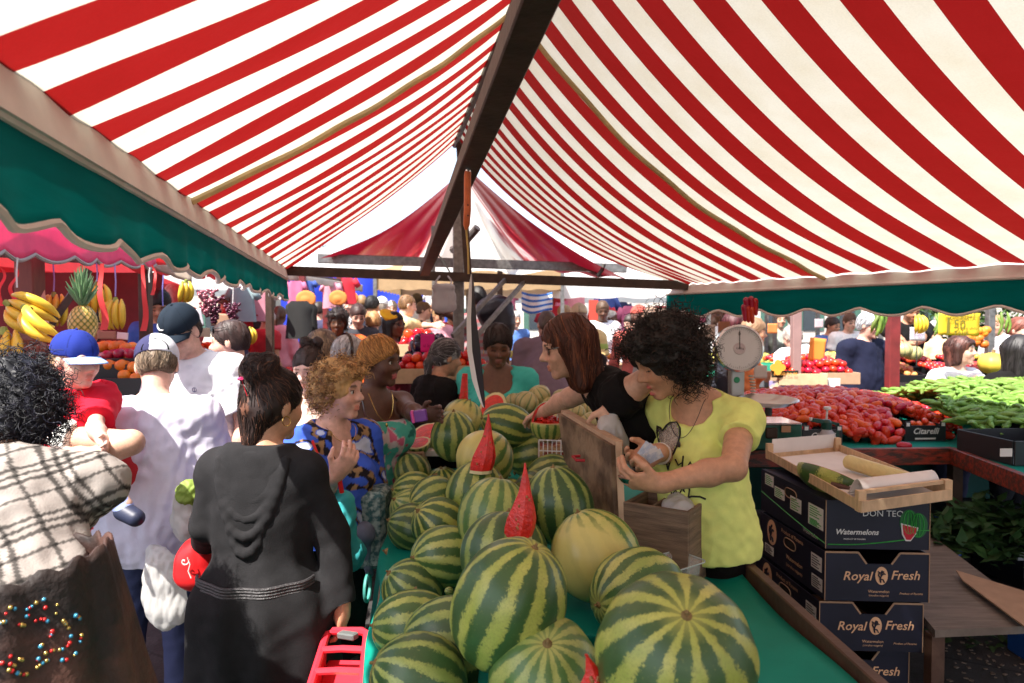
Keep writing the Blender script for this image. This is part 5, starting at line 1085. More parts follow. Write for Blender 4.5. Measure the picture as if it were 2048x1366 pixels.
# coins and notes
nt_ = thing('banknotes', 'folded wad of bluish banknotes in the seller\'s hand', 'banknotes', P(1296, 905, 2.22))
for k in range(4): b = MB(); b.box(P(1292+k*6, 900+k*4, 2.22-.006*k), (.050, .002, .036), np.array(Matrix.Rotation(R(-55+9*k), 3, 'Y') @ Matrix.Rotation(R(8*k), 3, 'X'))); b.build('note', mat('banknote', (.42, .46, .55), .7, col2=(.66, .64, .62), vscale=40), nt_)
b = MB(); b.rev([(.0, .0), (.028, .0), (.042, .014), (.044, .014), (.030, -.003), (0, -.003)], P(1262, 962, 2.14), n=20); tag(b.build('coin_dish', M_CHROME), 'small shiny metal dish in the seller\'s near hand', 'dish')
# bracelet
b = MB(); c = Y1['W'][1]; d = nrm(Y1['E'][1]-c); x, y, _ = frame(d); b.tube([c+d*.03+(x*math.cos(a)+y*math.sin(a))*.036 for a in np.linspace(0, 6.283, 21)], .004, 6); b.build('bracelet', mat('pale_bangle', (.7, .66, .6), .3), Y1['root'])
# printed heart and script on the yellow t-shirt (laid on the cloth)
sh = Y1['top']
def on_cloth(pts, r_, nm, m, par=sh, bm=Y1, lift=.004):
    from mathutils.bvhtree import BVHTree
    me = sh.data; off = basepos(sh); bv = BVHTree.FromPolygons([tuple(v.co) for v in me.vertices], [tuple(p.vertices) for p in me.polygons]); camp = V(0, 0, H); L = []
    for px, py in pts:
        d = nrm(P(px, py, 2.4)-camp); h_, n0, _, _ = bv.ray_cast(Vector(camp-off), Vector(d))
        if h_ is not None and n0 is not None: L.append(np.array(h_)+off+np.array(n0)*(lift if np.array(n0)@d < 0 else -lift))
    if len(L) > 1: b = MB(); b.tube(L, r_, 5); return b.build(nm, m, par), L
    return None, L
M_INK = mat('black_print', (.01, .009, .008), .6, var=0); M_SEQ = mat('silver_sequins', (.55, .48, .40), .25, metal=.85, var=.5, vscale=160, bump=.6, bscale=300)
heart = [(1358, 842), (1350, 832), (1338, 832), (1331, 838), (1324, 848), (1319, 842), (1313, 838), (1313, 852), (1316, 870), (1324, 892), (1331, 912), (1334, 925), (1340, 900), (1346, 890), (1354, 870), (1358, 855), (1358, 842)]
from mathutils.bvhtree import BVHTree
def cloth_patch(poly, nm, m, step=3, lift=.003):
    me = sh.data; off = basepos(sh); bv = BVHTree.FromPolygons([tuple(v.co) for v in me.vertices], [tuple(p.vertices) for p in me.polygons]); camp = V(0, 0, H)
    xs = [p[0] for p in poly]; ys = [p[1] for p in poly]; gx = np.arange(min(xs), max(xs)+step, step); gy = np.arange(min(ys), max(ys)+step, step); idx = {}; v = []; f = []
    def inside(x, y):
        r_ = False; n = len(poly)
        for i in range(n):
            (x1, y1), (x2, y2) = poly[i], poly[(i+1) % n]
            if (y1 > y) != (y2 > y) and x < (x2-x1)*(y-y1)/(y2-y1+1e-9)+x1: r_ = not r_
        return r_
    for i, x in enumerate(gx):
        for j, y in enumerate(gy):
            if inside(x, y):
                d = nrm(P(x, y, 2.4)-camp); h_, n0, _, _ = bv.ray_cast(Vector(camp-off), Vector(d))
                if h_ is not None: n0 = np.array(n0); idx[(i, j)] = len(v); v.append(np.array(h_)+off+n0*(lift if n0@d < 0 else -lift))
    for (i, j) in idx:
        q = [(i, j), (i+1, j), (i+1, j+1), (i, j+1)]
        if all(k in idx for k in q): f.append(tuple(idx[k] for k in q))
    if f: mkobj(nm, v, f, m, sh, True)
cloth_patch([(x+3, y+14) for x, y in heart], 'sequin_heart', M_SEQ)
on_cloth([(x+3, y+14) for x, y in heart], .0035, 'heart_outline', M_INK)
on_cloth([(1352, 918), (1358, 930), (1366, 925), (1368, 912), (1366, 935), (1374, 938), (1382, 924), (1388, 938), (1394, 928), (1400, 926)], .0028, 'script_word', M_INK)
on_cloth([(1340, 975), (1346, 990), (1352, 978), (1358, 992), (1364, 978), (1370, 984), (1366, 972), (1376, 970), (1380, 978), (1376, 1000), (1368, 1012)], .0028, 'script_word', M_INK)
on_cloth([(1368, 998), (1384, 992), (1400, 993), (1412, 998)], .0038, 'script_tail', M_INK)
# clear plastic tub
M_CLEAR = bpy.data.materials.new('clear_plastic'); M_CLEAR.use_nodes = True; pr_ = M_CLEAR.node_tree.nodes['Principled BSDF']; pr_.inputs['Base Color'].default_value = (.85, .95, .95, 1); pr_.inputs['Roughness'].default_value = .12; pr_.inputs['Alpha'].default_value = .28
tb = thing('plastic_tub', 'empty clear ribbed plastic tub on the teal cloth', 'tub', P(1350, 1150, 2.05)); c0 = P(1350, 640, 2.20)*V(1, 1, 0)+V(0, 0, TZ+.008)
def rr(w, d, r, z, n=6):
    L = []
    for cx, cy, a0 in ((w-r, d-r, 0), (-w+r, d-r, 90), (-w+r, -d+r, 180), (w-r, -d+r, 270)):
        for k in range(n): a = R(a0+90*k/(n-1)); L.append(V(cx+r*math.cos(a), cy+r*math.sin(a), z))
    return L
Rz = np.array(Matrix.Rotation(R(35), 3, 'Z')); v = []; Ls = [rr(.068, .045, .02, 0), rr(.082, .058, .024, .122), rr(.092, .067, .026, .124), rr(.091, .066, .026, .127)]
for L in Ls: v += [c0+Rz@p for p in L]
n = len(Ls[0]); f = [(i*n+j, i*n+(j+1) % n, (i+1)*n+(j+1) % n, (i+1)*n+j) for i in range(3) for j in range(n)] + [tuple(range(n))[::-1]]
b = MB(); b.add(v, f); b.build('tub_body', M_CLEAR, tb, smooth=True)
b = MB(); b.tube([c0+Rz@p for p in rr(.092, .067, .026, .127)]+[c0+Rz@rr(.092, .067, .026, .127)[0]], .0022, 5); b.build('tub_rim', mat('frosted_plastic', (.6, .68, .68), .2, trans=.4, var=0), tb)
# white wire basket behind the lid, cardboard box and white table at the far left end
wbk = thing('wire_basket', 'white wire basket holding a red printed box behind the melons', 'basket', P(1105, 940, 3.15)); a0, a1 = P(1078, 880, 3.2), P(1140, 882, 3.15)
b = MB()
for k in range(8): p = a0+(a1-a0)*k/7; b.tube([p, p-V(0, 0, .16)], .003, 5)
for k in range(4): b.tube([a0-V(0, 0, .05*k), a1-V(0, 0, .05*k)], .003, 5)
b.build('wires', mat('white_wire', (.75, .72, .7), .4), wbk); b = MB(); b.box((a0+a1)/2+V(0, .12, -.10), (.14, .16, .14), bev=.004); b.build('printed_box', mat('red_carton', (.30, .04, .04), .6, col2=(.6, .4, .2), vscale=30), wbk)
cb = thing('cardboard_box', 'brown cardboard box at the back left corner of the melon heap', 'box', P(812, 940, 3.55)); b = MB(); b.box(P(818, 925, 3.6), (.17, .2, .14), bev=.003); b.build('box_body', M_CARD, cb); b = MB(); b.box(P(845, 870, 4.1)-V(0, 0, .02), (.36, .95, .03), bev=.003); tag(b.build('white_board'  , M_WHITEC), 'white board laid flat behind the cardboard box at the table\'s far left', 'board')
# hanging knife grip on a cord with the black and white card
ht = thing('hanging_tool', 'orange-handled steel hook tool hanging on the long beam', 'tool', P(937, 460, 2.42)); Yh = 2.42
b = MB(); b.tube([P(937, 296, Yh), P(937, 314, Yh)], [.016, .019], 14); b.build('knurled_cap', M_CHROME, ht)
b = MB(); b.tube([P(937, 312, Yh), P(936, 350, Yh)], [.010, .011], 12); b.build('chrome_neck', M_CHROME, ht)
b = MB(); b.tube([P(936, 344, Yh), P(935, 352, Yh), P(935, 420, Yh), P(933, 450, Yh), P(932, 460, Yh)], [.012, .0125, .013, .012, .004], 12); b.build('orange_grip', mat('orange_wood', (.60, .13, .03), .45, var=.2, vscale=30), ht)
for yy in (410, 431): b = MB(); b.ell(P(936, yy, Yh-.013), (.0025, .002, .003), nu=8, nv=6); b.build('rivet', M_INK, ht)
tb_ = MB(); tb_.tube([P(932, 456, Yh), P(936, 500, Yh), P(937, 548, Yh)], .0035, 6); tag(tb_.build('gold_cord', mat('gold_cord', (.5, .32, .08), .5)), 'thin golden cord below the orange tool', 'cord')
sg = thing('price_card', 'tall folded black and white card hanging edge-on below the golden cord', 'card', P(957, 800, 2.5))
def cardf(px0, px1, yy): return P(px0, yy, 2.42), P(px1, yy, 2.42)
bl = MB(); wl = MB(); ys = np.linspace(548, 815, 16)
def Lx(y): return np.interp(y, [548, 570, 640, 700, 760, 800, 815], [942, 938, 933, 934, 944, 958, 966])
def Mx(y): return np.interp(y, [548, 570, 640, 700, 760, 800, 815], [943, 944, 942, 944, 954, 963, 968])
def Rx(y): return np.interp(y, [548, 570, 640, 700, 760, 800, 815], [945, 947, 952, 960, 966, 969, 969])
wl.grid(lambda u, v: P(Lx(548+267*u)*(1-v)+Mx(548+267*u)*v, 548+267*u, 2.42), 24, 4, thick=.002); wl.build('white_face', M_WHITEC, sg)
bl.grid(lambda u, v: P(Mx(548+267*u)*(1-v)+Rx(548+267*u)*v, 548+267*u, 2.445-.03*v), 24, 4, thick=.002); bl.build('black_face', M_INK, sg)
bag('carrier_bag', 'grey carrier bag hanging from the cross bar left of the post', [cap(P(872, 575, 5.4), P(903, 575, 5.4), .03, k=.03), ell(P(888, 595, 5.4), (.095, .03, .085)), ell(P(888, 612, 5.4), (.10, .035, .06))], mat('grey_bag', (.62, .61, .64), .5, trans=.3, var=.05, bump=.3, bscale=12), 5, h=.01, amp=.008, handles=[[P(875, 578, 5.4), P(872, 562, 5.42), P(880, 552, 5.45)], [P(900, 578, 5.4), P(903, 562, 5.42), P(896, 552, 5.45)]])
# the carton tower
fa, fb, sa = PZ(1652, 1000, .905), PZ(1860, 1003, .905), PZ(1524, 938, .905)
fdir = nrm(fb-fa); Wc = np.linalg.norm(fb-fa); sdir = nrm(sa-fa); Dc = np.linalg.norm(sa-fa); HC = .198
def carton(i, shift, kind, label):
    O = fa + V(*shift) ; z1 = .905-HC*i-.006*i; z0 = z1-HC+.004
    t = thing('carton', label, 'carton', (O+fdir*Wc/2+sdir*Dc/2)*V(1, 1, 0)+V(0, 0, z0), 'navy fruit cartons stacked in a tower')
    A = lambda u, v, z: V(*(O*V(1, 1, 0)))+fdir*u+sdir*v+V(0, 0, z)
    notch = [(0, z0), (Wc, z0), (Wc, z1), (Wc*.72, z1), (Wc*.64, z1-.045), (Wc*.40, z1-.045), (Wc*.32, z1), (0, z1)] if kind else [(0, z0), (Wc, z0), (Wc, z1), (0, z1)]
    b = MB(); b.poly([A(u, 0, z) for u, z in notch], .006, n=-sdir); b.build('front_panel', M_NAVY, t, smooth=False)
    b = MB(); b.poly([A(u, Dc, z) for u, z in notch], .006, n=-sdir); b.build('back_panel', M_NAVY, t, smooth=False)
    for s_, nm in ((0, 'side_panel'), (Wc-.006, 'side_panel')): b = MB(); b.add([A(s_+du, v, z) for du in (0, .006) for v, z in ((.006, z0), (Dc-.001, z0), (Dc-.001, z1), (.006, z1))], [(0, 1, 2, 3), (7, 6, 5, 4), (0, 4, 5, 1), (1, 5, 6, 2), (2, 6, 7, 3), (3, 7, 4, 0)]); sp = b.build(nm, M_NAVY, t, smooth=False)
    b = MB(); b.add([A(.006, .006, z0+.003), A(Wc-.006, .006, z0+.003), A(Wc-.006, Dc-.006, z0+.003), A(.006, Dc-.006, z0+.003)], [(0, 1, 2, 3)]); b.build('bottom_panel', M_CARD, t, smooth=False)
    if not kind: b = MB(); b.add([A(0, 0, z1+.001), A(Wc, 0, z1+.001), A(Wc, Dc, z1+.001), A(0, Dc, z1+.001)], [(0, 1, 2, 3)]); b.build('top_panel', M_NAVY, t, smooth=False)
    if kind:
        b = MB(); b.bar(A(0, 0, z1), A(Wc*.32, 0, z1), .003, .007); b.bar(A(Wc*.72, 0, z1), A(Wc, 0, z1), .003, .007); b.bar(A(Wc*.32, 0, z1), A(Wc*.40, 0, z1-.045), .003, .007); b.bar(A(Wc*.64, 0, z1-.045), A(Wc*.72, 0, z1), .003, .007); b.build('raw_edge', M_CARD, t)
    b = MB(); b.bar(A(0, -.001, z0), A(0, -.001, z1), .003, .003); b.bar(A(Wc, -.001, z0), A(Wc, -.001, z1), .003, .003); b.build('corner_crease', M_CARD, t)
    org = lambda u, z: A(Wc*u, -.0015, z0+HC*z); wp, gp_, gr, dg, rd = MB(), MB(), MB(), MB(), MB()
    if kind:
        put_text(gp_, 'Royal', org(.31, .50), fdir, (0, 0, 1), .115, shear=.25, bold=.012); put_text(gp_, 'Fresh', org(.77, .53), fdir, (0, 0, 1), .110, shear=.25, bold=.012)
        put_text(gp_, 'Watermelon', org(.52, .20), fdir, (0, 0, 1), .082); put_text(gp_, '(citrullus vulgaris)', org(.52, .12), fdir, (0, 0, 1), .076); put_text(gp_, 'Product of Panama', org(.83, .17), fdir, (0, 0, 1), .088, shear=.2)
        b = MB(); c = org(.545, .52); b.poly([c+fdir*.024*math.cos(a)+V(0, 0, .036*math.sin(a)) for a in np.linspace(0, 6.283, 25)[:-1]], .0008, n=-sdir); b.build('emblem', M_GOLDP, t, smooth=False)
        b = MB(); c = c-sdir*.0015    # a rearing lion drawn in dark
        for L_ in ([(-.004, -.026), (-.007, -.012), (-.002, .0), (-.004, .012), (.002, .022)], [(-.002, .002), (.009, .010), (.013, .006)], [(-.003, .010), (.008, .018)], [(-.006, -.012), (.006, -.016), (.010, -.026)], [(-.006, -.008), (-.013, .002), (-.010, .014), (-.015, .018)]):
            b.tube([c+fdir*x+V(0, 0, z) for x, z in L_], .0030, 5)
        b.build('lion_mark', M_NAVY, t)
        b = MB(); cs = A(-.0012, Dc*.80, z0+HC*.66); b.poly([cs+sdir*(.046*math.cos(a))+V(0, 0, .058*math.sin(a)) for a in np.linspace(0, 6.283, 25)[:-1]], .0006, n=-fdir); b.build('side_emblem', M_GOLDP, t, smooth=False)
        b = MB(); cs = cs-fdir*.0012
        for L_ in ([(.006, -.04), (.010, -.02), (.002, .0), (.006, .02), (-.004, .035)], [(.002, .004), (-.014, .016), (-.020, .010)], [(.008, -.02), (-.01, -.024), (-.016, -.04)], [(.010, -.012), (.020, .004), (.016, .024)]): b.tube([cs+sdir*x+V(0, 0, z) for x, z in L_], .0045, 5)
        b.build('side_lion', M_NAVY, t)
        put_text(gp_, 'Product of Panama', A(-.0012, Dc*.47, z0+HC*.86), -sdir, (0, 0, 1), .19); put_text(gp_, 'Watermelon', A(-.0012, Dc*.43, z0+HC*.34), -sdir, (0, 0, 1), .14); put_text(gp_, '(citrullus vulgaris)', A(-.0012, Dc*.43, z0+HC*.17), -sdir, (0, 0, 1), .14)
        tags_ = [(.11, .66, .085, .30), (.10, .25, .085, .26), (.84, .22, .09, .2)]
    else:
        put_text(wp, 'DON TEO', org(.55, .72), fdir, (0, 0, 1), .155, bold=.0); put_text(wp, 'Watermelons', org(.30, .34), fdir, (0, 0, 1), .165, shear=.25, bold=.025); put_text(wp, 'PRODUCT OF PANAMA', org(.28, .20), fdir, (0, 0, 1), .085, bold=.02)
        gr.tube([org(.02+.76*k, .085+.19*max(0, k-.25)**1.5) for k in np.linspace(0, 1, 16)], .0022, 4); gr.tube([org(.86+.14*k, .40) for k in (0, 1)], .0022, 4)
        for cx_, cz_, rx_ in ((.80, .56, .036), (.885, .50, .037)):
            c = org(cx_, cz_)-sdir*.001; dg.poly([c+fdir*rx_*math.cos(a)+V(0, 0, .050*math.sin(a)) for a in np.linspace(0, 6.283, 25)[:-1]], .001, n=-sdir)
            for k in (-.6, -.2, .2, .6): gr.tube([c-sdir*.0015+fdir*(rx_*k*math.cos(a))+V(0, 0, .047*math.sin(a)) for a in np.linspace(-1.4, 1.4, 9)], .0016, 4)
        c = org(.81, .36)-sdir*.003; rd.poly([c+fdir*x+V(0, 0, z) for x, z in ((-.030, .03), (.026, .016), (.020, -.004), (.002, -.030), (-.014, -.030), (-.026, -.008))], .001, n=-sdir); wp.poly([c+sdir*.001+fdir*x*1.2+V(0, 0, z*1.18) for x, z in ((-.030, .03), (.026, .016), (.020, -.004), (.002, -.030), (-.014, -.030), (-.026, -.008))], .0008, n=-sdir)
        gr.tube([A(-.001, Dc*k, z0+HC*(.10+.34*k**1.2)) for k in np.linspace(0, 1, 16)], .0022, 4)
        put_text(wp, 'Watermelon', A(-.0012, Dc*.2, z0+HC*.12), -sdir, (0, 0, 1), .12)
        tags_ = [(.13, .62, .12, .28), (.13, .40, .12, .16), (.42, .56, .10, .30), (.68, .62, .10, .24), (.86, .80, .09, .26)]
    for v_, z_, w2, h2 in tags_:
        b = MB(); c = A(-.0016, Dc*v_, z0+HC*z_); b.poly([c+sdir*w2*sx*.9*.5*1.0*Dc/.53+V(0, 0, h2*HC*sz*.5) for sx, sz in ((-1, -1), (1, -1), (1, 1), (-1, 1))], .0006, n=-fdir); lb = b.build('label', M_WPRINT, t, smooth=False)
        b = MB()
        for k in range(5): b.bar(c-fdir*.0008+sdir*w2*(.36)*Dc/.53+V(0, 0, h2*HC*(.34-.17*k)), c-fdir*.0008-sdir*w2*(.1+.25*((k*7) % 3)/2)*Dc/.53+V(0, 0, h2*HC*(.34-.17*k)), .001, .0035)
        b.build('label_print', M_GREENP if not kind else M_NAVY, lb)
    hb = MB(); c = A(-.0014, Dc*.5, z0+HC*(.66 if kind else .74)); hb.poly([c+sdir*(.05*(abs(math.cos(a))**.5)*np.sign(math.cos(a)))+V(0, 0, .020*math.sin(a)) for a in np.linspace(0, 6.283, 21)[:-1]], .0006, n=-fdir); hb.build('hand_hole', M_INK, t, smooth=False)
    hb = MB(); hb.tube([c+sdir*(.052*(abs(math.cos(a))**.5)*np.sign(math.cos(a)))+V(0, 0, .021*math.sin(a)) for a in np.linspace(0, 6.283, 21)], .0022, 4); hb.build('hole_edge', M_CARD, t)
    for m_, mt, nm in ((wp, M_WPRINT, 'white_lettering'), (gp_, M_GOLDP, 'peach_lettering'), (dg, M_DGP, 'printed_melons'), (gr, M_GREENP, 'green_line'), (rd, M_REDP, 'printed_slice')):
        if m_.f: m_.build(nm, mt, t, smooth=False)
carton(0, (0, 0, 0), 0, 'top navy carton of the tower with DON TEO and Watermelons lettering')
carton(1, (-.006, -.012, 0), 1, 'second navy carton from the top, Royal Fresh with lion emblem')
carton(2, (-.022, -.004, 0), 1, 'third navy carton from the top, Royal Fresh, notch showing a stick')
carton(3, (-.052, .035, 0), 1, 'fourth carton from the top, cut off by the lower picture edge')
b = MB(); b.box(fa+fdir*Wc/2+sdir*Dc/2-V(.05, -.03, .905-.045), (Wc*.98, Dc, .09), np.stack([fdir, sdir, V(0, 0, 1)], 1)); tag(b.build('pallet', M_WOOD), 'low pallet under the navy carton tower', 'pallet')
# poplar crate on top
zc = .935; c1, c2, c3 = PZ(1722, 1026, zc), PZ(1902, 1000, zc), PZ(1533, 916, zc); cf, cs_ = nrm(c2-c1), nrm(c3-c1); cw, cd = np.linalg.norm(c2-c1), np.linalg.norm(c3-c1)
ct = thing('wooden_crate', 'shallow poplar crate lined with white card on top of the carton tower', 'crate', (c1+c2)/2); CA = lambda u, v, z: c1+cf*u*cw+cs_*v*cd+V(0, 0, z)
for p, q in (((0, 0), (1, 0)), ((0, 0), (0, 1)), ((1, 0), (1, 1)), ((0, 1), (1, 1))): b = MB(); b.bar(CA(*p, .022), CA(*q, .022), .005, .040, up=(0, 0, 1)); b.build('side_slat', M_CRATE, ct)
b = MB(); b.bar(CA(0.02, .03, .066), CA(.98, .03, .066), .018, .012); b.build('top_slat', M_CRATE, ct)
for p in ((.02, .02), (.98, .02), (.02, .98), (.98, .98)): b = MB(); b.bar(CA(*p, .0), CA(*p, .075), .028, .028); b.build('corner_post', M_CRATE, ct)
b = MB(); b.poly([CA(0, 0, .004), CA(1, 0, .004), CA(1, 1, .004), CA(0, 1, .004)], .004); b.build('crate_floor', M_CRATE, ct)
b = MB(); b.poly([CA(.03, .05, .010), CA(.97, .05, .010), CA(.97, .95, .010), CA(.03, .95, .010)], .002); b.grid(lambda u, v: CA(.06+.88*u, .97-.02*v+.03, .01+.085*v), 6, 3, thick=.002); b.build('white_liner', M_WHITEC, ct, smooth=False)
b = MB(); b.grid(lambda u, v: CA(.10+.86*u, .05+.16*v, .02+.075*math.sin(math.pi*min(v*1.0+.18, 1))), 8, 8, thick=.0025); b.build('folded_flap', M_WHITEC, ct, smooth=True)
mh = CA(.44, .62, .055)
hm = thing('melon_piece', 'long cut wedge of watermelon with rind outwards in the poplar crate', 'melon piece', mh-V(0, 0, .05))
e0, e1_ = P(1604, 925, 2.98)+V(0, 0, 0), P(1714, 958, 2.72); ax = nrm(e1_-e0); Lm = np.linalg.norm(e1_-e0)/2
x, y, d = frame(ax); up2 = nrm(V(.5, .25, .85) - ax*(ax@V(.5, .25, .85))); sidev = np.cross(ax, up2); M3 = np.stack([sidev, up2, ax], 1)
b = MB(); b.ell((0, 0, 0), (.075, .085, Lm*1.08), nu=40, nv=26); vv = np.array(b.v); vv[:, 1] = np.minimum(vv[:, 1], .0); mkobj('rind', vv@M3.T+(e0+e1_)/2+V(0, 0, -.015), b.f, MM['std'], hm)
b = MB(); b.ell((0, 0, 0), (.070, .004, Lm*1.0), nu=30, nv=16); mkobj('flesh', np.array(b.v)@M3.T+(e0+e1_)/2+up2*.002+V(0, 0, -.015), b.f, M_FLESH, hm)
b = MB(); g0, g1 = P(1692, 922, 3.05), P(1822, 962, 2.70); b.tube([g0, g0+(g1-g0)*.05, g0+(g1-g0)*.95, g1], [.018, .033, .031, .02], 14); tag(b.build('pale_marrow', mat('pale_yellow_rind', (.62, .55, .25), .4, var=.1, vscale=20, stretch=(6, 1, 1))), 'long pale yellow fruit lying behind the melon piece in the crate', 'marrow')
kn = thing('knife', 'dark wooden-handled knife lying in the poplar crate', 'knife', P(1690, 972, 2.68)); b = MB(); b.tube([P(1662, 968, 2.74), P(1680, 973, 2.72), P(1700, 978, 2.70)], [.010, .012, .009], 10); b.build('knife_handle', mat('dark_handle', (.08, .03, .02), .5), kn)
b = MB(); b.bar(P(1700, 978, 2.70), P(1730, 974, 2.66), .002, .028); b.build('blade', M_CHROME, kn)
# the white bag in the black t-shirt's hand
bag('plastic_bag', 'white plastic bag hanging from the hand of the black t-shirt', [cap(P(1226, 832, 2.6), P(1222, 850, 2.6), .02, .04, .04), ell(P(1220, 868, 2.6), (.055, .04, .06)), ell(P(1238, 885, 2.62), (.03, .03, .05))], M_BAGW, 6)
# sequinned belt, bare lower back
def band(I_, t0, rad, col_m, nm, th=.02, a0=0, a1=6.28, off=(0, 0)):
    b = MB(); pts = [I_['at'](rad[0]*math.cos(a)+off[0], rad[1]*math.sin(a)+off[1], t0) for a in np.linspace(a0, a1, 36)]; b.tube(pts, th, 8); return b.build(nm, col_m, I_['root'])
band(B1, .485, (.165, .125), mat('black_sequins', (.03, .03, .032), .2, metal=.5, var=.6, vscale=200, bump=.8, bscale=260), 'sequin_belt', .03)
b = MB(); c = B1['at'](-.0, .13, .25); b.build
o = B1['at']
b = MB(); b.poly([o(-.06+.035*math.cos(a), .148-.0*abs(math.sin(a)), .26+.055*math.sin(a)) for a in np.linspace(0, 6.283, 17)[:-1]], .001, n=B1['bf']); b.build('printed_oval', mat('grey_print', (.10, .10, .10), .6), B1['root'])
# ------------------------------------------------ left foreground things
SHM = mat('brown_velvet_shawl', (.075, .028, .018), .7, var=.5, vscale=5, bump=.4, bscale=60, col2=(.012, .006, .005))
sw_ = PL; 
def shawl(u, v):
    a = -1.5+6.283*u
    cx, cy_ = PL['pel'][0], PL['pel'][1]; zt_ = PL['pel'][2]+.24 + .05*math.cos(math.pi-a)
    rr_ = .225+.13*v+.012*math.sin(a*14+v*3)*(.4+v)
    drop_ = (.80+.12*math.sin(a*5))*v
    return V(cx+rr_*1.05*math.cos(math.pi-a)+.03*v, cy_-rr_*.92*math.sin(a), zt_-drop_+.008*math.sin(a*22+v*6))
b = MB(); b.grid(shawl, 90, 40, thick=.006); so2 = b.build('shawl', SHM, PL['root'], smooth=True)
rg = random.Random(3); cols = [mat('bead_red', (.5, .02, .02), .15, metal=.3), mat('bead_blue', (.05, .28, .45), .15, metal=.3), mat('bead_gold', (.5, .35, .1), .2, metal=.8)]
bm = [MB(), MB(), MB()]
for ctr, n, su, sv in (((.62, .12), 150, .07, .07), ((.52, .22), 150, .05, .09), ((.56, .36), 140, .03, .09)):
    for _ in range(n):
        a = rg.uniform(0, 6.28); q = rg.choice((.55, .8, 1.)); u, v = ctr[0]+su*q*math.cos(a), ctr[1]+sv*q*math.sin(a)
        if 0 < v < 1: p = shawl(u, v); n_ = nrm(V(p[0]-PL['pel'][0], p[1]-PL['pel'][1], 0)); bm[rg.randrange(3)].ell(p+n_*.009, rg.uniform(.0028, .0045), nu=6, nv=4)
for m_, c_ in zip(bm, cols): tag(m_.build('bead_embroidery', c_, so2, smooth=True), kind='stuff')
fr_ = []
for k in range(60): u = .2+.6*k/60; p = shawl(u, 1.0); fr_.append([p, p+V(.004, 0, -.03), p+V(-.003, 0, -.065), p+V(.003, 0, -.10)])
v, f, _ = tubes(fr_, .0018, 4); tag(mkobj('fringe', v, f, SHM, so2, True), kind='stuff')
# red handbag, bags
hbm = mat('red_leather', (.6, .012, .015), .35)
v, f = sdf_mesh([ell(P(392, 1130, 2.42), (.075, .06, .09)), ell(P(398, 1150, 2.42), (.085, .06, .05)), cap(P(396, 1092, 2.42), P(405, 1070, 2.4), .03, .015, .04)], .006); hb = thing('handbag', 'red leather handbag with a white curl behind the charcoal dress', 'handbag', P(392, 1170, 2.42)); mkobj('bag_body', v, f, hbm, hb, True)
b = MB(); c = P(372, 1120, 2.35); b.tube([c+V(.018*k/12*math.cos(k*.6), -.012, .018*k/12*math.sin(k*.6)) for k in range(13)]+[c+V(.02, -.012, -.01), c+V(.012, -.010, -.035), c+V(.022, -.010, -.06)], .0022, 5); b.build('white_curl', M_WPRINT, hb)
bag('lettuce_bag', 'clear plastic bag with lettuce behind the charcoal dress', [ell(P(384, 1000, 2.62), (.055, .05, .075)), ell(P(380, 1040, 2.62), (.06, .05, .08))], M_BAGW, 8)
lt = thing('lettuce', 'pale green lettuce sticking out of the bag behind the dress', 'lettuce', P(384, 1000, 2.6)); v, f = sdf_mesh([ell(P(384, 985, 2.6), (.055, .05, .045)), ell(P(372, 975, 2.58), (.03, .03, .03))], .005, disp=lambda v, N: .016*wob(v, 60, 9, 3)); mkobj('leaves', v, f, mat('lettuce_green', (.30, .42, .08), .6, trans=.3), lt, True)
bag('plastic_bag', 'pale translucent shopping bag hanging from the lavender t-shirt man\'s hand', [cap(P(300, 1085, 2.66), P(318, 1130, 2.62), .015, .05, .05), ell(P(325, 1170, 2.62), (.08, .05, .13)), ell(P(335, 1215, 2.62), (.075, .05, .08))], M_BAGW, 9, handles=[[P(292, 1072, 2.66), P(305, 1100, 2.66), P(318, 1130, 2.64)]])
# red and white shopping basket carried by the woman in the dress
rb = thing('shopping_basket', 'red plastic carrier basket held low by the woman in the charcoal dress', 'basket', P(675, 1366, 2.0)); MR = mat('red_plastic', (.68, .03, .05), .35); 
B0 = P(655, 1262, 2.22); B1_ = P(735, 1262, 2.16); B2 = P(612, 1400, 1.95); B3 = P(722, 1400, 1.88)
G = lambda u, v, w_=0: (B0*(1-u)+B1_*u)*(1-v)+(B2*(1-u)+B3*u)*v+V(0, 0, w_)
b = MB(); b.tube([G(0, 1), G(0, .05), G(.15, 0), G(.85, 0), G(1, .05), G(1, 1)], .013, 8)
for v_ in (.30, .62, .95): b.tube([G(0, v_), G(.5, v_+.02, .008), G(1, v_)], .011, 8)
b.build('rim_frame', MR, rb); b = MB(); b.grid(lambda u, v: G(u, v, -.10-.0*v), 8, 10, thick=.004); b.grid(lambda u, v: G(0, u, -.10*v), 8, 4, thick=.004); b.grid(lambda u, v: G(1, u, -.10*v), 8, 4, thick=.004); b.build('basket_wall', MR, rb)
b = MB(); b.bar(G(.35, .1, .01), G(.75, .14, .01), .03, .02, bev=.004); b.build('grip', mat('grey_plastic', (.10, .11, .11), .5), rb)
b = MB(); b.box(G(.5, .78, -.06), (.09, .10, .05), bev=.005); tag(b.build('pale_box', mat('cream_plastic', (.70, .60, .35), .5)), 'cream box lying in the red carrier basket', 'box')
bag('shoulder_bag', 'turquoise cloth bag hanging beside the black trousers', [cap(P(690, 1000, 2.7), P(688, 1080, 2.7), .035, .05, .04), ell(P(705, 1105, 2.72), (.06, .04, .07))], mat('turquoise_cloth', (.04, .40, .42), .8), 11, cat='bag')
tr = thing('shopping_trolley', 'checked shopping trolley beside the teal table edge', 'trolley', P(735, 1190, 2.95)); b = MB(); b.box(P(742, 1050, 3.05), (.16, .2, .34), bev=.02); b.build('checked_bag', mat('checked_cloth', (.03, .10, .11), .8, col2=(.3, .38, .36), vscale=40), tr)
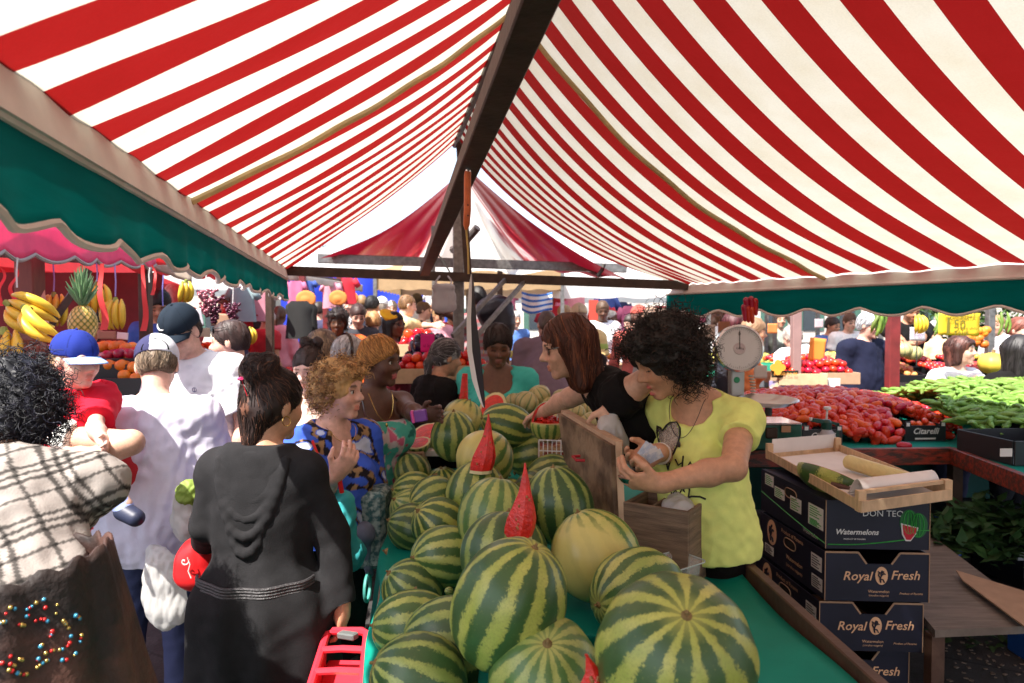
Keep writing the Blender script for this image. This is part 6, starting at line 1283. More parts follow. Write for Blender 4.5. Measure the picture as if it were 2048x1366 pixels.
b = MB(); c = P(735, 1175, 2.9); b.tube([c+V(0, .055*math.cos(a), .055*math.sin(a)) for a in np.linspace(0, 6.283, 20)], .008, 6); b.build('wheel', mat('green_rubber', (.05, .28, .24), .6), tr)
rc = thing('red_cloth_bag', 'big red cloth shopping bag below the toddler', 'bag', P(240, 1010, 2.75)); v, f = sdf_mesh([ell(P(240, 960, 2.75), (.13, .10, .15)), ell(P(240, 1040, 2.75), (.11, .1, .12))], .012, disp=lambda v, N: .01*wob(v*V(1, 1, .3), 30, 2, 2)); mkobj('bag_body', v, f, mat('red_canvas', (.45, .012, .02), .8), rc, True)
# ================================================================ THE OTHER STALLS
M_BLACKP = mat('black_plastic', (.012, .012, .014), .45, var=.1); M_REDW = mat('worn_red_paint', (.28, .035, .015), .45, var=.3, col2=(.06, .025, .015), vscale=12, stretch=(1, 4, 4), bump=.3, bscale=40)
M_REDP2 = mat('red_post_paint', (.16, .018, .018), .5, var=.3, vscale=8); M_GREENPL = mat('green_plastic', (.01, .22, .09), .4); M_REDCL = mat('red_table_cloth', (.35, .01, .015), .6, var=.15, bump=.3, bscale=8)
M_BLUEPL = mat('blue_plastic', (.01, .07, .30), .45)
def proto(name, m, v, f, col=None):
    me = bpy.data.meshes.new(name)
    me.from_pydata([tuple(map(float, p)) for p in v], [], [tuple(map(int, q)) for q in f]); me.materials.append(m)
    me.polygons.foreach_set('use_smooth', np.ones(len(me.polygons), bool)); me.update(); return me
def rot(rz=0, rx=0, ry=0): return Matrix.Rotation(rz, 3, 'Z') @ Matrix.Rotation(rx, 3, 'X') @ Matrix.Rotation(ry, 3, 'Y')
def put(me, name, p, e=(0, 0, 0), s=1., label=None, cat=None, group=None):
    o = bpy.data.objects.new(name, me); C.objects.link(o); o.location = tuple(p); o.rotation_euler = e; o.scale = (s, s, s) if np.isscalar(s) else s
    return tag(o, label, cat, group)
def ball(rad=(1, 1, 1), nu=14, nv=9, dim=.12):
    b = MB(); b.ell((0, 0, 0), rad, nu=nu, nv=nv); v = np.array(b.v); q = np.hypot(v[:, 0], v[:, 1]); v[:, 2] *= 1-dim*np.exp(-(q/(.35*rad[0]))**2); return v, b.f
FR = {}
def fruit(key, m, rad, dim=.12, nu=14, nv=9):
    if key not in FR: v, f = ball(rad, nu, nv, dim); FR[key] = proto(key, m, v, f)
    return FR[key]
F_TOM = fruit('tomato', mat('tomato_skin', (.58, .020, .010), .22, var=.1, rand=.25), (.034, .034, .030)); F_ORA = fruit('orange', mat('orange_skin', (.72, .20, .015), .45, var=.06, rand=.15, bump=.2, bscale=300), (.037, .037, .036))
F_LEM = fruit('melon_pear', mat('yellow_green_skin', (.48, .42, .07), .45, var=.15, rand=.3), (.035, .035, .042)); F_PEA = fruit('peach', mat('peach_skin', (.62, .16, .08), .6, var=.2, rand=.3, col2=(.70, .32, .08), vscale=20), (.034, .034, .032))
F_CHE = fruit('cherry_tomato', mat('cherry_tomato_skin', (.50, .014, .012), .2, rand=.2), (.015, .015, .014), nu=10, nv=7); F_POT = fruit('potato', mat('brown_root_skin', (.16, .07, .035), .8, rand=.25), (.030, .06, .028)); F_RED = fruit('red_apple', mat('red_apple_skin', (.42, .012, .02), .3, rand=.3), (.035, .035, .032))
F_YEL = fruit('yellow_apple', mat('yellow_skin', (.68, .45, .06), .4, rand=.25), (.036, .036, .036)); F_PEP = fruit('red_pepper', mat('pepper_skin', (.45, .010, .012), .15, rand=.3), (.038, .038, .055)); F_EGG = fruit('aubergine', mat('aubergine_skin', (.02, .006, .03), .15), (.032, .032, .085))
NAMES = {id(F_TOM): ('tomato', 'tomato'), id(F_ORA): ('orange', 'orange'), id(F_LEM): ('pear', 'pear'), id(F_PEA): ('peach', 'peach'), id(F_CHE): ('cherry_tomato', 'cherry tomato'), id(F_POT): ('potato', 'potato'), id(F_RED): ('red_apple', 'apple'), id(F_YEL): ('yellow_apple', 'apple'), id(F_PEP): ('red_pepper', 'pepper'), id(F_EGG): ('aubergine', 'aubergine')}
rs = random.Random(11)
def crate(c, size, rz=0, kind='wood', label='', tilt=0., parts=True, group=None):
    w_, d_, h_ = size; m = {'wood': M_CRATE, 'black': M_BLACKP, 'green': mat('green_carton', (.02, .28, .17), .7), 'card': M_CARD, 'blue': M_BLUEPL, 'white': M_WHITEC}[kind]
    t = thing('fruit_crate', label, 'crate', c, group); t.rotation_euler = (tilt, 0, rz)
    for (x, y, sx, sy) in ((0, -d_/2, w_, .010), (0, d_/2, w_, .010), (-w_/2, 0, .010, d_-.02), (w_/2, 0, .010, d_-.02)):
        b = MB(); b.box((x, y, h_/2), (sx, sy, h_*.92), bev=.002); b.build('side', m, t, local=True)
    b = MB(); b.box((0, 0, .006), (w_-.02, d_-.02, .008)); b.build('bottom', m, t, local=True); return t
def fill(c, size, me, label, group, rz=0, sp=None, mound=.05, tilt=0., limit=60, s=1.):
    w_, d_, h_ = size; rad = max(v.co.x for v in me.vertices)*s; sp = sp or rad*1.95; nx, ny = max(1, int((w_-.03)/sp)), max(1, int((d_-.03)/sp)); M = Matrix.Rotation(rz, 3, 'Z') @ Matrix.Rotation(tilt, 3, 'X'); pts = []
    for lay in range(2):
        for i in range(nx-lay):
            for j in range(ny-lay):
                x = (i-(nx-lay-1)/2)*sp; y = (j-(ny-lay-1)/2)*sp; dm = 1-min(1, (2*x/w_)**2+(2*y/d_)**2)*.9
                pts.append((x+rs.uniform(-.1, .1)*rad, y+rs.uniform(-.1, .1)*rad, h_*.8+lay*rad*1.25+mound*dm))
    nm, ct = NAMES[id(me)]
    for x, y, z in pts[-limit:]: p = M@Vector((x, y, z)); put(me, nm, V(*c)+V(*p), (rs.uniform(-.5, .5), rs.uniform(-.5, .5), rs.uniform(0, 6)), s, label, ct, group)
M_SIGN = {}
def signm(col): 
    k = 'sign_%02d%02d%02d' % tuple(int(c*99) for c in col)
    return mat(k, col, .7, var=.05, trans=.25)
def sign(px, py, Y, wpx, hpx, col, label, lines=(), ink=None, roll=0, stick=0., name='price_sign'):
    c = P(px, py, Y); w_, h_ = wpx*Y/F, hpx*Y/F; t = thing(name, label, 'price sign', c-V(0, 0, h_/2)); M = np.array(Matrix.Rotation(R(roll), 3, 'Y')); b = MB()
    b.grid(lambda u, v: c+M@V((u-.5)*w_, .01*math.sin(u*3.1+px)*w_*4, (v-.5)*h_), 8, 6, thick=.003); b.build('card', signm(col), t, smooth=True)
    if lines:
        b = MB()
        for s_, cx, cy_, ww in lines: put_text(b, s_, c+M@V((cx-.5)*w_, -.012-.04*w_*0, (cy_-.5)*h_), M@V(1, 0, 0), M@V(0, 0, 1), ww*w_, bold=.01)
        b.build('lettering', ink or M_INK, t, smooth=False)
    if stick: b = MB(); b.tube([c-V(0, -.008, h_/2), c-V(0, -.008, h_/2+stick)], .005, 5); b.build('stick', M_DARKIRON, t)
    return t
def post(px, Y, z1, w_, m, label, z0=0., lean=0.):
    c = P(px, 640, Y); b = MB(); b.bar((c[0]+lean, Y, z1), (c[0], Y, z0), w_, w_, bev=w_*.06); return tag(b.build('stall_post', m), label, 'post')
def slab(pts, z, m, name, label, cat='table', th=.03, skirt=None, skirtm=None):
    t = thing(name, label, cat, (sum(p[0] for p in pts)/len(pts), sum(p[1] for p in pts)/len(pts), 0)); b = MB(); b.poly([V(p[0], p[1], z) for p in pts], th, n=(0, 0, 1)); b.build('top', m, t, smooth=False)
    for k, (i, j) in enumerate(skirt or []):
        a, c = V(pts[i][0], pts[i][1], z-th), V(pts[j][0], pts[j][1], z-th); nn = nrm(np.cross(c-a, V(0, 0, 1)))
        b = MB(); b.grid(lambda u, v: a+(c-a)*u-V(0, 0, (z-th-.02)*v)+nn*(.012*math.sin(u*40)*v), 60, 4); b.build('skirt', skirtm or m, t, smooth=True)
    for p in pts[:4]: b = MB(); q = V(p[0], p[1], 0); ctr = V(t.location[0], t.location[1], 0); q = q+(ctr-q)*.06; b.bar(q+V(0, 0, z-th), q, .05, .05); b.build('leg', M_DWOOD, t)
    return t
# ---------------- right counter (L-shaped)
ZR = .85; qa, qb, qc = PZ(1400, 905, ZR), PZ(1899, 898, ZR), PZ(2048, 953, ZR); qd = qb+(qc-qb)*2.1
TPc = [qa, qb, V(qb[0], 5.7, ZR), V(qa[0]-.05, 5.7, ZR)]
rc_ = thing('vegetable_counter', 'L-shaped counter with teal cloth and worn red edge holding tomatoes and beans', 'market counter', (2.2, 4.8, 0))
b = MB(); b.poly([V(*p[:2], ZR) for p in TPc], .02, n=(0, 0, 1)); b.poly([V(*qb[:2], ZR), V(*qd[:2], ZR), V(qd[0]+2.2, qd[1], ZR), V(qd[0]+2.2, 5.7, ZR), V(qb[0], 5.7, ZR)], .02, n=(0, 0, 1)); b.build('counter_cloth', M_CLOTH, rc_, smooth=False)
b = MB(); b.bar(qa-V(0, .02, .035), qb-V(0, .02, .035), .035, .10, bev=.004); b.build('front_rail', M_REDW, rc_); b = MB(); b.bar(qb-V(.0, .02, .035), qd-V(.02, 0, .035), .035, .10, bev=.004); b.build('side_rail', M_REDW, rc_)
for p in (qa+V(.1, .1, 0), qb+V(.1, .1, 0), qd+V(.1, 0, 0), V(qa[0]+.1, 5.6, 0), V(4.4, 5.6, 0), V(4.4, 3, 0)): b = MB(); b.bar((p[0], p[1], ZR-.03), (p[0], p[1], 0), .06, .06); b.build('leg', M_DWOOD, rc_)
b = MB(); b.grid(lambda u, v: V(qa[0]+(4.8-qa[0])*u, 5.68+.01*math.sin(u*60), ZR-.02-.8*v), 60, 3); b.build('back_skirt', mat('dark_green_cloth', (.004, .06, .05), .8), rc_, smooth=True)
# plum tomatoes
def plum():
    b = MB(); b.tube([(0, 0, z) for z in (-.034, -.031, -.022, -.008, .008, .022, .031, .034)], [.002, .009, .0155, .0175, .0172, .015, .009, .002], 10, cap=False); return b.v, b.f
F_PLUM = proto('plum_tomato', mat('plum_tomato_skin', (.56, .032, .010), .25, var=.15, vscale=25, rand=.28), *plum())
EXCL = [(2.60, 4.42, .17), (PZ(1612, 880, .85)[0], 4.26, .16), (PZ(1652, 893, .85)[0], 4.12, .11)]
def blocked(x, y): return any(abs(x-a) < w_ and y < b_+.13 for a, b_, w_ in EXCL) or (x > 2.6 and y < 4.05)
def heap_h(x, y, cx, cy_, rx, ry, hh): d = ((x-cx)/rx)**2+((y-cy_)/ry)**2; return hh*max(0, 1-d)**.75
def pile(me, nm, cat, label, group, cx, cy_, rx, ry, hh, z0, n, flat, sp, label_rest, m_rest, seed, smax=300, slope_y=0.):
    r_ = random.Random(seed); pts = []; tries = 0
    while len(pts) < n and tries < n*60:
        tries += 1; x, y = r_.uniform(-1, 1), r_.uniform(-1, 1)
        if x*x+y*y > 1: continue
        X, Y = cx+x*rx, cy_+y*ry
        if blocked(X, Y): continue
        if any((X-q[0])**2+(Y-q[1])**2 < sp*sp for q in pts[-400:]): continue
        pts.append((X, Y, z0+heap_h(X, Y, cx, cy_, rx*1.05, ry*1.05, hh)+.018))
    pts.sort(key=lambda q: (q[0]**2+(q[1])**2))
    ob = []; rest = MB()
    for i, (X, Y, Z) in enumerate(pts):
        e = (math.pi/2+r_.uniform(-flat, flat), r_.uniform(-.3, .3), r_.uniform(0, 6.28)); s_ = r_.uniform(1.25, 1.7)
        if i < smax: put(me, nm, (X, Y, Z+r_.uniform(0, .012)), e, s_, label, cat, group)
        else: ob.append(((X, Y, Z), e, s_))
    return ob
def stuff_of(me, items, name, label, cat, m):
    if not items: return
    v0 = np.array([tuple(v.co) for v in me.vertices]); f0 = [tuple(p.vertices) for p in me.polygons]; v = []; f = []
    from mathutils import Euler
    for p, e, s_ in items:
        M = np.array(Euler(e).to_matrix()); k = len(v); v += list((v0*s_)@M.T+V(*p)); f += [tuple(i+k for i in q) for q in f0]
    tag(mkobj(name, np.array(v), f, m, smooth=True), label, cat, kind='stuff')
tcx, tcy = 2.22, 4.92
rest = pile(F_PLUM, 'plum_tomato', 'tomato', 'red plum tomato in the loose heap on the teal counter', 'red plum tomatoes heaped on the counter', tcx, tcy, .84, .70, .24, ZR, 400, .45, .048, '', None, 21)
r2 = random.Random(5); more = [((x, y, ZR+heap_h(x, y, tcx, tcy, .95, .76, .27)-.026), (r2.uniform(0, 3), r2.uniform(-.3, .3), r2.uniform(0, 6)), 1.5) for x, y in [(tcx+.93*math.sqrt(r2.random())*math.cos(a), tcy+.73*math.sqrt(r2.random())*math.sin(a)) for a in [r2.uniform(0, 6.28) for _ in range(1000)]]]
more = [q for q in more if not blocked(q[0][0], q[0][1])]
stuff_of(F_PLUM, rest+more, 'plum_tomato_heap', 'mass of red plum tomatoes filling the heap between the counter scale and the beans', 'tomatoes', F_PLUM.materials[0])
put(F_PLUM, 'plum_tomato', PZ(1808, 891, ZR+.018), (math.pi/2, 0, 1.4), 1.3, 'single plum tomato lying alone near the red counter edge', 'tomato')
# broad beans
def pod(seed):
    r_ = random.Random(seed); b = MB(); K = 11; pts = []; rr_ = []; c1_ = r_.uniform(.1, .5); L = .20
    for i in range(K): t = i/(K-1)-.5; pts.append((L*t, c1_*t*t*.25, .012*math.sin(t*5+seed))); rr_.append(.0125*(1-abs(2*t)**3.2)**.6*(1+.10*math.cos(t*34))+.0012)
    b.tube(pts, rr_, 7); return b.v, b.f
M_BEAN = mat('bean_pod_skin', (.13, .215, .03), .55, var=.25, vscale=30, rand=.35); PODS = [proto('bean_pod', M_BEAN, *pod(i)) for i in range(4)]
def bean_h(x, y): return max(heap_h(x, y, 3.55, 4.75, 1.35, 1.0, .32), heap_h(x, y, 3.15, 4.42, .85, .60, .22))
r3 = random.Random(8); bl_ = []
while len(bl_) < 2400:
    x, y = r3.uniform(2.4, 4.9), r3.uniform(3.3, 5.68); hz = bean_h(x, y)
    if blocked(x, y) or hz < .012 or y < 4.0 or (x < EXCL[0][0]+.15 and y < 4.42): continue
    if ((x-tcx)/.85)**2+((y-tcy)/.66)**2 < 1: continue
    bl_.append((x, y, ZR+hz+.004))
bl_.sort(key=lambda p: (0 if (p[0]/p[1] < .76) else 1, p[0]**2+p[1]**2)); rest = []
sel = set(r3.sample(range(0, 1500), 300))
for i, p in enumerate(bl_):
    e = (r3.uniform(-.5, .5), r3.uniform(-.28, .28), r3.uniform(0, 6.28)); s_ = r3.uniform(.95, 1.4)
    if i in sel: put(PODS[i % 4], 'bean_pod', (p[0], p[1], p[2]+.012), e, s_, 'green broad bean pod in the big heap at the right', 'broad bean', 'green broad bean pods heaped on the counter')
    else: rest.append((p, e, s_))
stuff_of(PODS[0], rest, 'bean_pod_heap', 'mass of green broad bean pods filling the heap at the right', 'broad beans', M_BEAN)
# black labelled cartons among the tomatoes
def vcarton(c, rz, w_, label, txt):
    t = thing('fruit_box', label, 'box', c, None); t.rotation_euler = (0, 0, rz)
    for (x, y, sx, sy) in ((0, -.13, w_, .006), (0, .13, w_, .006), (-w_/2, 0, .006, .254), (w_/2, 0, .006, .254)): b = MB(); b.box((x, y, .055), (sx, sy, .10)); b.build('side', M_BLACKP, t, local=True)
    for x in (-w_/2+.02, w_/2-.02): b = MB(); b.box((x, -.131, .115), (.035, .007, .03)); b.build('corner_tab', M_BLACKP, t, local=True); b = MB(); b.box((x, -.136, .112), (.022, .002, .022)); b.build('white_tab', M_WPRINT, t, local=True)
    b = MB(); put_text(b, txt, (0, -.1345, .068), (1, 0, 0), (0, 0, 1), w_*.62, shear=.3, bold=.02); b.box((0, -.1345, .022), (w_*.5, .001, .010)); b.build('lettering', M_WPRINT, t, local=True, smooth=False)
vcarton(V(EXCL[0][0], 4.42, ZR), .06, .27, 'black cardboard box with white script lettering in front of the heap, right one', 'Citarelli'); vcarton(V(EXCL[1][0], 4.26, ZR), .0, .24, 'black cardboard box with white script lettering beside the green scale', 'Citarelli')
for px, py in ((1838, 848), (1852, 850), (1825, 847), (1850, 842), (1862, 850), (1596, 862), (1610, 858), (1622, 864)): put(F_PLUM, 'plum_tomato', P(px, py, 4.36), (1.5, .2, rs.uniform(0, 6)), 1.15, 'red plum tomato in a black lettered box', 'tomato', 'plum tomatoes in the black boxes')
# spray bottle
sb = thing('spray_bottle', 'white pump spray bottle with a dark green head on the counter', 'spray bottle', PZ(1652, 893, ZR)); c = PZ(1652, 893, ZR)
b = MB(); b.rev([(.0, 0), (.052, 0), (.055, .01), (.055, .06), (.045, .085), (.03, .105), (.024, .115), (0, .115)], c, n=20); b.build('bottle', mat('milky_plastic', (.55, .53, .55), .4, trans=.3, var=.05), sb)
b = MB(); b.rev([(.03, .105), (.032, .15), (.02, .165), (0, .165)], c, n=16); b.bar(c+V(0, 0, .148), c+V(-.095, -.01, .165), .03, .026, bev=.004); b.bar(c+V(.02, 0, .15), c+V(.07, 0, .135), .02, .018); b.bar(c+V(.068, 0, .145), c+V(.066, 0, .055), .018, .02, bev=.003); b.build('pump_head', mat('dark_green_plastic', (.008, .05, .035), .4), sb)
b = MB(); b.tube([c+V(.0, 0, .16), c+V(.004, 0, .225)], .006, 6); b.rev([(0, .245), (.020, .243), (.022, .228), (.01, .222), (0, .222)], c+V(.004, 0, 0), n=14); b.rev([(0, .012), (.010, .012), (.010, -.004), (0, -.004)], c+V(-.10, -.011, .166), n=8); b.build('plunger', M_WPRINT, sb)
pu = thing('orange_pepper', 'small orange pepper beside the spray bottle', 'pepper', PZ(1618, 892, ZR+.02)); v, f = sdf_mesh([cap(PZ(1602, 884, ZR+.03), PZ(1626, 890, ZR+.02), .02, .015, .01)], .005); mkobj('pepper_body', v, f, mat('orange_pepper_skin', (.7, .2, .02), .3), pu, True)
# dial scale
sc_ = thing('dial_scale', 'green dial weighing scale with a chrome-rimmed clock face and steel pan', 'weighing scale', PZ(1545, 893, ZR)); Ys = 3.82; c = PZ(1545, 893, ZR); c[1] = max(c[1], Ys)
M_SG = mat('green_enamel', (.012, .10, .07), .3, metal=.2, var=.25, col2=(.2, .17, .14), vscale=9)
b = MB(); b.box(P(1532, 866, 3.85), (.30, .26, .15), np.array(Matrix.Rotation(R(4), 3, 'Z')), bev=.012); b.build('scale_base', mat('green_enamel_body', (.012, .10, .07), .3, var=.3, vscale=14), sc_)
b = MB(); b.box(P(1535, 842, 3.82), (.28, .24, .012), np.array(Matrix.Rotation(R(4), 3, 'Z')), bev=.004); b.build('steel_top', M_CHROME, sc_)
b = MB(); b.box(P(1543, 866, 3.71), (.065, .015, .06), bev=.006); b.build('handle_plate', mat('rusty_dark', (.05, .03, .02), .5, metal=.4), sc_)
for x in (1512, 1572): b = MB(); b.box(P(x, 858, 3.708), (.05, .004, .035)); b.build('window_plate', mat('peach_plate', (.4, .2, .1), .4), sc_)
pc = P(1537, 806, 3.75); b = MB(); b.rev([(0, -.020), (.06, -.018), (.11, -.005), (.152, .022), (.158, .024), (.150, .026), (.108, .001), (.06, -.012), (0, -.014)], pc, np.array(Matrix.Rotation(R(4), 3, 'X')), 40); b.build('pan', mat('brushed_steel', (.55, .54, .52), .28, metal=1., var=.08), sc_)
b = MB(); b.tube([pc-V(0, 0, .02), pc-V(0, 0, .07)], .02, 8); b.build('pan_stem', M_DARKIRON, sc_)
dc = P(1484, 697, 3.85); dn_ = nrm(V(-.12, -1, .05)); x, y, d = frame(dn_); DM = np.stack([x, y, d], 1); rd_ = 47*3.85/F
b = MB(); b.rev([(rd_*.75, -.13), (rd_*1.0, -.10), (rd_*1.02, 0), (rd_*1.0, .012), (rd_*.93, .014), (rd_*.92, .004)], dc-dn_*0+V(-.015, 0, .0), DM, 48); b.rev([(0, -.132), (rd_*.78, -.13)], dc+V(-.015, 0, 0), DM, 40); b.build('chrome_drum', M_CHROME, sc_)
b = MB(); b.rev([(0, .003), (rd_*.93, .003)], dc+V(-.015, 0, 0), DM, 48); fc = b.build('dial_face', mat('dial_white', (.62, .60, .58), .35, var=.03), sc_)
b = MB(); b.rev([(0, .008), (rd_*.24, .008), (rd_*.25, .004)], dc+V(-.015, 0, 0), DM, 24); b.build('hub', mat('hub_pink', (.5, .42, .42), .5), fc)
b = MB(); dd_ = dc+V(-.015, 0, 0)+dn_*.005
for k in range(60):
    a = 6.283*k/60; r0_ = .80 if k % 5 else .74; b.bar(dd_+DM@V(math.cos(a), math.sin(a), 0)*rd_*r0_, dd_+DM@V(math.cos(a), math.sin(a), 0)*rd_*.86, .0012, .001, up=tuple(dn_))
b.bar(dd_+dn_*.004, dd_+dn_*.004+DM@V(0, 1, 0)*rd_*.75, .004, .001, up=tuple(dn_)); b.build('dial_marks', M_INK, fc)
b = MB(); put_text(b, '0', dd_+DM@V(0, rd_*.62, 0), -x if x[0] < 0 else x, (0, 0, 1), .012); put_text(b, '1000 g', dd_+dn_*.006, -x if x[0] < 0 else x, (0, 0, 1), rd_*.3); b.build('dial_numbers', M_INK, fc, smooth=False)
b = MB(); b.box(P(1472, 768, 3.9), (.075, .07, .24), bev=.006); b.build('scale_column', mat('steel_column', (.35, .35, .34), .35, metal=.7), sc_)
b = MB(); b.rev([(0, .0), (.016, 0), (.018, -.003)], P(1474, 760, 3.86), np.stack(frame((0, -1, 0)), 1), 14); b.build('green_knob', M_GREENPL, sc_)
b = MB(); 
for k in range(9): b.ell(P(1502+4*math.sin(k*.35), 752+k*6, 3.9), (.018, .012, .007), nu=8, nv=5)
b.build('ribbed_guard', mat('cream_ridge', (.5, .42, .34), .6), sc_)
# crates and greens around and under the counter
crate(PZ(2040, 925, ZR)+V(.12, .12, 0), (.5, .4, .14), .1, 'black', 'black plastic crate on the counter corner at the right edge')
b = MB(); b.box(P(2012, 905, 3.35), (.06, .002, .04)); tag(b.build('label_card', M_WPRINT), 'small white label on the black crate at the right edge', 'label')
crate((2.55, 4.35, 0.02), (.34, .5, .36), .05, 'blue', 'tall blue plastic crate under the counter'); crate((3.3, 4.2, .02), (.6, .4, .3), .1, 'black', 'black crate in the dark under the counter')
b = MB()
for k in range(9): b.box((3.0+.07*k, 3.98, .23), (.045, .01, .05))
tag(b.build('crate_grille', mat('pale_slots', (.3, .3, .32), .6)), 'pale slotted crate side in the dark under the counter', 'crate side')
pt = slab([PZ(1850, 1060, .42), PZ(2100, 1250, .42), PZ(1870, 1260, .42)*V(1, 1, 1)+V(0, -.0, 0), PZ(1700, 1060, .42)], .42, mat('grey_planks', (.17, .135, .11), .8, var=.3, vscale=6, stretch=(1, 8, 1), bump=.4, bscale=30), 'low_bench', 'low grey plank bench behind the navy cartons', 'bench')
b = MB(); q_ = [PZ(1912, 1140, .45), PZ(2060, 1185, .45), PZ(2100, 1290, .45), PZ(1925, 1160, .45)]; b.poly(q_, .006, n=(0, 0, 1)); tag(b.build('cardboard_sheet', M_CARD), 'brown cardboard sheet lying on the low bench', 'cardboard')
def leafpile(c, rx, ry, hh, n, name, label, m, sz=.06, seed=1, kind='stuff', cat='greens'):
    r_ = random.Random(seed); b = MB()
    for _ in range(n):
        a, q = r_.uniform(0, 6.28), math.sqrt(r_.random()); p = V(*c)+V(rx*q*math.cos(a), ry*q*math.sin(a), hh*(1-q*q)*r_.random()+.01); d = nrm(V(r_.uniform(-1, 1), r_.uniform(-1, 1), r_.uniform(-.1, .8))); x, y, d = frame(d); L = sz*r_.uniform(.6, 1.4); w_ = L*.3
        b.add([p, p+d*L*.35+x*w_+y*.004, p+d*L+y*-.01, p+d*L*.35-x*w_+y*.004, p+d*L*.4+y*.012], [(0, 1, 4), (1, 2, 4), (2, 3, 4), (3, 0, 4)])
    return tag(b.build(name, m, smooth=True), label, cat, kind=kind)
M_LEAF = mat('dark_leaf', (.03, .075, .018), .6, var=.3, rand=.2, trans=.2)
leafpile(P(1975, 1085, 3.75)*V(1, 1, 0)+V(0, 0, .35), .42, .3, .28, 620, 'discarded_leaves', 'heap of dark green discarded leaves behind the low bench', M_LEAF, .10)
leafpile(PZ(1900, 1260, 0), .4, .25, .03, 110, 'floor_leaves', 'scattered leaf scraps on the dark floor right of the cartons', M_LEAF, .06, 3)
b = MB(); b.box(PZ(1980, 1180, 0)+V(.0, .6, .17), (.9, .5, .34), bev=.01); tag(b.build('dark_crate_block', M_BLACKP), 'dark stack of closed crates below the discarded leaves', 'crates')
b = MB(); b.box(PZ(2046, 1340, 0)+V(.14, .1, .13), (.15, .2, .26), bev=.01); tag(b.build('blue_bin', M_BLUEPL), 'blue plastic bin cut by the right edge at the bottom', 'bin')
b = MB()
for k in range(140): p = PZ(rs.uniform(1850, 2048), rs.uniform(1180, 1366), 0); b.box(p+V(0, 0, .004), (rs.uniform(.006, .02), rs.uniform(.006, .02), .004), rot(rs.uniform(0, 6)))
tag(b.build('floor_debris', mat('floor_debris', (.16, .12, .09), .9, var=.4, vscale=30)), 'small crumbs and scraps on the floor right of the cartons', 'debris', kind='stuff')
# ---------------- middle right, beyond the counter
pr_posts = [(1786, 6.6, 'dark red painted post beside the old man'), (1592, 6.1, 'reddish galvanised post above the tomato trays')]
post(1786, 6.3, 1.95, .095, M_REDP2, pr_posts[0][2]); post(1592, 6.0, 1.95, .075, mat('pink_post', (.28, .17, .16), .6), pr_posts[1][2]); post(1980, 7.2, 2.0, .07, M_GALV, 'grey post left of the dark leaves at the far right')
b = MB(); b.bar(P(1545, 585, 6.3), P(1588, 655, 6.1), .03, .03); tag(b.build('brace', M_IRON), 'dark slanting brace left of the pinkish post', 'brace')
red_t = slab([(2.1, 5.95), (3.35, 5.95), (3.35, 6.75), (2.1, 6.75)], .88, M_REDCL, 'red_table', 'table draped in red cloth behind the plum tomato heap', skirt=[(0, 1), (3, 0)], skirtm=M_REDCL)
for px, py, Y, w_, kd, lb, me, lab, grp in ((1590, 742, 6.1, .42, 'wood', 'orange lettered crate of round tomatoes under the pinkish post', F_TOM, 'round tomato in the crate under the pinkish post', 'round tomatoes under the pinkish post'), (1655, 740, 6.2, .42, 'card', 'printed fruit crate of round tomatoes with a white end and green tray', F_TOM, 'round tomato in the middle tray of the red table', 'round tomatoes in the middle tray'), (1618, 728, 6.5, .55, 'green', 'green tray of round tomatoes at the back of the red table', F_TOM, 'round tomato in the back tray of the red table', 'round tomatoes in the back tray')):
    c = P(px, py+26, Y); c[2] = max(c[2], .90); crate(c, (w_, .34, .11), 0, kd, lb); fill(c, (w_, .34, .11), me, lab, grp, mound=.07, s=1.05)
b = MB(); c_ = P(1650, 768, 5.98); b.box(c_, (.26, .02, .10), bev=.003); tag(b.build('white_crate_end', M_WHITEC), 'white printed crate end hanging over the red table edge', 'crate end'); 
b = MB(); b.box(P(1572, 768, 5.95), (.30, .02, .055)); o = b.build('purple_box_end', mat('lilac_print', (.32, .28, .50), .6, col2=(.6, .5, .3), vscale=30)); tag(o, 'lilac and white printed box end under the yellow flower', 'box')
sign(1570, 748, 5.92, 55, 14, (.03, .02, .01), 'dark strip lettered in orange under the yellow flower', [('BACIO DA RE', .5, .5, .85)], ink=mat('orange_ink', (.7, .3, .03), .6), name='crate_strip')
fl_ = thing('flower_sign', 'yellow flower-shaped cardboard sign among the round tomatoes', 'price sign', P(1556, 738, 5.9)); b = MB(); c = P(1556, 735, 5.9); pts = [c+V((.045+.022*abs(math.cos(2*a)))*math.cos(a), 0, (.045+.022*abs(math.cos(2*a)))*math.sin(a)) for a in np.linspace(0, 6.283, 41)[:-1]]; b.poly(pts, .004, n=(0, -1, 0)); b.build('card', signm((.80, .42, .05)), fl_, smooth=False)
sign(1634, 700, 6.2, 32, 48, (.80, .28, .04), 'tall orange price card standing in the round tomatoes', roll=6, stick=.1); sign(1416, 666, 4.6, 28, 34, (.62, .50, .44), 'beige price card hanging on a thin wire right of the curly mane'); sign(1448, 655, 5.2, 24, 24, (.42, .18, .10), 'small brown price card next to the beige one'); sign(1545, 657, 5.6, 20, 20, (.75, .28, .08), 'small orange price card left of the pinkish post')
sign(1412, 722, 4.6, 28, 20, (.66, .64, .60), 'small white card lettered in grey beside the seller\'s shoulder', [('LOTTI', .5, .6, .7)], ink=M_DARKIRON); sign(1521, 744, 4.6, 26, 26, (.72, .62, .55), 'white card with a pale orange ring behind the scale', name='ring_sign')
sign(1638, 647, 8.5, 18, 18, (.60, .48, .52), 'small pink card hanging in front of the pale tents'); sign(1835, 668, 6.0, 30, 27, (.68, .64, .68), 'white price card on a stick over the peaches', [('Pesche', .5, .7, .7), ('1,00', .5, .35, .55)], ink=mat('mauve_ink', (.3, .22, .35), .7), stick=.22)
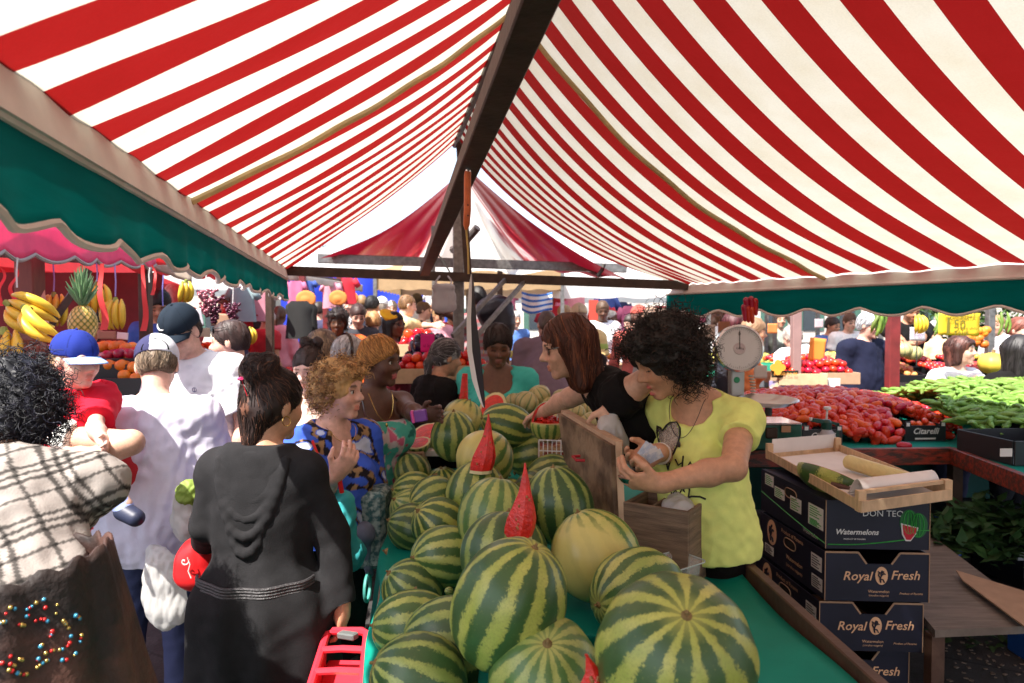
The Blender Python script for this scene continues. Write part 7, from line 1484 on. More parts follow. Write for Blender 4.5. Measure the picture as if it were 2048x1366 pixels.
sign(1918, 648, 5.3, 78, 46, (.80, .56, .03), 'big yellow price sign reading 1,50 hanging above the woman in white', [('FAVE BELLE', .5, .90, .80), ('GIORNATA', .56, .74, .66), ('1', .20, .38, .07), ('50', .49, .46, .30), ('al chilo', .80, .33, .30), ('FAVE', .55, .10, .35)], ink=mat('olive_ink', (.16, .13, .01), .7), roll=2, name='yellow_price_sign')
sign(1655, 600+0, 8.0, 0.1, .1, (.5, .5, .5), 'tiny faded tag on the tent line far right') if False else None
# peach stall
ps = slab([(3.35, 7.0), (5.6, 6.9), (5.6, 8.2), (3.35, 8.2)], .98, mat('dark_table', (.03, .02, .02), .7), 'peach_stall', 'stall with a bright yellow front board and trays of peaches', th=.04)
b = MB(); b.box((4.45, 6.95, .62), (2.3, .03, .5)); b.build('yellow_front', mat('yellow_board', (.75, .42, .02), .5, var=.08), ps); b = MB(); b.box((3.0, 7.6, .62), (.62, .03, .5)); b.build('yellow_front', mat('yellow_board', (.75, .42, .02), .5), ps)
for k, (me, lab) in enumerate(((F_PEA, 'peach'), (F_PEA, 'peach'), (F_RED, 'apple'), (F_RED, 'apple'), (F_YEL, 'apple'))):
    for r_ in range(2):
        c = V(3.58+.44*k, 7.18+.42*r_, 1.0+.06*r_); crate(c, (.42, .38, .09), 0, 'black', '%s tray number %s from the left, %s row of the yellow-fronted stall' % (lab, ('one', 'two', 'three', 'four', 'five')[k], ('front', 'rear')[r_]), tilt=.15); fill(c, (.42, .38, .09), me, '%s in the %s row trays of the yellow-fronted stall' % (('blushing peach', 'blushing peach', 'red apple', 'red apple', 'yellow apple')[k], ('front', 'rear')[r_]), '%s in %s trays behind the old man' % (('peaches', 'peaches', 'red apples', 'red apples', 'yellow apples')[k], ('front', 'rear')[r_]), mound=.03, limit=28, tilt=.15)
for k in range(4):
    c = V(2.5+.45*k, 8.2, 1.0); crate(c, (.43, .4, .1), 0, 'black', 'pear crate number %s from the left behind the orange price card' % ('one', 'two', 'three', 'four')[k]); fill(c, (.43, .4, .1), F_LEM, 'pale green pear in the far crates behind the orange price card', 'pears in the far right crates', mound=.08, limit=40)
slab([(2.2, 8.0), (4.3, 8.0), (4.3, 8.8), (2.2, 8.8)], .98, mat('dark_table', (.03, .02, .02), .7), 'pear_table', 'dark table under the pear crates')
for (px, py, lb) in ((1805, 700, 'large brown-netted melon on the peach stall under the seller\'s hands'), (1825, 706, 'second large melon right of the first on the peach stall')): o = put(proto('netted_melon', M_CANT, *ball((.08, .1, .08))), 'melon', P(px, py, 7.0), (0, 0, 1), 1, lb, 'melon')
pk = thing('pumpkin', 'big yellow pumpkin right of the woman in white', 'pumpkin', P(1985, 745, 5.9)); c = P(1985, 727, 5.9); b = MB(); b.ell((0, 0, 0), (.11, .11, .09), nu=32, nv=12, fn=lambda p, ph, t: p*(1+.05*abs(math.cos(4*t)))); mkobj('rind', np.array(b.v)+c, b.f, mat('pumpkin_skin', (.60, .42, .05), .5, var=.15), pk); b = MB(); b.tube([c+V(0, 0, .08), c+V(.01, 0, .12)], .012, 6); b.build('stalk', M_STEM, pk)
slab([(5.2, 5.9), (7.5, 5.9), (7.5, 7), (5.2, 7)], .95, mat('dark_table', (.03, .02, .02), .7), 'side_table', 'dark table under the yellow pumpkin')
for k in range(14): put(F_ORA, 'orange', P(1950+rs.uniform(-25, 35), 668+rs.uniform(-8, 22), 6.9), (0, 0, 0), 1.2, 'orange fruit in the pile behind the woman in white', 'orange', 'oranges behind the woman in white')
# hanging fruit
def banana_mesh():
    b = MB(); K = 10; pts = [(.10*math.sin(1.9*(i/(K-1)-.5)), 0, .105*math.cos(1.9*(i/(K-1)-.5))-.085) for i in range(K)]; pts = [(p[2]*1.0, 0, -p[0]) for p in pts]
    b.tube(pts, [.005, .010, .0155, .0175, .018, .018, .0175, .015, .010, .004], 6); return proto('banana', mat('banana_skin', (.72, .46, .03), .45, var=.12, vscale=20, rand=.1, coord='Object'), b.v, b.f)
BAN = banana_mesh(); M_BTIP = mat('banana_stalk', (.22, .26, .04), .6)
def bananas(c, n, s, label, hang=None, rz=0, tiltx=0, ry=0, string=None):
    t = thing('banana_bunch', label, 'bananas', c); t.rotation_euler = (tiltx, ry, rz)
    for i in range(n):
        a = (i-(n-1)/2)*.42; o = bpy.data.objects.new('banana', BAN); C.objects.link(o); o.parent = t; o.location = (.045*s*math.sin(a)*1.6, -.03*s*math.cos(a)+.01, -.085*s); o.rotation_euler = (0, .12*math.sin(a), math.pi/2+a*.9+math.pi); o.scale = (s, s, s)
    b = MB(); b.rev([(0, .012*s), (.009*s, .010*s), (.014*s, -.006*s), (.018*s, -.016*s)], (0, 0, 0), n=8); b.build('stalk', M_BTIP, t, local=True)
    if string: b = MB(); q = V(*c); b.tube([q+V(0, 0, .015), q+V(.004, 0, string*.5), q+V(0, 0, string)], .004, 5); tag(b.build('string', mat('lilac_string', (.35, .28, .6), .7)), 'thin string holding the ' + label.split(',')[0][:60], 'string')
bananas(P(14, 606, 2.9), 4, 1.2, 'large bunch of bananas lying sideways at the left edge', rz=.3, ry=-1.1); bananas(P(50, 616, 2.85), 2, 1.25, 'pair of big bananas hanging before the brown post', rz=-.2, ry=-.9); bananas(P(8, 660, 2.8), 4, 1.3, 'bananas hanging straight below the big bunch at the left edge', rz=.2); bananas(P(20, 735, 2.75), 3, 1.3, 'bananas above the black curls at the left edge', rz=1.2, tiltx=.9)
bananas(P(108, 588, 3.7), 4, 1.05, 'bunch of bananas on a violet string by the slanting brace', string=.16, rz=.3); bananas(P(194, 568, 4.0), 4, 1.05, 'rounded bunch of ripe bananas above the pineapple', string=.13, rz=.6); bananas(P(231, 598, 3.95), 4, 1.05, 'tight upright bunch of bananas on a white string', string=.2); bananas(P(372, 562, 4.6), 3, .95, 'two-banana bunch under the white canvas flap', rz=.8, tiltx=.4)
bananas(P(1838, 630, 5.8), 4, .95, 'yellow bananas hanging right of the dark red post', rz=.2); bananas(P(500, 655, 6.0), 3, .9, 'bananas lying on the fruit display at the left', rz=1)
def pods_hang(px, py, Y, n, label, s=1.): 
    t = thing('hanging_beans', label, 'beans', P(px, py, Y))
    for i in range(n): o = bpy.data.objects.new('bean_pod', PODS[i % 4]); C.objects.link(o); o.parent = t; o.location = (rs.uniform(-.04, .04), rs.uniform(-.02, .02), -.09*s-.02*(i % 3)); o.rotation_euler = (rs.uniform(-.2, .2), math.pi/2+rs.uniform(-.45, .45), 0); o.scale = (s,)*3
pods_hang(1763, 610, 5.3, 8, 'bunch of broad bean pods hanging left of the dark red post', 1.1); pods_hang(1875, 622, 5.6, 5, 'few bean pods hanging left of the yellow sign', .9); pods_hang(2010, 625, 5.6, 4, 'bean pods dangling right of the yellow sign', .8)
rp = thing('hanging_peppers', 'cluster of long red peppers hanging below the right valance', 'peppers', P(1500, 620, 5.0))
for i, (dx, dy) in enumerate(((-10, 14), (-3, 16), (5, 18), (12, 2), (-6, 0), (4, -2))): v, f = sdf_mesh([cap(P(1498+dx, 612+dy-12, 5.0), P(1498+dx+2, 612+dy+14, 5.0), .022, .014, .01)], .008); mkobj('pepper', v, f, F_PEP.materials[0], rp, True)
# pineapple
pa = thing('pineapple', 'pineapple with a spiky green crown hanging above the blue cap', 'pineapple', P(166, 690, 3.3)); c = P(166, 648, 3.3); b = MB(); sz = (27*3.3/F, 27*3.3/F, 38*3.3/F)
def pine(p, ph, t):
    k = max(0, math.sin(ph)); return p*(1+.05*abs(math.sin(7*t+ph*9))*abs(math.sin(7*t-ph*9))*k)
b.ell((0, 0, 0), (.062, .062, .092), nu=70, nv=50, fn=pine)
m = bpy.data.materials.new('pineapple_skin'); m.use_nodes = True; nb = NB(m); tc = nb.new('ShaderNodeTexCoord').outputs['Object']; s_ = nb.new('ShaderNodeSeparateXYZ'); nb.link(tc, s_.inputs[0]); th = nb.math('ARCTAN2', s_.outputs[1], s_.outputs[0]); zz = nb.math('MULTIPLY', s_.outputs[2], 97.)
A_ = nb.math('ABSOLUTE', nb.math('SINE', nb.math('ADD', nb.math('MULTIPLY', th, 7.), zz))); B_ = nb.math('ABSOLUTE', nb.math('SINE', nb.math('SUBTRACT', nb.math('MULTIPLY', th, 7.), zz))); k_ = nb.math('MULTIPLY', A_, B_)
nb.link(nb.ramp(k_, [(.05, (.08, .10, .02)), (.3, (.40, .26, .03)), (.8, (.62, .38, .12))]), nb.n['Principled BSDF'].inputs['Base Color']); MATS['pine'] = m
o = mkobj('body', np.array(b.v), b.f, m, pa, True, local=True); o.location = tuple(c - V(*pa.location))
r_ = random.Random(4); L = []
for i in range(46): a = i*2.4; q = i/46; d = V(math.cos(a)*(1.1-q), math.sin(a)*(1.1-q), .9+q); d = nrm(d); L.append([c+V(0, 0, .085+.03*q)+d*t*(.10+.05*q)+V(0, 0, .02*t*t) for t in (0, .35, .7, 1)])
v, f, _ = tubes(L, np.array([[.010, .009, .006, .001]]), 4); mkobj('crown', v, f, mat('pineapple_leaf', (.12, .22, .10), .5), pa, True)
def grapes(px, py, Y, n, r, label, m):
    t = thing('grape_cluster', label, 'grapes', P(px, py, Y)); b = MB(); r_ = random.Random(px)
    for i in range(n): q = i/n; a = r_.uniform(0, 6.28); w_ = (.06*(1-q)+.015)*math.sqrt(r_.random()); b.ell(V(*t.location)+V(w_*math.cos(a), w_*math.sin(a), -.19*q+.02), r, nu=8, nv=6)
    tag(b.build('berries', m, t), kind='stuff'); b = MB(); b.tube([V(*t.location)+V(0, 0, .02), V(*t.location)+V(.005, 0, .14)], .004, 5); b.build('string', M_WPRINT, t)
grapes(412, 585, 4.9, 110, .012, 'cluster of sunlit pink grapes hanging under the green valance', mat('grape_skin', (.30, .08, .11), .15, var=.3, spec=.8)); grapes(428, 600, 5.1, 100, .012, 'dark cluster behind the sunlit grapes', mat('dark_grape_skin', (.08, .01, .03), .2)); grapes(466, 612, 5.6, 110, .012, 'purple grape cluster nearer the green valance tip', mat('dark_grape_skin', (.08, .01, .03), .2))
# ribbons
MRB = mat('red_ribbon', (.75, .06, .06), .6, trans=.3)
for i, (x, y0, y1, Y) in enumerate(((2, 535, 612, 3.2), (28, 535, 610, 3.2), (158, 530, 602, 3.4), (204, 527, 660, 3.5), (288, 530, 662, 4.2), (308, 530, 590, 4.3))):
    b = MB(); w_ = .012+.008*(i in (3, 4)); b.grid(lambda u, v: P(x, y0+(y1-y0)*u, Y)+V((v-.5)*w_*(1+u)+.012*math.sin(u*6+i), .01*math.sin(u*9), 0), 14, 2); tag(b.build('ribbon', MRB, smooth=True), ('red ribbon at the far left edge', 'red ribbon left of the brown post', 'red ribbon tied above the pineapple', 'long wide red ribbon between two banana bunches', 'curling red ribbon before the second dark post', 'short red ribbon beside the blue string')[i], 'ribbon')
for i, (x, y0, y1, Y, cl) in enumerate(((35, 515, 575, 3.1, (.7, .68, .65)), (300, 535, 565, 4.2, (.7, .68, .65)), (327, 550, 612, 4.4, (.2, .2, .6)))): b = MB(); b.tube([P(x, y0, Y), P(x-2, (y0+y1)/2, Y), P(x-1, y1, Y)], .004, 5); tag(b.build('hanging_string', mat('string_%d' % i, cl, .7)), ('white string end under the pink awning', 'white string end left of the blue string', 'blue string in front of the dark-haired stallholder')[i], 'string')
# ---------------- left stall
post(62, 3.6, 1.95, .10, mat('brown_wood_post', (.13, .05, .03), .6, var=.3, vscale=5, stretch=(6, 6, 1)), 'broad brown wooden post behind the big bananas'); post(292, 4.9, 1.98, .07, M_IRON, 'dark iron post left of the white and navy cap')
b = MB(); b.bar(P(178, 540, 3.75), P(88, 668, 3.6), .03, .035); tag(b.build('brace', M_IRON), 'dark slanting brace between the brown post and the pineapple', 'brace')
b = MB(); b.bar(P(75, 528, 3.7), P(92, 660, 3.55), .03, .03); tag(b.build('pale_brace', M_PALE), 'pale wooden batten beside the brown post', 'batten')
M_PINKC = mat('pink_red_canvas', (.80, .12, .30), .5, trans=.5, var=.1); M_GREYT = mat('grey_piping', (.30, .28, .27), .8); M_REDCAN = mat('red_canvas_roof', (.55, .015, .02), .7, trans=.5, var=.12)
la = thing('pink_awning', 'pinkish red awning with a scalloped grey-edged valance at the left edge', 'awning', (-3.4, 4.5, 1.9))
ev = lambda Y: P(-150, 470, 2.6)+(P(300, 517, 4.75)-P(-150, 470, 2.6))*((Y-2.6)/2.15)
b = MB(); b.grid(lambda u, v: ev(1.2+3.6*u)+V(-2.6*(1-v)**1.0, -.1*(1-v), .85*(1-v)+.10), 40, 14); b.build('roof_canvas', M_PINKC, la, smooth=True)
def lval(u, v): p = ev(1.2+3.6*u); return p+V(.04+.02*math.sin(u*30), 0, .12-(.16+.035*abs(math.sin(u*3.6/.30*math.pi)))*v)
b = MB(); b.grid(lval, 120, 5, thick=.003); b.build('valance', M_PINKC, la, smooth=True); b = MB(); b.tube([lval(i/120, 1) for i in range(121)], .010, 6); b.build('valance_piping', M_GREYT, la)
b = MB(); b.tube([ev(1.2)-V(.25, 0, .02), ev(4.8)-V(.25, 0, .02)], .028, 8); b.build('eave_tube', M_GALV, la)
lb_ = thing('red_awning', 'long red awning over the left fruit stall', 'awning', (-4.4, 7.5, 2.1)); e2 = lambda Y: P(300, 520, 5.0)+(P(560, 556, 9.5)-P(300, 520, 5.0))*((Y-5)/4.5)
b = MB(); b.grid(lambda u, v: e2(4.6+5.4*u)+V(-3.0*(1-v), 0, .6*(1-v)+.03-.05*math.sin(math.pi*v)), 30, 12); b.build('roof_canvas', M_REDCAN, lb_, smooth=True)
b = MB(); b.grid(lambda u, v: e2(4.6+5.4*u)+V(.02, 0, .06-(.14+.03*abs(math.sin(u*40)))*v), 90, 4); b.build('valance', M_REDCAN, lb_, smooth=True); b = MB(); b.tube([e2(4.7)-V(.05, 0, 0), e2(10)-V(.05, 0, 0)], .02, 6); b.build('eave_tube', M_IRON, lb_)
b = MB(); b.grid(lambda u, v: P(-400+730*u, 545, 5.6)+V(0, .02*math.sin(u*30), -.75*v), 40, 4); tag(b.build('back_curtain', mat('dark_red_curtain', (.12, .008, .012), .8, var=.2), smooth=True), 'dark red cloth hanging behind the bananas', 'curtain')
b = MB(); b.add([P(300, 528, 4.8), P(345, 540, 4.9), P(384, 565, 4.9), P(350, 556, 4.9)], [(0, 1, 2, 3)]); b.grid(lambda u, v: P(300+84*u, 530+30*u*v+6*v, 4.85), 10, 4, thick=.003); tag(b.build('canvas_flap', mat('beige_flap', (.50, .42, .34), .8, trans=.3), smooth=True), 'beige canvas flap beneath the green valance', 'flap')
# stepped fruit display
shl = thing('fruit_display', 'stepped wooden fruit display along the left side', 'display stand', (-3.3, 6.3, 0))
LA = P(170, 760, 4.6)*V(1, 1, 0); LBk = P(640, 700, 9.0)*V(1, 1, 0); ldir = nrm(LBk-LA); lper = V(-ldir[1], ldir[0], 0); 
if lper[0] > 0: lper = -lper
llen = np.linalg.norm(LBk-LA); lrz = math.atan2(ldir[1], ldir[0])
for r_, zt in enumerate((.82, .98, 1.14)):
    b = MB(); a = LA+lper*(.22+.44*r_); b.bar(V(*a[:2], zt-.03), V(*(a+ldir*llen)[:2], zt-.03), .44, .03); b.build('shelf', M_DWOOD, shl)
b = MB(); b.grid(lambda u, v: LA+ldir*llen*u+V(0, 0, .80-.78*v)+lper*.01*math.sin(u*90), 90, 3); b.build('front_cloth', mat('dark_green_cloth', (.004, .06, .05), .8), shl, smooth=True)
kinds = [[F_YEL, F_RED, F_ORA, F_LEM, F_POT, F_ORA, F_LEM, F_ORA, F_TOM], [F_RED, F_YEL, F_RED, F_ORA, F_LEM, F_YEL, F_ORA, F_ORA, F_RED], [F_ORA, F_RED, F_TOM, F_YEL, F_ORA, F_RED, F_TOM, F_ORA, F_ORA]]
nmc = {id(F_YEL): 'yellow apple', id(F_RED): 'red apple', id(F_ORA): 'orange', id(F_LEM): 'green pear', id(F_POT): 'brown root', id(F_TOM): 'tomato'}
ordn = ['first', 'second', 'third', 'fourth', 'fifth', 'sixth', 'seventh', 'eighth', 'ninth']
for r_, zt in enumerate((.83, .99, 1.15)):
    for k in range(9):
        c = LA+lper*(.22+.44*r_)+ldir*(.26+.50*k*(llen-.5)/4.0/1.02); 
        if k*.5*(llen-.5)/4.08 > llen-.4: continue
        c = V(c[0], c[1], zt-.015); me = kinds[r_][k]; nn = nmc[id(me)]
        crate(c, (.46, .40, .10), lrz, ('wood', 'black', 'wood')[(k+r_) % 3], '%s crate of %ss from the camera in the %s row of the left display' % (ordn[k], nn, ('front', 'middle', 'back')[r_]), tilt=.12)
        fill(c, (.46, .40, .10), me, '%s in the %s row of the left fruit display' % (nn, ('front', 'middle', 'back')[r_]), '%ss in the %s row of the left display' % (nn, ('front', 'middle', 'back')[r_]), rz=lrz, mound=.06, limit=(18 if id(me) in (id(F_ORA), id(F_RED)) else 32), tilt=.12)
for (px, py, Y, w_, h_, cl, lb) in ((96, 632, 3.9, 44, 30, (.36, .22, .14), 'brown card tilted behind the violet-string bananas'), (213, 670, 4.4, 36, 16, (.40, .24, .15), 'brown card strip below the upright bananas'), (245, 672, 4.3, 22, 14, (.8, .78, .76), 'white sunlit card below the brown strip'), (262, 693, 4.3, 22, 12, (.8, .78, .76), 'lower white sunlit card on the fruit'), (262, 710, 4.4, 34, 13, (.42, .26, .16), 'brown card over dark crates'), (410, 665, 5.0, 22, 18, (.5, .42, .28), 'small beige card right of the navy cap'), (400, 635, 5.2, 10, 36, (.62, .6, .66), 'narrow white strip hanging beside the grapes'), (442, 640, 5.6, 40, 26, (.42, .25, .16), 'brown cardboard lid behind the grapes')): sign(px, py, Y, w_, h_, cl, lb, roll=(px*7) % 20-10)
for k, (px, py, Y) in enumerate(((225, 760, 4.25), (262, 772, 4.2), (240, 800, 4.1))): crate(P(px, py, Y), (.4, .3, .15), .1, 'black', ('black crate of oranges below the pink sleeve', 'black crate right below the pink sleeve', 'lowest black crate beside the teal cloth')[k]); fill(P(px, py, Y), (.4, .3, .15), F_ORA if k != 1 else F_RED, '%s in a black crate below the pink sleeve' % ('orange', 'red apple', 'orange')[k], '%s below the pink sleeve' % ('oranges', 'apples', 'oranges')[k], limit=16)
# ---------------- middle: tomatoes, aubergines and cherry tomatoes beyond the heap
mt_ = slab([(-.95, 5.35), (.95, 5.35), (1.0, 6.3), (-.95, 6.3)], .86, M_DWOOD, 'middle_table', 'dark table with a lettered front behind the turquoise top', skirt=[(0, 1)], skirtm=mat('grey_tarp', (.20, .17, .13), .8))
b = MB(); b.box((.45, 5.33, .80), (1.1, .02, .12)); b.build('black_banner', M_BLACKP, mt_)
b = MB(); put_text(b, 'SELVAGGIO', (.22, 5.315, .80), (1, 0, 0), (0, 0, 1), .32, bold=.02); 
for a in (-60, -30, 0, 30, 60): b.tube([V(.60, 5.31, .77)+V(.03*math.sin(R(a)), 0, .03*math.cos(R(a)))*k for k in (0, 1, 1.8)], .006, 4)
b.build('banner_lettering', mat('amber_ink', (.6, .35, .02), .5), mt_, smooth=False)
for k in range(3):
    c = V(.12+.19*k, 5.5, .88); t = thing('punnet', ('left', 'middle', 'right')[k]+' clear punnet of cherry tomatoes beside the turquoise top', 'punnet', c, None)
    b = MB(); b.grid(lambda u, v: c+V((.075+.01*v)*(1 if math.cos(u*6.283) > 0 else -1)*min(1, abs(math.cos(u*6.283))*1.6), (.06+.01*v)*(1 if math.sin(u*6.283) > 0 else -1)*min(1, abs(math.sin(u*6.283))*1.6), .10*v), 24, 4); b.build('tub', M_CLEAR, t, smooth=True)
    for i in range(34): q = i//12; put(F_CHE, 'cherry_tomato', c+V(rs.uniform(-.06, .06), rs.uniform(-.05, .05), .018+.026*q+rs.uniform(0, .012)), (0, 0, 0), 1.05, 'cherry tomato in the %s punnet beside the turquoise top' % ('left', 'middle', 'right')[k], 'cherry tomato', 'cherry tomatoes in the %s punnet' % ('left', 'middle', 'right')[k])
for i in range(150): a, q = rs.uniform(0, 6.28), math.sqrt(rs.random()); put(F_CHE, 'cherry_tomato', V(.33+.33*q*math.cos(a), 5.72+.16*q*math.sin(a), 1.0+.09*(1-q*q)+rs.uniform(-.01, .01)), (0, 0, 0), 1.15, 'cherry tomato in the mound behind the punnets', 'cherry tomato', 'cherry tomatoes mounded behind the punnets')
crate(V(.33, 5.72, .88), (.74, .36, .12), 0, 'card', 'cardboard tray under the mounded cherry tomatoes')
sign(1062, 700, 5.9, 46, 22, (.52, .38, .34), 'pale brown card behind the cherry tomato mound')
for k, (px, py, Y, kd, me, nn) in enumerate(((845, 742, 5.3, 'wood', F_TOM, 'big tomato'), (925, 735, 5.5, 'wood', F_TOM, 'big tomato'), (862, 708, 5.9, 'black', F_EGG, 'aubergine'), (838, 690, 6.4, 'wood', F_PEP, 'red pepper'))):
    c = P(px, py+22, Y); crate(c, (.42, .34, .12), .1, kd, '%s of %s left of the grey post' % (('pale wooden crate', 'second pale crate', 'black crate', 'far crate')[k], ('big tomatoes', 'big tomatoes near the post', 'aubergines', 'red peppers')[k])); 
    fill(c, (.42, .34, .12), me, '%s in the crates left of the grey post%s' % (nn, ('', ', nearer the post', '', '')[k]), '%ss left of the grey post %s' % (nn, ('', 'near it', '', '')[k]), mound=.06, limit=30, s=1.15)
slab([(-1.25, 5.2), (-.98, 5.2), (-.98, 6.8), (-1.3, 6.8)], .80, M_DWOOD, 'side_shelf', 'narrow dark table under the tomato crates')
sign(855, 686, 5.4, 28, 36, (.80, .02, .30), 'bright pink price card above the aubergines', [('al kg', .5, .35, .6)], ink=mat('pink_ink', (.4, .0, .15), .7), stick=.1)
for k in range(10):
    c = V(-1.5+.5*k, 8.0 if k < 5 else 7.6, 1.0); me = (F_ORA, F_ORA, F_RED, F_LEM, F_ORA, F_ORA, F_PEP, F_RED, F_PEP, F_TOM)[k]; nn = {id(F_PEP): 'red pepper'}.get(id(me)) or nmc[id(me)]
    crate(c, (.46, .38, .14), 0, ('wood', 'black', 'card', 'wood', 'black', 'wood', 'card', 'green', 'card', 'green')[k], '%s crate from the left on the far middle stall' % (ordn+['tenth'])[k]); fill(c, (.46, .38, .14), me, '%s on the far middle stall, %s crate' % (nn, (ordn+['tenth'])[k]), '%ss in the %s crate of the far middle stall' % (nn, (ordn+['tenth'])[k]), mound=.07, limit=(15 if id(me) in (id(F_ORA), id(F_RED)) else 26))
slab([(-1.8, 7.7), (3.4, 7.35), (3.4, 8.3), (-1.8, 8.3)], .99, M_DWOOD, 'far_table', 'long dark table of the far middle stall')
# ================================================================ FAR BACKGROUND
M_TARP = mat('blue_tarpaulin', (.01, .035, .42), .45, var=.12, vscale=2, bump=.3, bscale=4); M_TENT = mat('white_tent', (.8, .8, .78), .6, trans=.45, var=.05)
tp = thing('blue_tarpaulin', 'blue tarpaulin wall behind the crowd left of the grey post', 'tarpaulin', (-3, 13, 0)); a0, a1 = P(560, 560, 13.5), P(872, 560, 13.5)
b = MB(); b.grid(lambda u, v: V(a0[0]+(a1[0]-a0[0])*u, 13.5+.04*math.sin(u*20+v*3), 2.55-1.7*v), 40, 8); b.build('sheet', M_TARP, tp, smooth=True); b = MB(); b.tube([(a0[0], 13.45, 2.56), (a1[0], 13.45, 2.56)], .02, 6); b.build('top_rope', M_IRON, tp)
b = MB(); b.grid(lambda u, v: V(-1.35+.35*u+.02*math.sin(v*9), 12.5+.05*math.sin(u*12), 2.5-1.1*v), 10, 8); tag(b.build('blue_curtain', mat('bright_blue_cloth', (.03, .12, .62), .7, trans=.2), smooth=True), 'bright blue cloth hanging right of the tarpaulin', 'cloth')
# hanging clothes
GC = [(.62, .05, .12), (.02, .03, .10), (.75, .72, .72), (.60, .16, .30), (.05, .10, .38), (.02, .02, .02), (.55, .02, .04), (.70, .30, .38), (.3, .42, .45), (.8, .35, .05)]
GN = ['rose', 'navy', 'white', 'pink', 'blue', 'black', 'red', 'pale pink', 'grey-blue', 'orange']
def dress_item(c, w_, h_, ci, label, kind=0, group=None):
    m = mat('garment_%s' % GN[ci].replace(' ', '_').replace('-', '_'), GC[ci], .8, trans=.2, var=.1)
    b = MB()
    def fn(u, v):
        a = u*2*math.pi; ww = w_*(.30 if v < .08 else (.5 if v < .3 else .40+.12*v)); return V(*c)+V(ww*math.cos(a), .03*math.sin(a)*(1+.4*math.sin(3*a+ci)), -h_*v)
    b.grid(fn, 18, 8)
    if kind == 0 and ci != 5:
        for s_ in (-1, 1): b.tube([V(*c)+V(s_*w_*.40, 0, -.06*h_), V(*c)+V(s_*w_*.62, 0, -.34*h_)], [.06*w_/.4, .05*w_/.4], 8)
    return tag(b.build('hanging_garment', m, smooth=True), label, 'garment', group)
k = 0
loc_l = [(485, 585, 7.2, .28, .36, 8, 'grey-blue top hanging beyond the left valance tip'), (508, 582, 7.4, .3, .38, 7, 'pale pink top beside the grey-blue one'), (525, 588, 7.6, .26, .34, 2, 'white top hanging behind the valance tip'), (592, 572, 8.0, .2, .32, 3, 'pink jacket hanging right of the green valance'), (612, 572, 8.4, .22, .2, 4, 'blue cloth above the orange hat'), (662, 575, 9.0, .22, .34, 7, 'pale pink garment hanging before the blue tarpaulin'), (690, 566, 9.2, .3, .35, 6, 'red garment hanging by the roof beam'),
         (480, 625, 7.4, .3, .3, 6, 'red vest hanging above the fruit'), (598, 612, 7.6, .30, .42, 5, 'black trousers hanging above the oranges'), (622, 618, 7.8, .15, .34, 5, 'second black trousers right of the first')]
for px, py, Y, w_, h_, ci, lb in loc_l: dress_item(P(px, py-10, Y), w_, h_, ci, lb)
for i, (px, py, Y) in enumerate(((676, 598, 8.6), (612, 600, 7.8), (700, 598, 9.4))): v, f = sdf_mesh([ell(P(px, py, Y), (.07, .05, .06), k=.02), ell(P(px, py-2, Y-.02), (.12, .012, .10), k=.02)], .015); tag(mkobj('straw_hat', v, f, mat('orange_straw', (.65, .20, .04), .8), None, True), ('large orange straw hat hanging before the tarpaulin', 'orange straw hat hanging above the black trousers', 'small orange straw hat on the tarpaulin')[i], 'hat')
rk = [(880, .03), (893, .1), (905, .2), (918, .3), (868, .0), (990, .1), (1000, .2)]
for i, px in enumerate((862, 872, 883, 893, 1000, 1010, 1020)): dress_item(P(px, 578, 12.5), .22, .62, (2, 1, 3, 5, 4, 2, 3)[i], '%s garment, number %s on the far rack behind the post' % (GN[(2, 1, 3, 5, 4, 2, 3)[i]], ('one', 'two', 'three', 'four', 'five', 'six', 'seven')[i]))
for i, (px, py, ci) in enumerate(((1118, 640, 6), (1135, 630, 3), (1098, 648, 0), (1205, 640, 6), (1222, 650, 0), (1240, 632, 1), (1262, 640, 3), (1150, 596, 7), (1126, 596, 6), (1320, 640, 6), (1345, 650, 0), (1370, 640, 6), (1390, 655, 3), (1212, 620, 4))): dress_item(P(px, py-28, 10.5+.3*(i % 3)), .34, .6, ci, '%s garment hanging far behind, %s' % (GN[ci], ('left of the yellow t-shirt', 'over the yellow t-shirt', 'by the striped towel', 'above the green box', 'above the peppers', 'beside the red pillar', 'left of the red cap', 'high above the striped towel side', 'pinned next to the towel', 'right of the brown head', 'behind the curly mane', 'far right of the mane', 'by the beige card', 'under the white tent')[i]))
# striped towel
m = bpy.data.materials.new('blue_white_stripes'); m.use_nodes = True; nb = NB(m); uvn = nb.new('ShaderNodeUVMap'); sx = nb.new('ShaderNodeSeparateXYZ'); nb.link(uvn.outputs[0], sx.inputs[0]); fr2 = nb.math('FRACT', nb.math('MULTIPLY', sx.outputs[1], 3.5)); nb.link(nb.mix(nb.math('LESS_THAN', fr2, .42), (.80, .78, .76), (.02, .14, .50)), nb.n['Principled BSDF'].inputs['Base Color'])
b = MB(); b.grid(lambda u, v: P(1043+62*u, 583+38*v+6*math.sin(u*3)+3*v*math.sin(u*6), 8.2)+V(0, .04*math.sin(u*9), 0), 24, 16, thick=.004); tag(b.build('striped_towel', m, smooth=True, uv=True), 'blue and white striped towel hanging from a line', 'towel')
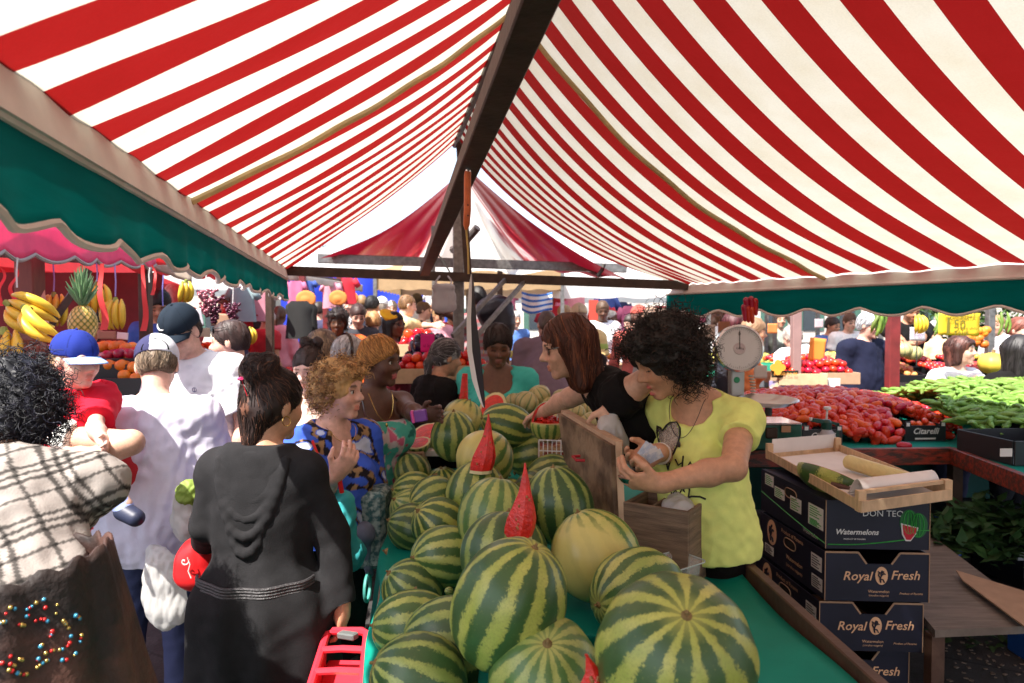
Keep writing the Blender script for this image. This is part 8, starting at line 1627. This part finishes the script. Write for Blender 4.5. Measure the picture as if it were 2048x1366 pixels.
# tents and awnings further away
def tent(cx, cy_, w_, d_, z0, z1, m, label, name='market_tent', valm=None):
    t = thing(name, label, 'market tent', (cx, cy_, 0)); b = MB(); top = (cx, cy_, z1); c4 = [(cx-w_/2, cy_-d_/2, z0), (cx+w_/2, cy_-d_/2, z0), (cx+w_/2, cy_+d_/2, z0), (cx-w_/2, cy_+d_/2, z0)]
    r0, r1 = (cx-w_*.28, cy_, z1), (cx+w_*.28, cy_, z1); b.add(c4+[r0, r1], [(0, 1, 5, 4), (1, 2, 5), (2, 3, 4, 5), (3, 0, 4)]); b.build('roof', m, t, smooth=False)
    b = MB()
    for i in range(4):
        a, c = V(*c4[i]), V(*c4[(i+1) % 4]); b.grid(lambda u, v: a+(c-a)*u-V(0, 0, (.24+.03*abs(math.sin(u*25)))*v), 30, 2)
    b.build('valance', valm or m, t, smooth=False)
    for q in c4: b = MB(); b.bar(q, (q[0], q[1], 0), .05, .05); b.build('pole', M_GALV, t)
tent(1.6, 11.5, 4.5, 3, 2.2, 3.0, M_TENT, 'white tent far behind the red-haired seller'); tent(-5.5, 16, 7, 4, 2.5, 3.3, M_TENT, 'white tent behind the blue tarpaulin'); tent(6.6, 13, 5, 4, 2.35, 3.2, M_TENT, 'white tent in the distance right of the scale')
tent(-.6, 10.6, 2.6, 2.2, 2.3, 2.6, mat('tan_canopy', (.48, .33, .18), .7, trans=.4), 'tan awning with a sagging edge behind the cross bar'); tent(12, 12, 5, 4, 2.3, 3.0, mat('pale_blue_tent', (.45, .6, .72), .6, trans=.4), 'pale blue tent far right behind the old man'); tent(-9, 11, 5, 5, 2.3, 3.1, M_REDCAN, 'red tent at the far left')
tent(3.6, 9.6, 2.2, 1.8, 2.05, 2.5, mat('printed_white_cloth', (.78, .74, .72), .6, trans=.4, col2=(.65, .2, .2), vscale=1.3), 'white awning printed with red marks right of the towel')
b = MB(); b.bar(P(1187, 600, 9.5), P(1187, 690, 9.5)*V(1, 1, 0), .12, .12); tag(b.build('red_pillar', mat('red_pillar', (.45, .05, .03), .6)), 'red pillar beside the yellow t-shirt man', 'pillar')
for i, (px, Y, z1) in enumerate(((606, 8.2, 2.2), (680, 9.2, 2.2), (652, 9.4, 2.2), (540, 7.0, 2.0), (1000, 8.8, 2.3))): post(px, Y, z1, .07, M_REDP2 if i < 3 else M_IRON, ('dark red post before the tarpaulin, left', 'dark red post before the tarpaulin, right', 'thin dark red post before the tarpaulin, middle', 'dark post under the left valance tip', 'dark post behind the striped polo')[i])
b = MB(); b.tube([P(560, 548, 8.0), P(715, 566, 9.6)], .03, 6); tag(b.build('roof_beam', M_IRON), 'dark roof beam of the clothes stall left of the tarpaulin', 'beam'); b = MB(); b.grid(lambda u, v: P(575+150*u, 546+24*u+12*v*(1+.2*abs(math.sin(u*40))), 8.0+1.6*u), 60, 3, thick=.004); tag(b.build('fringed_valance', mat('cream_valance', (.62, .56, .48), .7, trans=.3), smooth=True), 'cream fringed valance above the clothes stall', 'valance')
# a few pale buildings closing the square
M_WALL = mat('pale_plaster', (.62, .56, .48), .85, var=.1, vscale=1.5); M_ROOF = mat('roof_tiles', (.28, .12, .07), .85, var=.25, vscale=4); M_PANE = mat('window_glass', (.04, .05, .06), .1); M_SHUT = mat('shutter', (.05, .12, .09), .6)
for bi, (x0, x1, y, h_, col, lb) in enumerate(((-42, -16, 46, 6.2, (.60, .52, .42), 'long ochre building closing the square at the left'), (-15, 6, 55, 7, (.66, .62, .55), 'cream building at the far end of the square'), (7, 34, 50, 6.6, (.58, .50, .44), 'beige building behind the right stalls'), (35, 62, 44, 6.4, (.62, .58, .54), 'grey-cream building at the far right'))):
    t = thing('town_building', lb, 'building', ((x0+x1)/2, y, 0)); w_ = mat('plaster_%d' % bi, col, .85, var=.1, vscale=1.5); b = MB(); b.box(((x0+x1)/2, y+5, h_/2), (x1-x0, 10, h_)); b.build('wall', w_, t, smooth=False)
    b = MB(); b.add([(x0-.6, y-.6, h_), (x1+.6, y-.6, h_), (x1+.6, y+10.6, h_), (x0-.6, y+10.6, h_), (x0+2, y+5, h_+1), (x1-2, y+5, h_+1)], [(0, 1, 5, 4), (1, 2, 5), (2, 3, 4, 5), (3, 0, 4), (3, 2, 1, 0)]); b.build('roof', M_ROOF, t, smooth=False)
    nx = int((x1-x0)/2.6)
    for fl in range(int(h_//3)):
        for k in range(nx):
            x = x0+1.5+k*(x1-x0-3)/(nx-1); z = 1.7+3*fl; b = MB(); b.box((x, y-.03, z), (1.05, .10, 1.7)); wo = b.build('window', M_PANE, t); [MB().box((x+q_, y-.05, z), (.42, .06, 1.7)).build('shutter', M_SHUT, wo) for q_ in (-.78, .78)]
# trees and a leafy bush at the right
def tree(x, y, h_, r, label, seed):
    t = thing('tree', label, 'tree', (x, y, 0)); b = MB(); b.tube([(x, y, 0), (x+.1, y, h_*.4), (x, y+.1, h_*.8)], [.22, .16, .06], 8); b.build('trunk', M_DWOOD, t); r_ = random.Random(seed); b = MB()
    for _ in range(2600):
        q = V(r_.gauss(0, 1), r_.gauss(0, 1), r_.gauss(0, 1)); q = q/np.linalg.norm(q)*r*(r_.random()**.4); k = wob(np.array([q]), 1.2, seed, 1)[0]
        if k < -.25: continue
        p = V(x, y, h_*.75)+q*V(1, 1, .85); d = nrm(V(r_.uniform(-1, 1), r_.uniform(-1, 1), r_.uniform(-.6, .6))); a, c, d = frame(d); s_ = r_.uniform(.12, .22)*r/2; b.add([p, p+d*s_+a*s_*.4, p+d*s_*2, p+d*s_-a*s_*.4], [(0, 1, 2, 3)])
    b.build('crown', mat('tree_leaf', (.05, .10, .025), .6, var=.3, trans=.3), t, smooth=False)
tree(6.9, 10.2, 2.2, .85, 'leafy dark green potted tree behind the yellow price sign', 3); tree(20, 30, 6, 2.4, 'round green tree in the distance at the right', 5); tree(-12, 34, 7, 2.6, 'tree far beyond the blue tarpaulin', 6)
# more shoppers far away
cols_ = [(.7, .7, .72), (.05, .05, .1), (.5, .04, .05), (.1, .2, .5), (.75, .55, .3), (.02, .02, .02), (.65, .3, .35), (.3, .35, .3), (.8, .78, .75)]; cn = ['white', 'navy', 'red', 'blue', 'yellow', 'black', 'pink', 'olive', 'cream']; hc = [(.03, .02, .015), (.25, .14, .06), (.4, .38, .36), (.08, .04, .02)]; hn = ['dark', 'brown', 'grey', 'chestnut']
rp_ = random.Random(77); spots = [(835, 603, 11), (848, 622, 10), (868, 612, 12), (878, 632, 9.5), (905, 630, 11.5), (1015, 622, 11), (1030, 640, 9.5), (1128, 628, 10), (1150, 632, 11.5), (1205, 622, 9.2), (1222, 636, 10.5), (1245, 620, 12), (1262, 648, 9), (1330, 634, 9.5), (1356, 642, 8.8), (1385, 634, 10), (1430, 628, 9), (1455, 640, 10.5), (698, 612, 10.5), (722, 605, 12), (640, 622, 10), (560, 632, 9), (536, 640, 8.5), (1560, 640, 11), (1665, 652, 10), (1700, 645, 9), (1870, 660, 9.5), (1995, 650, 8.8), (512, 622, 10), (455, 612, 8), (345, 590, 8), (118, 600, 7.5)]
wn = ['left of the grey carrier bag', 'below the blue cloth', 'under the clothes rack', 'behind the pink price card', 'just left of the grey post', 'left of the striped towel', 'below the striped towel', 'behind the close-cropped man', 'over the red-haired seller', 'beside the red pillar', 'right of the red pillar', 'under the white tent', 'near the dusty red cap', 'over the curly mane', 'above the curly mane', 'right over the curly mane', 'by the beige price card', 'by the brown price card', 'before the tarpaulin', 'at the tarpaulin centre', 'behind the orange jacket', 'beyond the oranges', 'at the left display end', 'left of the pinkish post', 'right of the pinkish post', 'behind the old man', 'behind the peaches', 'behind the dark red-haired woman', 'among the hanging clothes', 'behind the purple grapes', 'behind the stallholder', 'deep behind the bananas']
for i, (px, py, Y) in enumerate(spots):
    c_, h_ = i*5 % 9, i*3 % 4; person('%s-haired shopper in %s far off, %s' % (hn[h_], cn[c_], wn[i]), (px, py, Y), rp_.choice((0, 30, -60, 90, 150, 180, -120, 60)), nod=rp_.uniform(0, 18), fem=bool(i % 2), skin=rp_.choice(('pink', 'tan', 'med', 'dark', 'light')), hair=dict(kind=rp_.choice(('short', 'bob', 'short', 'pony')), col=hc[h_], n=0), top=dict(col=cols_[c_], sleeve=rp_.choice((.6, 1.9)), infl=.025), h=.014, bottom=rp_.choice(((.03, .04, .08), (.02, .02, .02), (.25, .2, .15))), s=rp_.uniform(.95, 1.08))
# ---------------------------------------------------------------- end
